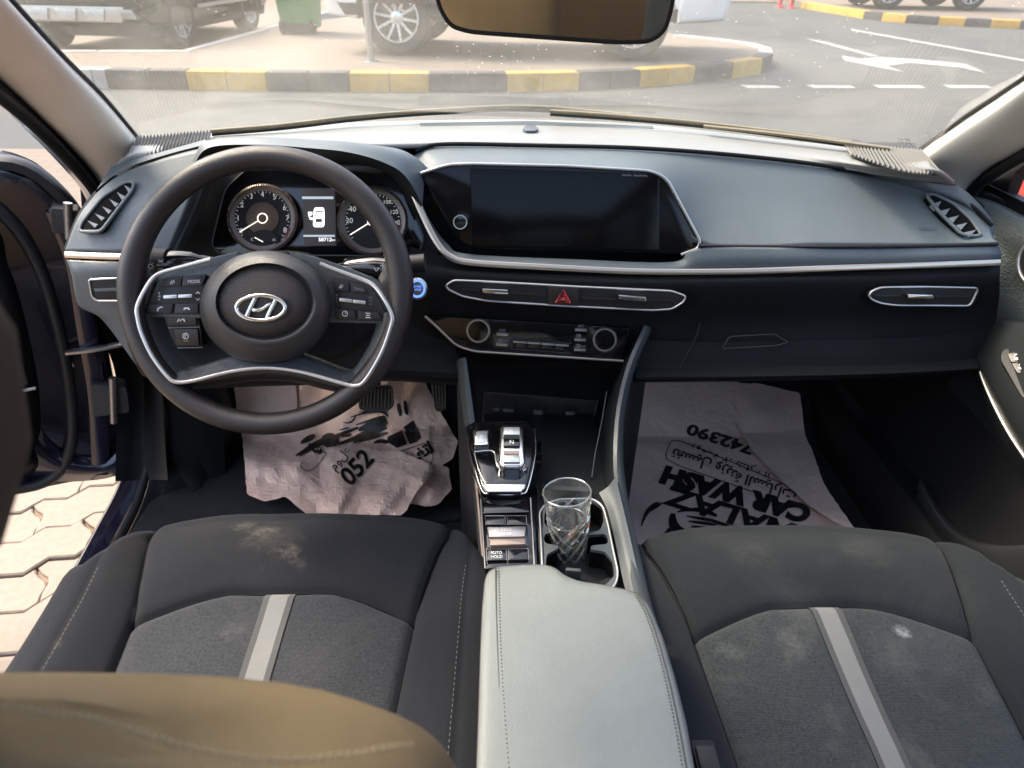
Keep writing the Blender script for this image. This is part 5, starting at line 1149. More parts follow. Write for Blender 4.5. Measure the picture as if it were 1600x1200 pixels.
ribbons('page_symbol', [[(530, 449), (533, 445), (536, 446), (533, 450), (530, 449)]], 1.2, WP, wt, M['white'], rsp)
ribbons('mode_symbol', [[(553, 449), (556, 450), (555, 453)], [(557, 453), (559, 449.5), (560, 453.5)], [(562, 450), (562, 454), (564, 451), (565, 455)], [(567, 451), (567, 455)]], .9, WP, wt, M['greyprint'], rsp)
ribbons('cruise_symbol', [ell(539, 490, 4, 4, 14) + [(543, 490)], [(539, 490), (541, 488)]], 1.1, WP, wt, M['white'], rsp)
ribbons('distance_symbol', [[(571, 489), (579, 490)], [(572, 492.5), (578, 493)], [(571, 496), (579, 496.5)]], 1.4, WP, wt, M['white'], rsp)
for k, s in enumerate(('RES', '|O|', 'SET')): text('button_print', s, 579, 465 + 5.2 * k, 3.8, WP, -.007, M['greyprint'], rsp, rot=-8)
ribbons('bar_symbol', [[(525, 461), (527, 461)], [(524.5, 466), (527, 466)], [(525, 471), (527, 471)]], 1.2, WP, -.007, M['greyprint'], rsp)
# steering column shroud and stalks
co = root('steering_column', onY(470, 520, 1.0), 'black steering column shroud with wiper and light stalks behind the wheel', 'steering column')
loft('shroud', [[WP.at(x, y, h) for (x, y), h in zip(((352, 420), (400, 398), (480, 398), (530, 430)), (-.05, -.05, -.05, -.05))], [WP.at(x, y, -.13) for x, y in ((350, 420), (400, 396), (480, 396), (535, 430))], [WP.at(x, y, -.20) for x, y in ((360, 440), (400, 416), (480, 416), (530, 440))]], 16, 8, M['dashlow'], co)
loft('shroud', [[WP.at(x, y, -.05) for x, y in ((360, 500), (380, 550), (430, 575), (520, 560), (582, 512), (560, 470))], [WP.at(x, y, -.10) for x, y in ((360, 505), (382, 555), (432, 582), (530, 562), (590, 512), (566, 468))], [WP.at(x, y, -.2) for x, y in ((370, 505), (390, 550), (440, 575), (520, 555), (570, 512), (560, 470))]], 24, 8, M['dashlow'], co)
st = tube('stalk', [WP.at(240, 410, -.045), WP.at(262, 411, -.045), WP.at(300, 413, -.05), WP.at(345, 420, -.06), WP.at(400, 440, -.07)], [.0165, .017, .0155, .011, .009], M['gloss'], co, n=24, segs=16)
tube('stalk_knob', [WP.at(222, 409, -.042), WP.at(264, 411, -.042)], .0185, M['black'], st, segs=20)
SK = PL(WP.at(240, 410, -.0225), WN)
ribbons('lamp_symbol', [ell(235, 416, 3.2, 3.2, 12) + [(238.2, 416)]] + [[(235 + 5 * math.cos(a), 416 + 5 * math.sin(a)), (235 + 6.5 * math.cos(a), 416 + 6.5 * math.sin(a))] for a in [k * math.pi / 4 for k in range(8)]], 1.1, SK, .0005, M['white'], st)
text('stalk_print', 'AUTO', 252, 414, 5.4, SK, .0005, M['white'], st); text('stalk_print', 'OFF', 251, 421, 4.6, SK, .0005, M['white'], st)
ribbons('fog_symbol', [[(247, 405), (251, 408), (255, 405)], [(247, 409), (255, 409)]], 1, SK, .0005, M['white'], st)
s2 = tube('stalk', [WP.at(480, 440, -.07), WP.at(540, 424, -.06), WP.at(580, 419, -.05), WP.at(606, 421, -.045)], [.010, .012, .0165, .0165], M['gloss'], co, n=24, segs=16)
ribbons('wiper_symbol', [[(584, 418), (588, 424), (592, 418)], [(594, 415), (603, 414)], [(598, 410), (598, 428)], [(600, 420), (604, 420)], [(600, 425), (604, 425)]], 1.2, PL(WP.at(595, 419, -.028), WN), .001, M['white'], s2)
tube('stalk_arm', [WP.at(600, 420, -.06), WP.at(640, 413, -.06)], .010, M['black'], s2, segs=12)
kn2 = tube('stalk_knob', [WP.at(642, 413, -.058), WP.at(664, 411, -.058)], .0125, M['black'], s2, segs=20)

for s, xx in ((-1, -.70), (1, .715)): prism('end_cap', [Vector((xx, y, z)) for y, z in ((1.10, .62), (1.30, .55), (1.30, .93), (1.12, .90))], (s * .015, 0, 0), M['black'], da, bev=.004)
# ================================================================== SEATS
M['headrest'] = pm('shaded_brown_headrest', (.035, .026, .017), .65, var=.1, grain=.25, gscale=600, kind='leather')  # brown headrest darker than the backrest: shade of its unlit side in the colour
def seat(name, cx, label, back, lean):
    r = root(name, (cx, .4, .30), label, 'car seat'); dy_ = 0 if cx < 0 else -.028
    def hs(y): return .160 + .016 * min(1, max(0, (y - .42) / .18)) + .034 * max(0, (y - .60) / .145) ** 1.3
    def ho(y): return .266 - .0 * y
    def yfront(u): return .792 - .050 * abs(u / .7) ** 2.6 if abs(u) <= .7 else .742 - .085 * ((abs(u) - .7) / .3) ** 1.5
    def yarc(u): a = min(1, abs(u) / .7); return .640 - .043 * max(0, (a - .35) / .65) ** 1.25
    YB = .20
    def zb(y): return .538 - .045 * max(0, (.70 - y) / .5) - .030 * max(0, (y - .70) / .09) ** 2
    def top(u, y, va):
        """height of the cushion at u, y; va: signed distance to the arc seam in metres"""
        z = zb(y); a = abs(u)
        x = u / .7 * hs(y) if a <= .7 else math.copysign(hs(y) + (a - .7) / .3 * (ho(y) - hs(y)), u)
        if a <= .7: z += .006 * math.cos(u / .7 * math.pi / 2) + (.010 if va > 0 else 0) * min(1, abs(va) / .05)
        else:
            t = (a - .7) / .3; z += .025 * math.sin(math.pi * min(1, t * .62 + .02)) ** 1.1
        ds = abs(abs(x) - hs(y)); z -= .007 * math.exp(-(ds / .005) ** 2)
        if a <= .7: z -= .006 * math.exp(-(va / .005) ** 2)
        do = abs(abs(x) - (hs(y) + .72 * (ho(y) - hs(y)))); z -= .003 * math.exp(-(do / .004) ** 2)
        z += .0035 * noise.noise(Vector((x * 9 + cx * 7, y * 9, 0))) + .0012 * noise.noise(Vector((x * 26 + cx * 5, y * 20, 3)))
        return Vector((cx + x + (0 if cx < 0 else .010), y + dy_, z))
    inner = [-.7, -.685, -.67, -.64, -.58, -.5, -.42, -.34, -.26, -.19, -.13, -.075, -.045, 0.0, .045, .075, .13, .19, .26, .34, .42, .5, .58, .64, .67, .685, .7]
    outer = [.708, .718, .73, .76, .80, .84, .88, .905, .916, .926, .95, .98, 1.0]
    us = [-u for u in outer[::-1]] + inner + outer
    fr_v = [0, .06, .14, .25, .38, .52, .66, .78, .88, .94, .97, .99, 1.0]
    bk_v = [0.008, .018, .03, .05, .08, .12] + [.12 + .88 * k / 22 for k in range(1, 23)]
    rows = []
    for j, v in enumerate(fr_v): rows.append([(u, yfront(u) + (yarc(u) - yfront(u)) * v) for u in us])
    for v in bk_v: rows.append([(u, yarc(u) + (YB - yarc(u)) * v) for u in us])
    G = [[top(u, y, y - yarc(u)) for u, y in row] for row in rows]
    nf = len(fr_v)
    # rolled front edge and rolled sides
    RF = []
    for k in range(8, 0, -1):
        if k <= 5: a = k / 5 * math.pi / 2; dy, dz = .035 * math.sin(a), -.035 * (1 - math.cos(a))
        else: dy, dz = .035 - .012 * (k - 5), -.035 - .05 * (k - 5)
        RF.append([p + Vector((0, dy, dz)) for p in G[0]])
    G = RF + G; off = 8
    def side(p, s, k):
        if k <= 5: a = k / 5 * math.pi / 2; return p + Vector((s * .022 * math.sin(a), 0, -.022 * (1 - math.cos(a))))
        return p + Vector((s * (.022 - .006 * (k - 5)), 0, -.022 - .06 * (k - 5)))
    G = [[side(row[0], -1, k) for k in range(8, 0, -1)] + row + [side(row[-1], 1, k) for k in range(1, 9)] for row in G]
    nu, nv = len(G[0]), len(G); so_u = 8 + len(outer)
    V = [p for row in G for p in row]
    reg = {'side_bolster': [], 'side_bolster2': [], 'front_panel': [], 'seat_insert': [], 'stripe_border': [], 'stripe': []}
    for j in range(nv - 1):
        for i in range(nu - 1):
            f = (j * nu + i, j * nu + i + 1, (j + 1) * nu + i + 1, (j + 1) * nu + i)
            ii = i - so_u
            if ii < 0: k = 'side_bolster'
            elif ii >= len(inner) - 1: k = 'side_bolster2'
            elif j < off + nf - 1: k = 'front_panel'
            else:
                um = (inner[ii] + inner[ii + 1]) / 2
                k = 'stripe' if abs(um) < .045 else 'stripe_border' if abs(um) < .075 else 'seat_insert'
            reg[k].append(f)
    sf = '' if cx < 0 else '2'
    reg['stripe_border'], reg['stripe_border2'] = [f for f in reg['stripe_border'] if sum(V[i].x for i in f) / 4 < cx], [f for f in reg['stripe_border'] if sum(V[i].x for i in f) / 4 > cx]
    mats = {'side_bolster2': 'seatside' + sf, 'side_bolster': 'seatside' + sf, 'front_panel': 'seatside' + sf, 'seat_insert': 'seatin' + sf, 'seat_insert2': 'seatin' + sf, 'stripe_border2': 'stripeb', 'stripe_border': 'stripeb', 'stripe': 'stripe'}
    reg['seat_insert'], reg['seat_insert2'] = [f for f in reg['seat_insert'] if sum(V[i].x for i in f) / 4 < cx], [f for f in reg['seat_insert'] if sum(V[i].x for i in f) / 4 > cx]
    for k, F in reg.items():
        idx = sorted({i for f in F for i in f}); mp = {a: b for b, a in enumerate(idx)}
        lift = Vector((0, 0, .0016 if k.startswith('stripe') else 0))
        mk(k.rstrip('2'), [V[i] + lift for i in idx], [tuple(mp[i] for i in f) for f in F], M[mats[k]], r, ang=80)
    jr = off + nf - 1
    seam_rows = [[G[jr][so_u + i] for i in range(0, len(inner), 2)], [G[j][so_u] for j in range(3, nv, 2)], [G[j][so_u + len(inner) - 1] for j in range(3, nv, 2)]]
    for sr in seam_rows: tube('seam', [p + Vector((0, 0, -.0002)) for p in sr], .0011, M['well'], r, segs=6)
    # stitches along the outer bolster seams
    SV, SF = [], []
    for s in (-1, 1):
        for k in range(70):
            y = .66 - .0065 * k; x = s * (hs(y) + .66 * (ho(y) - hs(y)))
            p = top(math.copysign(.7 + .66 * .3, s), y, 1); b = len(SV)
            for dx, dy in ((-.0004, 0), (.0004, 0), (.0004, .0036), (-.0004, .0036)): SV.append(p + Vector((dx, dy, .0016)))
            SV.append(p + Vector((0, .0019, .0022)))
            SF += [(b, b + 1, b + 4), (b + 1, b + 2, b + 4), (b + 2, b + 3, b + 4), (b + 3, b, b + 4)]
    mk('stitching', SV, SF, M['thread'], r, smooth=False)['kind'] = 'stuff'
    box('seat_base', (cx, .45, .37), (.44, .52, .14), M['black'], r, bev=.02)
    for s in (-1, 1): box('seat_rail', (cx + s * .19, .45, .29), (.05, .62, .04), M['metal'], r, bev=.005)
    # backrest: stacked rounded rings
    prof = [(.0, .16, .04), (.03, .235, .055), (.10, .262, .065), (.25, .268, .065), (.36, .266, .062), (.43, .268, .056), (.475, .260, .048), (.505, .243, .038), (.522, .21, .026), (.528, .15, .014)]
    N_ = 40; V = []
    for d, wv, dp in prof:
        f = d / .53
        c = Vector((cx, back[0] + (back[2] - back[0]) * f, back[1] + (back[3] - back[1]) * f))
        for k in range(N_):
            a = 2 * math.pi * k / N_; ca, sa = math.cos(a), math.sin(a)
            V.append(c + Vector((wv * math.copysign(abs(ca) ** .55, ca), dp * math.copysign(abs(sa) ** .7, sa), -.012 * abs(ca) ** 4 * f)))
    F = grid_faces(N_, len(prof), True) + [tuple(range(N_))[::-1], tuple((len(prof) - 1) * N_ + k for k in range(N_))]
    bk = mk('backrest', V, F, M['brown' if cx < 0 else 'seatside2'], r, ang=70)
    hp = Vector((cx + (.007 if cx < 0 else 0), back[2] - .005 + lean * .1, back[3] + .148))
    V = []
    for d, wv, dp in ((-1, .42, .5), (-.92, .62, .8), (-.7, .80, .95), (-.3, .95, 1), (.15, 1.02, 1.0), (.6, .97, .9), (.90, .76, .7), (1, .45, .4)):
        for k in range(32):
            a = 2 * math.pi * k / 32; ca, sa = math.cos(a), math.sin(a)
            V.append(hp + Vector((.135 * wv * math.copysign(abs(ca) ** .6, ca), .052 * dp * math.copysign(abs(sa) ** .7, sa) + lean * .08 * d, .088 * d)))
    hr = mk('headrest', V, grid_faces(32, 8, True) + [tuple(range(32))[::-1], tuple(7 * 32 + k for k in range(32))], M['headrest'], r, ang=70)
    for s in (-1, 1): tube('headrest_post', [Vector((cx + s * .07, back[2], back[3] - .05)), hp + Vector((s * .07, 0, -.05))], .006, M['chrome'], r, segs=10)
    return r, bk
ds_, dbk = seat('driver_seat', -.345, 'dark cloth driver seat with dusty front edge and brown backrest top at bottom left', (.235, .50, .165, .992), .0)
ps_, pbk = seat('passenger_seat', .345, 'dark cloth passenger seat with pale stains, light stripe and empty cushion', (.12, .50, -.13, .95), -.8)
# seam and stitches round the shoulder of the driver's backrest
sm = [onY(x, y, yy) for x, y, yy in ((-120, 1060, .138), (-20, 1082, .137), (60, 1098, .136), (150, 1108, .134), (240, 1135, .131), (330, 1158, .128), (440, 1170, .126), (540, 1163, .127), (610, 1152, .129), (646, 1147, .1285))]
SV, SF = [], []
st_ = even([onY(x, y + 12, yy) for (x, y), yy in zip(((-120, 1064), (-20, 1086), (60, 1101), (150, 1112), (240, 1140), (330, 1164), (440, 1176), (540, 1169), (610, 1157), (650, 1152)), (.136, .135, .134, .132, .129, .126, .124, .125, .129, .135))], 121)
for k in range(0, 120, 2):
    a, b_ = st_[k], st_[k].lerp(st_[k + 1], 1.1); t = (b_ - a).normalized(); s = t.cross(Vector((0, -.6, .8))).normalized() * .0009; q = len(SV)
    up_ = Vector((0, -.0006, .0012))
    SV += [a - s + up_, a + s + up_, b_ + s + up_, b_ - s + up_, a.lerp(b_, .5) + up_ * 2]
    SF += [(q, q + 1, q + 4), (q + 1, q + 2, q + 4), (q + 2, q + 3, q + 4), (q + 3, q, q + 4)]
mk('shoulder_stitching', SV, SF, M['thread2'], ds_, smooth=False)['kind'] = 'stuff'
# rear bench, seen only in the mirror
M['bench'] = pm('dark_bench_leather', (.085, .064, .042), .6, var=.1)
rb = root('rear_bench', (0, -.95, .3), 'brown rear bench seat reflected in the rear-view mirror', 'car seat')
for nm, z0, z1, y0, y1 in (('cushion', .30, .52, -.62, -1.15), ('backrest', .50, 1.02, -1.1, -1.35)):
    for k in range(3):
        x0, x1 = (-.70, -.235, .235, .70)[k:k + 2]
        V = [Vector((x, y, z)) for x in (x0 + .004, x1 - .004) for y in (y0, y1) for z in (z0, z1)]
        mk(nm, V, [(0, 1, 3, 2), (4, 6, 7, 5), (0, 4, 5, 1), (2, 3, 7, 6), (0, 2, 6, 4), (1, 5, 7, 3)], M['bench'], rb, bev=.05, seg=4)
for x in (-.40, .40): box('headrest', (x, -1.30, 1.10), (.27, .10, .17), M['bench'], rb, bev=.04, seg=4)

# ================================================================== CENTRE CONSOLE
ce = root('centre_console', (0, .7, .27), 'centre console with push-button gear selector, cup holder and padded grey armrest', 'centre console')
CP = PL(onZ(790, 830, .572), (0, -.06, 1))
box('tunnel', (.012, .72, .41), (.205, .70, .25), M['consdark'], ce, bev=.01)
# side rails
RR = YR(((1012, 512), (986, 572), (970, 640), (966, 715), (974, 790), (988, 860), (1003, 930), (1022, 1000)), (1.0, .965, .925, .86, .77, .68, .60, .53))
tube('side_rail', RR, 1, M['consgrey'], ce, n=70, flat=(.0055, .012), up=(-.5, -.75, .45))
loft('side_cheek', [[p + Vector((.004, 0, 0)) for p in RR], [p + Vector((.012, .015, -.04)) for p in RR], [Vector((p.x + .016, p.y + .04, .27)) for p in RR]], 40, 8, M['consdark'], ce)
loft('inner_cheek', [[p + Vector((-.004, 0, 0)) for p in RR], [p + Vector((-.014, .02, -.03)) for p in RR], [p + Vector((-.02, .10, -.16)) for p in RR]], 40, 8, M['consdark'], ce)
tube('cheek_line', YR(((948, 612), (940, 660), (930, 710), (925, 745)), (.97, .94, .90, .87)), .0012, M['consgrey'], ce, n=20)
RLt = YR(((720, 562), (728, 620), (734, 665)), (.99, .95, .92))
tube('side_rail', RLt, 1, M['consgrey'], ce, n=30, flat=(.005, .014), up=(.5, -.75, .45))
LT = YR(((734, 662), (738, 700), (743, 750), (748, 800), (752, 850), (757, 905), (762, 960)), (.925, .885, .83, .775, .72, .665, .61))
M['bronze'] = pm('bronze_trim', (.35, .27, .22), .35, metal=.7)
tube('edge_trim', LT, 1, M['bronze'], ce, n=40, flat=(.0022, .003), up=(0, 0, 1))
loft('side_cheek', [RLt + LT[1:], [p + Vector((-.008, .01, -.03)) for p in RLt + LT[1:]], [Vector((p.x - .010, p.y + .03, .27)) for p in RLt + LT[1:]]], 40, 8, M['consdark'], ce)
# cubby with sockets
loft('cubby', [YR(((724, 566), (850, 566), (978, 570)), 1.0), YR(((740, 590), (850, 592), (962, 596)), 1.06), YR(((752, 690), (850, 694), (942, 700)), 1.07), YR(((752, 700), (850, 704), (940, 708)), 1.05)], 20, 16, M['black'], ce)
UP = PL(onY(850, 650, 1.06), (0, -.97, .24))
us_ = prism('socket_panel', UP.many(rnd([(756, 612), (934, 626), (924, 684), (752, 672)], 4), .006), UP.n * -.01, M['btn'], ce, bev=.002)
tube('panel_edge', UP.many([(934, 624), (922, 686)], .010), .0016, M['dash'], us_)
for cx, cy, k in ((790, 641, 0), (840, 646, 1), (890, 648, 1)):
    sock = dome('socket', cx, cy, 15, 15, [(1, .006), (1, .009), (.9, .010), (.86, .007)], UP, M['black'], us_, n=28)
    if k:
        prism('usb_port', UP.many([(cx - 7, cy - 5), (cx + 8, cy - 4), (cx + 8, cy + 5), (cx - 7, cy + 4)], .0095), UP.n * -.003, M['dash'], sock, bev=.0005)
        prism('usb_tongue', UP.many([(cx - 5, cy - 2.5), (cx + 6, cy - 1.5), (cx + 6, cy + 2), (cx - 5, cy + 1)], .0105), UP.n * -.003, M['bronze'], sock, bev=.0004)
text('socket_print', '12V  180W', 786, 641, 7, UP, .0102, M['greyprint'], us_, rot=-4)
text('socket_print', 'USB', 839, 655, 4, UP, .0102, M['greyprint'], us_, rot=-4)
# tray in front of the cup holder
loft('tray', [YR(((834, 690), (880, 694), (936, 700)), 1.04), ZR(((836, 700), (882, 704), (932, 710)), .515), ZR(((838, 745), (884, 748), (922, 752)), .515), ZR(((838, 762), (884, 766), (926, 768)), .555)], 12, 20, M['consgrey'], ce)
# gear selector
GS = PL(onZ(785, 715, .60), (0, -.20, 1))
gp = prism('selector_plate', GS.many(rnd([(728, 664), (742, 656), (824, 655), (834, 668), (836, 706), (824, 762), (812, 771), (768, 771), (752, 764), (736, 712)], [8, 6, 8, 6, 14, 8, 8, 8, 8, 16]), .0), GS.n * -.03, M['gloss'], ce, bev=.005, seg=3)
tube('plate_edge', GS.many([(729, 668), (737, 712), (752, 764), (768, 772), (812, 772), (825, 762), (837, 706), (835, 670)], -.004), .0012, M['chrome'], gp, n=80)
prism('selector_pad', GS.many(rnd([(740, 707), (770, 706), (776, 728), (790, 737), (818, 736), (826, 728), (820, 757), (760, 757)], [3, 5, 8, 10, 8, 3, 4, 4]), .003), GS.n * -.006, M['gloss'], gp, bev=.002)
prism('pad_front', GS.many(rnd([(752, 756), (822, 756), (814, 768), (762, 768)], 3), .004), GS.n * -.008, M['chrome'], gp, bev=.003)
tube('pad_edge', GS.many([(741, 706), (770, 705), (775, 722), (782, 733), (796, 738), (812, 738), (822, 733)], .0036), .0010, M['chrome'], gp, n=50)
tube('pad_edge', GS.many([(741, 708), (748, 734), (759, 757)], .0036), .0012, M['chrome'], gp, n=20)
M['btnpale'] = pm('pale_silver_button', (.42, .46, .46), .3, metal=.6)
pk = prism('park_button', GS.many(rnd([(738, 672), (765, 671), (763, 694), (741, 695)], 3), .008), GS.n * -.008, M['chrome'], gp, bev=.003)
prism('button_face', GS.many(rnd([(744, 674), (762, 673), (760, 691), (745, 692)], 2), .0088), GS.n * -.002, M['btnpale'], pk, bev=.0008)
text('button_print', 'P', 752.5, 683.5, 10, GS, .0092, M['white'], pk)
sl = prism('selector_tower', GS.many(rnd([(781, 668), (785, 663), (812, 663), (818, 668), (821, 722), (814, 729), (786, 729), (779, 722)], 5), .020), GS.n * -.024, M['chrome'], gp, bev=.005, seg=3)
for y0, y1, mt, s, wd in ((667, 679, 'btnpale', 'R', 12), (685, 697, 'gloss', 'N', 12), (710, 722, 'btnpale', 'D', 12)):
    b = prism('selector_button', GS.many(rnd([(787, y0), (812, y0), (813, y1), (786, y1)], 2), .0235), GS.n * -.006, M[mt], sl, bev=.0012)
    text('button_print', s, 799.5, (y0 + y1) / 2, 9.5, GS, .0240, M['white'], b, bold=.02)
prism('selector_recess', GS.many(rnd([(786, 681), (812, 681), (812, 686), (786, 686)], 2), .0212), GS.n * -.004, M['black'], sl)
prism('selector_recess', GS.many(rnd([(786, 704), (812, 704), (812, 709), (786, 709)], 2), .0212), GS.n * -.004, M['bronze'], sl)
# switch panel behind it
bpn = prism('button_panel', CP.many(rnd([(750, 778), (838, 776), (840, 884), (766, 890), (757, 888)], 4), .0), CP.n * -.03, M['gloss'], ce, bev=.003)
prism('panel_front', CP.many(rnd([(752, 782), (826, 780), (828, 800), (754, 802)], 3), .004), CP.n * -.008, M['gloss'], bpn, bev=.003)
tube('panel_line', CP.many([(751, 780), (758, 888)], .001), .0011, M['silver'], bpn); tube('panel_line', CP.many([(829, 778), (835, 886)], .001), .0011, M['silver'], bpn)
for q in ([(758, 806), (789, 806), (790, 820), (759, 820)], [(792, 806), (822, 806), (823, 820), (793, 820)], [(760, 858), (791, 858), (792, 875), (761, 876)], [(794, 858), (825, 857), (826, 874), (795, 875)]):
    b = prism('console_button', CP.many(rnd(q, 1.5), .0045), CP.n * -.007, M['gloss'], bpn, bev=.0012)
    tube('button_edge', CP.many(q, .0036), .0006, M['silver'], b, closed=True)
text('button_print', 'AUTO', 775.5, 863.5, 6.6, CP, .0049, M['white'], b); text('button_print', 'HOLD', 776, 870, 6.6, CP, .0049, M['white'], b)
dm_ = prism('drive_mode_switch', CP.many(rnd([(758, 822), (824, 821), (826, 854), (760, 856)], 2), .0035), CP.n * -.007, M['gloss'], bpn, bev=.001)
prism('rocker', CP.many(rnd([(761, 823), (822, 822), (820, 838), (764, 839)], 2), .013), CP.n * -.012, M['metal'], dm_, bev=.003)
prism('rocker_lip', CP.many(rnd([(764, 839), (820, 838), (822, 850), (766, 852)], 2), .010), CP.n * -.008, M['bronze'], dm_, bev=.003)
text('button_print', 'DRIVE', 791, 828, 6, CP, .0136, M['white'], dm_); text('button_print', 'MODE', 791, 834, 6, CP, .0136, M['white'], dm_)
loft('console_side', [CP.many([(836, 690), (838, 740), (840, 800), (842, 860), (846, 900)], .004), CP.many([(846, 690), (848, 740), (848, 800), (850, 860), (852, 900)], .004)], 20, 4, M['gloss'], ce)
# cup holder
cup_out = rnd([(843, 800), (852, 788), (872, 780), (926, 779), (942, 790), (950, 820), (958, 860), (966, 895), (962, 915), (940, 930), (900, 930), (848, 900)], [6, 8, 10, 10, 10, 20, 20, 14, 10, 8, 8, 4])
cup_in = rnd([(851, 800), (862, 787), (890, 782), (925, 783), (941, 792), (944, 812), (938, 828), (918, 834), (920, 836), (946, 834), (951, 844), (948, 850), (924, 852), (922, 858), (946, 862), (958, 878), (960, 900), (946, 914), (920, 918), (880, 905), (852, 890), (854, 866), (872, 857), (872, 852), (852, 849), (849, 840), (852, 834), (866, 832), (850, 818)], 5)
CQ = CP
holed('cup_holder', CQ.many(cup_out, .004), [CQ.many(cup_in, .004)], .005, CQ.n, M['consgrey'], ce)
wl_ = CQ.many(cup_in, .0); nw = len(wl_)
mk('cup_well', wl_ + [p - CQ.n * .11 for p in wl_], [(i, (i + 1) % nw, nw + (i + 1) % nw, nw + i) for i in range(nw)] + [tuple(range(nw, 2 * nw))], M['well'], ce, ang=60)
prism('cup_divider', CQ.many(rnd([(884, 886), (908, 888), (908, 893), (884, 891)], 2), -.016), CQ.n * -.05, M['consgrey'], ce, bev=.002)
tube('cup_holder_rim', CQ.many(cup_out, .005), .0016, M['silver'], ce, closed=True)
loft('console_deck', [CP.many([(936, 770), (950, 800), (962, 850), (972, 900), (982, 940)], .003), CP.many([(950, 760), (962, 795), (974, 850), (986, 900), (996, 940)], .010), CP.many([(962, 745), (974, 795), (988, 855), (1002, 920), (1012, 960)], .012)], 20, 10, M['consgrey'], ce)
# padded armrest lid: top outline lofted down over rounded edges
AP = PL(onZ(900, 1050, .625), (0, .02, 1))
ao = [(757, 906), (763, 892), (780, 885), (820, 882), (850, 882), (866, 886), (884, 900), (905, 908), (945, 914), (978, 921), (1000, 929), (1016, 948), (1036, 995), (1056, 1062), (1074, 1135), (1096, 1260), (1120, 1400), (735, 1400), (742, 1260), (747, 1120), (750, 1020), (753, 950)]
ring = lambda k, h: [AP.at(930 + (x - 930) * k, 1120 + (y - 1120) * (1 - (1 - k) * .8), h) for x, y in rnd(ao, 8, 3)]
rings = [ring(1.0, -.075), ring(1.0, -.03), ring(1.0, -.010), ring(.992, -.004), ring(.975, -.0005), ring(.95, .001), ring(.91, .0018), ring(.8, .0026)]
nn_ = len(rings[0]); V = [p for r_ in rings for p in r_]
arm_side = mk('armrest_side', V[:nn_ * 4], grid_faces(nn_, 4, True), M['armside'], ce, ang=60)
mk('armrest_pad', V[nn_ * 3:], grid_faces(nn_, 5, True) + [tuple(4 * nn_ + k for k in range(nn_))], M['arm'], ce, ang=60)
SV, SF = [], []
for ln in (((779, 888), (781, 960), (784, 1040), (789, 1120), (796, 1210)), ((991, 926), (1012, 968), (1034, 1040), (1052, 1120), (1068, 1210))):
    pts = even([AP.at(x, y, .0018) for x, y in ln], 110)
    tube('armrest_seam', [p + Vector((-.0035 if ln[0][0] < 900 else .0035, 0, -.0004)) for p in pts], .0011, M['darkthread'], ce)
    for k in range(0, 109, 2):
        a, b_ = pts[k], pts[k].lerp(pts[k + 1], .9); s = Vector((.0008, 0, 0)); q = len(SV); u_ = Vector((0, 0, .0006))
        SV += [a - s + u_, a + s + u_, b_ + s + u_, b_ - s + u_, a.lerp(b_, .5) + u_ * 2.5]
        SF += [(q, q + 1, q + 4), (q + 1, q + 2, q + 4), (q + 2, q + 3, q + 4), (q + 3, q, q + 4)]
mk('armrest_stitching', SV, SF, M['darkthread'], ce, smooth=False)['kind'] = 'stuff'
# seat-belt buckle beside the passenger seat
bk_ = root('belt_buckle', onZ(1098, 1196, .545), 'black seat belt buckle beside the armrest at the bottom edge', 'seat belt buckle')
box('buckle_body', onZ(1100, 1212, .525), (.026, .05, .05), M['black'], bk_, bev=.005)
box('release_button', onZ(1100, 1212, .525) + Vector((0, 0, .027)), (.02, .03, .006), M['btn'], bk_, bev=.002)

# ================================================================== GLASS OF CIGARETTE ENDS IN THE CUP HOLDER
def thin_glass(name, tint, milk, fres, base=.06):
    m, t, b = nodes(name); N = t.nodes.new; L = t.links.new
    tr = N('ShaderNodeBsdfTransparent'); tr.inputs[0].default_value = (*tint, 1); gl = N('ShaderNodeBsdfGlossy'); gl.inputs['Roughness'].default_value = .04
    lw = N('ShaderNodeLayerWeight'); pw = N('ShaderNodeMath'); pw.operation = 'POWER'; L(lw.outputs['Facing'], pw.inputs[0]); pw.inputs[1].default_value = 2.5
    fr = N('ShaderNodeMath'); fr.operation = 'MULTIPLY_ADD'; L(pw.outputs[0], fr.inputs[0]); fr.inputs[1].default_value = fres; fr.inputs[2].default_value = base
    x = N('ShaderNodeMixShader'); L(fr.outputs[0], x.inputs[0]); L(tr.outputs[0], x.inputs[1]); L(gl.outputs[0], x.inputs[2])
    d = N('ShaderNodeBsdfTranslucent'); d.inputs[0].default_value = (.85, .88, .86, 1); d2 = N('ShaderNodeBsdfDiffuse'); d2.inputs[0].default_value = (.85, .88, .86, 1)
    dd_ = N('ShaderNodeMixShader'); L(d.outputs[0], dd_.inputs[1]); L(d2.outputs[0], dd_.inputs[2])
    y = N('ShaderNodeMixShader'); y.inputs[0].default_value = milk; L(x.outputs[0], y.inputs[1]); L(dd_.outputs[0], y.inputs[2]); L(y.outputs[0], t.nodes['Material Output'].inputs[0]); return m
M['tumbler'] = thin_glass('clear_pressed_glass', (.97, .98, .97), .025, .75)
M['water'] = thin_glass('murky_water', (.62, .67, .64), .025, .6)
gb = CP.at(891, 873, -.045)                      # foot of the glass
gt = onZ(886, 768, gb.z + .115)
ax = (gt - gb).normalized(); H = (gt - gb).length
Rt = (onZ(924, 768, gt.z) - onZ(848, 768, gt.z)).length / 2
tg = root('drinking_glass', gb, 'clear patterned drinking glass with water and cigarette ends in the cup holder', 'glass')
Rb = Rt * .62
prof = [(.001, 0), (Rb * .9, 0), (Rb, .004)]
prof += [(Rb + (Rt - Rb) * f + (.0006 if i % 2 else 0), .006 + (H - .010) * f) for i, f in enumerate([k / 26 for k in range(27)])]
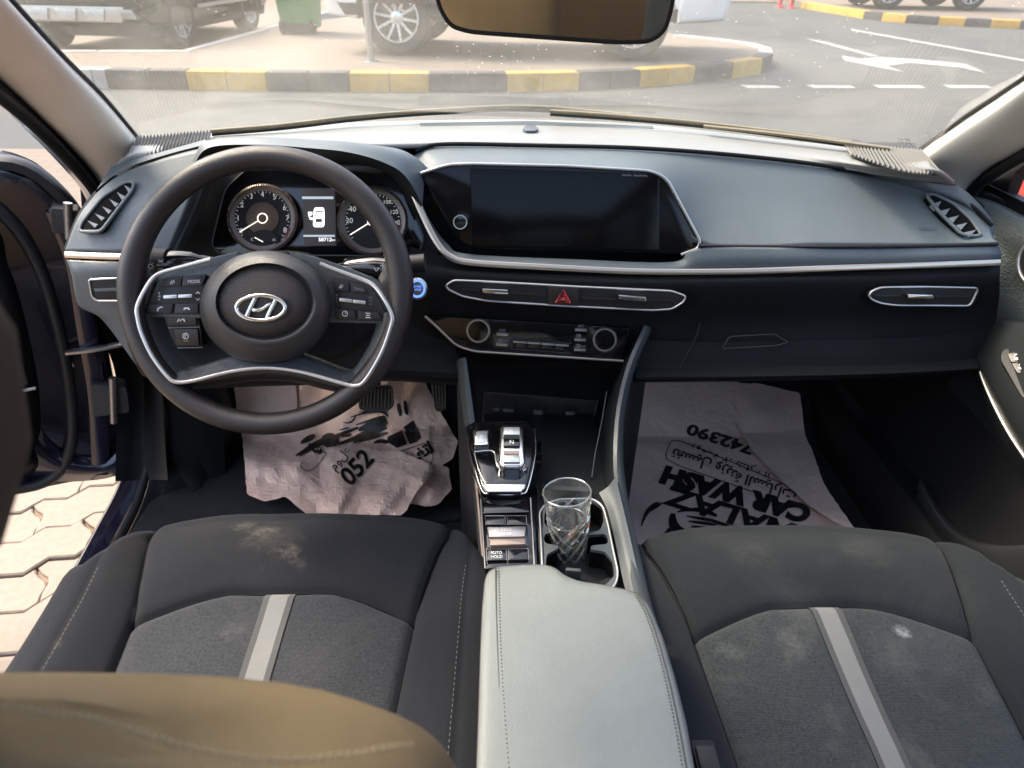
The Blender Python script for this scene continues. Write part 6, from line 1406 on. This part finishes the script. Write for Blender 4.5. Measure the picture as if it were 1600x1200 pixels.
prof += [(Rt + .0004, H - .001), (Rt - .0006, H + .0006), (Rt - .002, H - .001)]
prof += [(Rb + (Rt - Rb) * f - .0022, .010 + (H - .012) * f) for f in (.95, .7, .4, .1, .0)] + [(Rb * .5, .0085), (.001, .008)]
go = revolve('glass_wall', prof, gb, ax, M['tumbler'], tg, segs=72, ang=60)
u_ = ax.orthogonal().normalized(); v_ = ax.cross(u_)
def on_glass(an, hgt, off=.0006):
    rr = Rb + (Rt - Rb) * hgt / H + off
    return gb + ax * hgt + (u_ * math.cos(an) + v_ * math.sin(an)) * rr
M['pressed'] = thin_glass('pressed_glass_relief', (.80, .84, .82), .16, .6, .40)
V, F = [], []
for sgn in (-1, 1):                               # crossing ridges pressed into the lower two thirds of the wall
    for k in range(9):
        for q in range(14):
            f0, f1 = q / 14, (q + 1) / 14; b_ = len(V)
            for f in (f0, f1):
                an = 2 * math.pi * k / 9 + sgn * 2.3 * f; hh = .010 + H * .62 * f
                for da_, off in ((-.10, .0003), (0, .0022), (.10, .0003)): V.append(on_glass(an + da_, hh, off))
            F += [(b_, b_ + 1, b_ + 4, b_ + 3), (b_ + 1, b_ + 2, b_ + 5, b_ + 4)]
mk('pressed_pattern', V, F, M['pressed'], tg, ang=30)
for nm, hh, rr in (('rim', H - .001, .0013), ('foot_ring', .004, .002)): tube(nm, [on_glass(2 * math.pi * k / 60, hh, -.0006) for k in range(60)], rr, M['pressed'], tg, closed=True)
wl = H * .60; rw = Rb + (Rt - Rb) * .58 - .0032
revolve('water', [(.001, .0095), (Rb - .003, .0105), (rw, wl), (rw * .7, wl - .0004), (.001, wl - .0004)], gb, ax, M['water'], tg, segs=48)
tube('water_line', [on_glass(2 * math.pi * k / 60, wl, -.003) for k in range(60)], .0007, M['pressed'], tg, closed=True)
M['cigpaper'] = pm('wet_cigarette_paper', (.62, .58, .50), .7, var=.1); M['cigtip'] = pm('cork_cigarette_tip', (.45, .26, .10), .7, var=.2); M['ash'] = pm('cigarette_ash', (.06, .055, .05), .9, var=.4)
def butt(p, d, L_, lab):
    p = Vector(p); d = Vector(d).normalized()
    c = root('cigarette_end', p, lab, 'cigarette end', 'cigarette ends in the glass')
    revolve('paper', [(.001, 0), (.0038, 0), (.004, .001), (.004, L_ * .6), (.0038, L_ * .6)], p, d, M['cigpaper'], c, segs=14)
    revolve('filter_tip', [(.0041, L_ * .6), (.0041, L_ - .001), (.0036, L_), (.001, L_)], p, d, M['cigtip'], c, segs=14)
    revolve('burnt_end', [(.001, -.003), (.003, -.002), (.0036, 0)], p, d, M['ash'], c, segs=10)
butt(gb + ax * .026 + Vector((-.012, -.008, 0)), Vector((.6, .15, .75)), .036, 'longest cigarette end leaning up in the glass, pale paper')
butt(gb + ax * .014 + Vector((-.010, -.006, 0)), Vector((.8, .5, .15)), .024, 'short cigarette end lying flat on the bottom of the glass')
butt(gb + ax * .020 + Vector((.006, .006, 0)), Vector((-.5, .5, .45)), .026, 'cigarette end at the back of the glass under the water')

# ================================================================== FOOTWELLS: BAGS, PEDALS, MATS
def floor_hit(px, py, h):
    d = ray(px, py); lo, hi = .3, 4.0
    for _ in range(40):
        t_ = (lo + hi) / 2; p = CAM + d * t_
        if p.z > zf(p.y) + h: lo = t_
        else: hi = t_
    return CAM + d * lo
rg = random.Random(5)
FOLDS = []
for k in range(9):
    a = rg.uniform(0, math.pi); FOLDS.append((math.cos(a), math.sin(a), rg.uniform(45, 150), rg.uniform(0, 6), rg.uniform(.4, 1)))
def crumple(x, y):
    s = 0; tot = 0
    wx = x + 14 * noise.noise(Vector((x / 60, y / 60, 1))); wy = y + 14 * noise.noise(Vector((x / 60, y / 60, 5)))
    for c, s_, wl_, ph, am in FOLDS:
        q = ((wx * c + wy * s_) / wl_ + ph) % 1.0
        s += am * abs(q - .5) * 2 * (.5 + .8 * noise.noise(Vector((x / 90, y / 90, ph)))); tot += am
    f = 0
    for c, s_, wl_, ph, am in FOLDS2:
        q = ((wx * c + wy * s_) / wl_ + ph) % 1.0
        f += am * abs(q - .5) * 2 * max(0, .3 + 1.4 * noise.noise(Vector((x / 70, y / 70, ph * 3))))
    return s / tot + .22 * f / 5
FOLDS2 = []
for k in range(7):
    a = rg.uniform(0, math.pi); FOLDS2.append((math.cos(a), math.sin(a), rg.uniform(22, 55), rg.uniform(0, 6), rg.uniform(.5, 1)))
def sheet(name, poly, hfun, mat, parent, step=5, two=True):
    """finely cut sheet of plastic over the floor: outline in picture pixels, height above the floor from hfun"""
    bm = bmesh.new()
    pts = []
    q = rnd(poly, 4, 2); m = len(q)
    for i in range(m):                            # torn, slightly uneven edge with straight runs
        a_, b_ = Vector(q[i]), Vector(q[(i + 1) % m]); k = max(1, int((b_ - a_).length / 7))
        for j in range(k):
            w_ = a_.lerp(b_, j / k); pts.append((w_.x + 1.6 * noise.noise(Vector((w_.x / 9, w_.y / 9, 2))), w_.y + 1.6 * noise.noise(Vector((w_.x / 9, w_.y / 9, 9))), 0))
    f = bm.faces.new([bm.verts.new(p) for p in pts])
    x0, x1 = min(p[0] for p in poly), max(p[0] for p in poly); y0, y1 = min(p[1] for p in poly), max(p[1] for p in poly)
    v = x0 + step
    while v < x1:
        bmesh.ops.bisect_plane(bm, geom=bm.verts[:] + bm.edges[:] + bm.faces[:], plane_co=(v, 0, 0), plane_no=(1, 0, 0)); v += step
    v = y0 + step
    while v < y1:
        bmesh.ops.bisect_plane(bm, geom=bm.verts[:] + bm.edges[:] + bm.faces[:], plane_co=(0, v, 0), plane_no=(0, 1, 0)); v += step
    bmesh.ops.triangulate(bm, faces=bm.faces)
    V = [floor_hit(q.co.x, q.co.y, hfun(q.co.x, q.co.y)) for q in bm.verts]
    bm.verts.index_update(); F = [tuple(q.index for q in f.verts) for f in bm.faces]; bm.free()
    o = mk(name, V, F, mat, parent, ang=14)
    return o
def print_on(name, VF, place, hfun, mat, parent, step=9):
    """flat lettering cut to follow the sheet it is printed on"""
    bm = bmesh.new(); vs = [bm.verts.new((*place(x, y), 0)) for x, y in VF[0]]
    for f in VF[1]:
        try: bm.faces.new([vs[i] for i in f])
        except ValueError: pass
    for ax_ in (0, 1):
        lo, hi = min(v.co[ax_] for v in bm.verts), max(v.co[ax_] for v in bm.verts); c = math.floor(lo / step) * step + step
        while c < hi:
            no = (1, 0, 0) if ax_ == 0 else (0, 1, 0); co = (c, 0, 0) if ax_ == 0 else (0, c, 0)
            bmesh.ops.bisect_plane(bm, geom=bm.verts[:] + bm.edges[:] + bm.faces[:], plane_co=co, plane_no=no); c += step
    V = [floor_hit(q.co.x, q.co.y, hfun(q.co.x, q.co.y) + .0022) for q in bm.verts]
    bm.verts.index_update(); F = [tuple(q.index for q in f.verts) for f in bm.faces]; bm.free()
    return mk(name, V, F, mat, parent, smooth=False)
def fitted(body, W_, H_, bold):
    V, F = glyphs(body, 40, bold); x0, x1 = min(v[0] for v in V), max(v[0] for v in V); y0, y1 = min(v[1] for v in V), max(v[1] for v in V)
    return [((x - (x0 + x1) / 2) * W_ / (x1 - x0), (y - (y0 + y1) / 2) * H_ / (y1 - y0)) for x, y in V], F
def placer(cx, cy, rot, sx=1, sy=1, shear=0):
    c, s = math.cos(rad(rot)), math.sin(rad(rot))
    def f(x, y):
        x, y = x * sx + y * shear, y * sy
        return (cx + x * c - y * s, cy - (x * s + y * c))
    return f
def bag_mat(name, col, tr_):
    m, t, b = nodes(name); N = t.nodes.new; L = t.links.new
    b.inputs['Base Color'].default_value = (*col, 1); b.inputs['Roughness'].default_value = .42
    tl = N('ShaderNodeBsdfTranslucent'); tl.inputs[0].default_value = (*col, 1); mx = N('ShaderNodeMixShader'); mx.inputs[0].default_value = tr_
    tc = N('ShaderNodeTexCoord'); n = N('ShaderNodeTexNoise'); n.inputs['Scale'].default_value = 26; n.inputs['Detail'].default_value = 5; n.inputs['Distortion'].default_value = 1.2; L(tc.outputs['Object'], n.inputs['Vector'])
    v = N('ShaderNodeTexVoronoi'); v.feature = 'DISTANCE_TO_EDGE'; v.inputs['Scale'].default_value = 5; wv_ = N('ShaderNodeMix'); wv_.data_type = 'VECTOR'; wv_.inputs['Factor'].default_value = .12; L(tc.outputs['Object'], wv_.inputs[4]); L(n.outputs[1], wv_.inputs[5]); L(wv_.outputs[1], v.inputs['Vector'])
    a = N('ShaderNodeMath'); a.operation = 'MULTIPLY_ADD'; L(v.outputs['Distance'], a.inputs[0]); a.inputs[1].default_value = 2.6; n2_ = N('ShaderNodeMath'); n2_.operation = 'MULTIPLY'; n2_.inputs[1].default_value = .3; L(n.outputs[0], n2_.inputs[0]); L(n2_.outputs[0], a.inputs[2])
    bp = N('ShaderNodeBump'); bp.inputs['Strength'].default_value = .34; bp.inputs['Distance'].default_value = .010; L(a.outputs[0], bp.inputs['Height']); L(bp.outputs[0], b.inputs['Normal']); L(bp.outputs[0], tl.inputs['Normal'])
    L(b.outputs[0], mx.inputs[1]); L(tl.outputs[0], mx.inputs[2]); L(mx.outputs[0], t.nodes['Material Output'].inputs[0]); return m
M['bag'] = bag_mat('pinkish_plastic_film', (.95, .67, .53), .04)
M['bag2'] = bag_mat('white_plastic_film', (.78, .61, .52), .05)
AR = lambda s: s
# driver's side
d1 = root('plastic_bag', floor_hit(540, 720, 0), 'crumpled pinkish plastic bag printed 052 on the driver floor under the wheel', 'plastic bag', 'printed plastic bags spread on the footwell floors')
hA = lambda x, y: .012 + .068 * crumple(x, y) + .03 * max(0, (x - 600) / 110) * max(0, 1 - abs(y - 680) / 110)
sheet('bag_sheet', [(366, 590), (420, 585), (560, 585), (660, 588), (680, 630), (702, 668), (706, 676), (716, 690), (708, 716), (690, 728), (700, 730), (706, 764), (686, 788), (668, 792), (640, 786), (627, 805), (560, 805), (476, 802), (446, 776), (412, 784), (386, 772), (380, 700), (374, 640)], hA, M['bag'], d1)
hB = lambda x, y: hA(x, y) + .012 + .01 * max(0, 1 - abs(x - 540) / 160)
sheet('bag_fold', [(384, 742), (430, 720), (470, 722), (520, 700), (545, 698), (560, 700), (620, 704), (672, 724), (676, 738), (650, 770), (634, 800), (626, 805), (476, 802), (446, 776), (412, 784)], hB, M['bag'], d1)
hC = lambda x, y: .02 + .02 * crumple(x * 1.3, y)
sheet('paper_leaf', [(364, 588), (462, 588), (464, 648), (455, 660), (372, 655)], lambda x, y: .045 + .008 * crumple(x, y), M['bag2'], d1)
print_on('number_print', glyphs('052', 38, 1.0, sx=1.0), placer(558, 731, 48, 1, 1.05, .12), hB, M['bagp'], d1)
arab = lambda s: s
print_on('arabic_print', glyphs('\u0645\u0648\u0644\u0639', 20, .1), placer(532, 716, 50), hB, M['bagp'], d1)
print_on('arabic_print', glyphs('\ufef2\ufed3', 34, .8), placer(486, 712, 52), hA, M['bagp'], d1)
print_on('arabic_print', glyphs('\u0640\ufed0\ufe97\ufedf', 26, 1.0), placer(660, 706, 28), hA, M['bagp'], d1)
def poly_print(polys, hf, par, name='sketch_print'):
    V = []; F = []
    for p in polys: b = len(V); V += list(p); F.append(tuple(range(b, b + len(p))))
    return print_on(name, (V, F), lambda x, y: (x, y), hf, M['bagp'], par)
def band(a, b_, w0, w1, c=None, n=8):
    P = q3(a, c if c else ((a[0] + b_[0]) / 2, (a[1] + b_[1]) / 2), b_, n); A_ = []; B_ = []
    for i, p in enumerate(P):
        t_ = (Vector(P[min(i + 1, n - 1)]) - Vector(P[max(i - 1, 0)])).normalized(); nn = Vector((-t_.y, t_.x)); wv = (w0 + (w1 - w0) * i / (n - 1)) / 2 * (math.sin(math.pi * (i + .6) / (n + .2)) ** .5)
        A_.append(tuple(Vector(p) + nn * wv)); B_.append(tuple(Vector(p) - nn * wv))
    return A_ + B_[::-1]
poly_print([band((468, 712), (560, 668), 5, 8, (500, 690)), band((462, 712), (500, 690), 5, 7), band((470, 692), (492, 680), 8, 10), band((476, 702), (512, 684), 6, 9), band((506, 696), (527, 694), 26, 20, (515, 680)), band((528, 694), (604, 668), 6, 11), band((552, 692), (606, 676), 5, 7),
            band((560, 672), (604, 656), 8, 26), band((556, 664), (600, 650), 3, 5), band((556, 680), (600, 664), 3, 5), band((548, 652), (606, 642), 3, 6, (580, 640)), band((560, 644), (606, 650), 2, 5, (600, 638)), band((536, 660), (556, 650), 2, 4, (550, 664)), band((530, 672), (546, 668), 2, 3), band((533, 677), (548, 673), 2, 3), band((534, 683), (549, 678), 2, 3), band((622, 630), (626, 650), 6, 7), band((632, 626), (636, 648), 6, 7),
            [(630, 668), (646, 656), (658, 684), (650, 690)], [(606, 682), (628, 672), (636, 694), (620, 700), (604, 690)], [(632, 674), (642, 670), (652, 690), (640, 694)], band((584, 692), (606, 692), 5, 8, (596, 686))], hA, d1)
def outline_print(pts, wd, hf, par):
    V = []; F = []; P = [Vector(p) for p in pts]
    for i in range(len(P)):
        t_ = (P[min(i + 1, len(P) - 1)] - P[max(i - 1, 0)]).normalized(); nn = Vector((-t_.y, t_.x)) * wd / 2; V += [tuple(P[i] + nn), tuple(P[i] - nn)]
    F = [(2 * i, 2 * i + 1, 2 * i + 3, 2 * i + 2) for i in range(len(P) - 1)]
    print_on('frame_print', (V, F), lambda x, y: (x, y), hf, M['bagp'], par)
outline_print(rnd([(512, 704), (496, 728), (480, 738), (466, 726)], 8), 1.2, hB, d1)
outline_print(rnd([(624, 705), (666, 692), (678, 712), (672, 728)], 6), 1.2, hA, d1)
# passenger's side
p1 = root('plastic_bag', floor_hit(1130, 740, 0), 'flat pale plastic bag printed CAR WASH upside down on the passenger floor', 'plastic bag', 'printed plastic bags spread on the footwell floors')
hP = lambda x, y: .012 + .036 * crumple(x + 300, y)
sheet('bag_sheet', [(1000, 592), (1075, 592), (1190, 600), (1250, 614), (1258, 680), (1268, 700), (1290, 762), (1340, 832), (1300, 870), (1150, 880), (1000, 880), (985, 800), (975, 760), (978, 700), (990, 640)], hP, M['bag2'], p1)
hQ = lambda x, y: hP(x, y) + .010 + .012 * max(0, (x - 1150) / 150)
sheet('bag_fold', [(1150, 660), (1192, 640), (1250, 616), (1258, 680), (1268, 700), (1290, 762), (1340, 832), (1322, 826), (1270, 794), (1222, 752), (1172, 700)], hQ, M['bag2'], p1)
print_on('word_print', fitted('CAR WASH', 240, 31, 3.0), placer(1150, 773, 164.3, 1, 1, .15), hP, M['bagp'], p1)
print_on('word_print', fitted('MALAZ', 210, 31, 1.5), placer(1140, 803, 163, 1, 1, .15), hP, M['bagp'], p1)
print_on('number_print', fitted('742390', 108, 19, 1.6), placer(1125, 686, 162, 1, 1, .1), hP, M['bagp'], p1)
print_on('arabic_print', fitted('\ufe95\ufe8d\ufead\ufe8e\ufef4\ufeb4\ufedf\ufe8d \ufe94\ufee8\ufef3\ufeaf\ufeed \ufede\ufef4\ufeb4\ufed0\ufe97', 205, 22, .9), placer(1147, 740, 160), hP, M['bagp'], p1)
print_on('arabic_print', fitted('\ufedf\ufe8d \ufec9\ufead\ufe8e\ufeb7 \u060c\u0662 \ufe94\ufebf\ufeed\ufead', 132, 14, .3), placer(1143, 719, 160), hP, M['bagp'], p1)
outline_print(rnd([(1178, 769), (1062, 728), (1038, 716), (1048, 688), (1062, 688), (1120, 712), (1225, 756), (1248, 776)], 9), 1.4, hP, p1)
poly_print([band((1002, 822), (1030, 786), 4, 9, (1010, 792)), band((1014, 800), (1034, 786), 3, 5), band((1052, 802), (1072, 832), 14, 16, (1046, 828)), band((1058, 800), (1120, 806), 4, 9, (1090, 790)), band((1072, 806), (1118, 814), 3, 7), band((1076, 814), (1120, 820), 4, 5), band((1080, 822), (1126, 828), 4, 5), band((1108, 812), (1140, 822), 6, 5), band((1034, 840), (1050, 824), 5, 8), band((1040, 848), (1062, 838), 6, 10)], hP, p1)
# floor mats and pedals
def mat_(name, pts, lab):
    r = root(name, floor_hit(*pts[0], .004), lab, 'floor mat')
    sheet('mat_carpet', pts, lambda x, y: .006, M['carpet'], r, step=25)
mat_('floor_mat', [(330, 640), (470, 600), (690, 600), (712, 700), (720, 812), (520, 830), (310, 830)], 'black carpet mat under the crumpled bag on the driver floor')
mat_('floor_mat', [(985, 620), (1250, 596), (1330, 700), (1400, 850), (1200, 880), (990, 880)], 'black carpet mat under the car wash bag on the passenger floor')
PP = PL(onY(592, 622, 1.30), (0, -.75, .66))
bp_ = root('brake_pedal', PP.at(592, 622), 'ribbed black brake pedal showing through the gap beside the wheel rim', 'pedal')
prism('pedal_pad', PP.many(rnd([(560, 604), (612, 602), (614, 632), (604, 641), (562, 640)], 6), .0), PP.n * -.02, M['btn'], bp_, bev=.004)
M['pedrib'] = pm('worn_pedal_rubber', (.09, .07, .05), .6)
for k in range(9): tube('rib', PP.many([(564 + 5.6 * k, 607), (563 + 5.6 * k, 637)], .001), .0022, M['pedrib'], bp_, segs=6)
tube('pedal_rim', PP.many(rnd([(560, 604), (612, 602), (614, 632), (604, 641), (562, 640)], 6), .001), .002, M['pedrib'], bp_, closed=True)
tube('pedal_arm', [PP.at(588, 610, -.02), PP.at(588, 560, -.05), PP.at(588, 500, -.06)], .010, M['black'], bp_)
AP2 = PL(onY(690, 615, 1.33), (0, -.75, .66))
acp = root('accelerator_pedal', AP2.at(690, 615), 'narrow ribbed accelerator pedal in the shadow beside the console', 'pedal')
prism('pedal_pad', AP2.many(rnd([(672, 598), (700, 598), (698, 640), (680, 642)], 4), .0), AP2.n * -.02, M['btn'], acp, bev=.004)
for k in range(5): tube('rib', AP2.many([(676 + 5 * k, 601), (680 + 4 * k, 637)], .001), .002, M['pedrib'], acp, segs=6)

# ================================================================== REAR-VIEW MIRROR
mn = (Vector((-.10, -1, -.22))).normalized()
MP = PL(onY(868, 20, .79), mn)
rm = root('rear_view_mirror', onY(868, -20, .80), 'wide black framed rear-view mirror reflecting brown seats at the top edge', 'mirror')
mo = rnd([(672, -70), (1060, -70), (1054, 10), (1040, 52), (1016, 68), (960, 69), (735, 53), (704, 44), (688, 22), (676, -14)], [30, 30, 20, 14, 16, 20, 20, 12, 14, 20])
def shrink(pts, k): 
    out = []
    n = len(pts)
    for i, p in enumerate(pts):
        a, b_ = Vector(pts[i - 1]), Vector(pts[(i + 1) % n]); t_ = (b_ - a).normalized(); nn = Vector((-t_.y, t_.x)); c = Vector((868, -5)) - Vector(p)
        if nn.dot(c) < 0: nn = -nn
        q = Vector(p) + nn * k; out.append((q.x, q.y))
    return out
prism('mirror_housing', MP.many(mo, 0), MP.n * -.035, M['black'], rm, bev=.004, seg=3)
m, t, b = nodes('mirror_silver'); b.inputs['Base Color'].default_value = (.80, .76, .70, 1); b.inputs['Metallic'].default_value = 1; b.inputs['Roughness'].default_value = .015; M['mirror'] = m
mk('mirror_glass', MP.many(shrink(mo, 6), .0006), [tuple(range(len(mo)))], M['mirror'], rm, smooth=False)
tube('mirror_bezel', MP.many(shrink(mo, 3.2), .0), 1, M['black'], rm, closed=True, flat=(.0022, .0020), up=MP.n)
tube('mirror_stalk', [MP.at(868, -40, -.03), Vector((.0, .84, 1.30)), Vector((0, .80, 1.315))], .012, M['black'], rm, n=12)
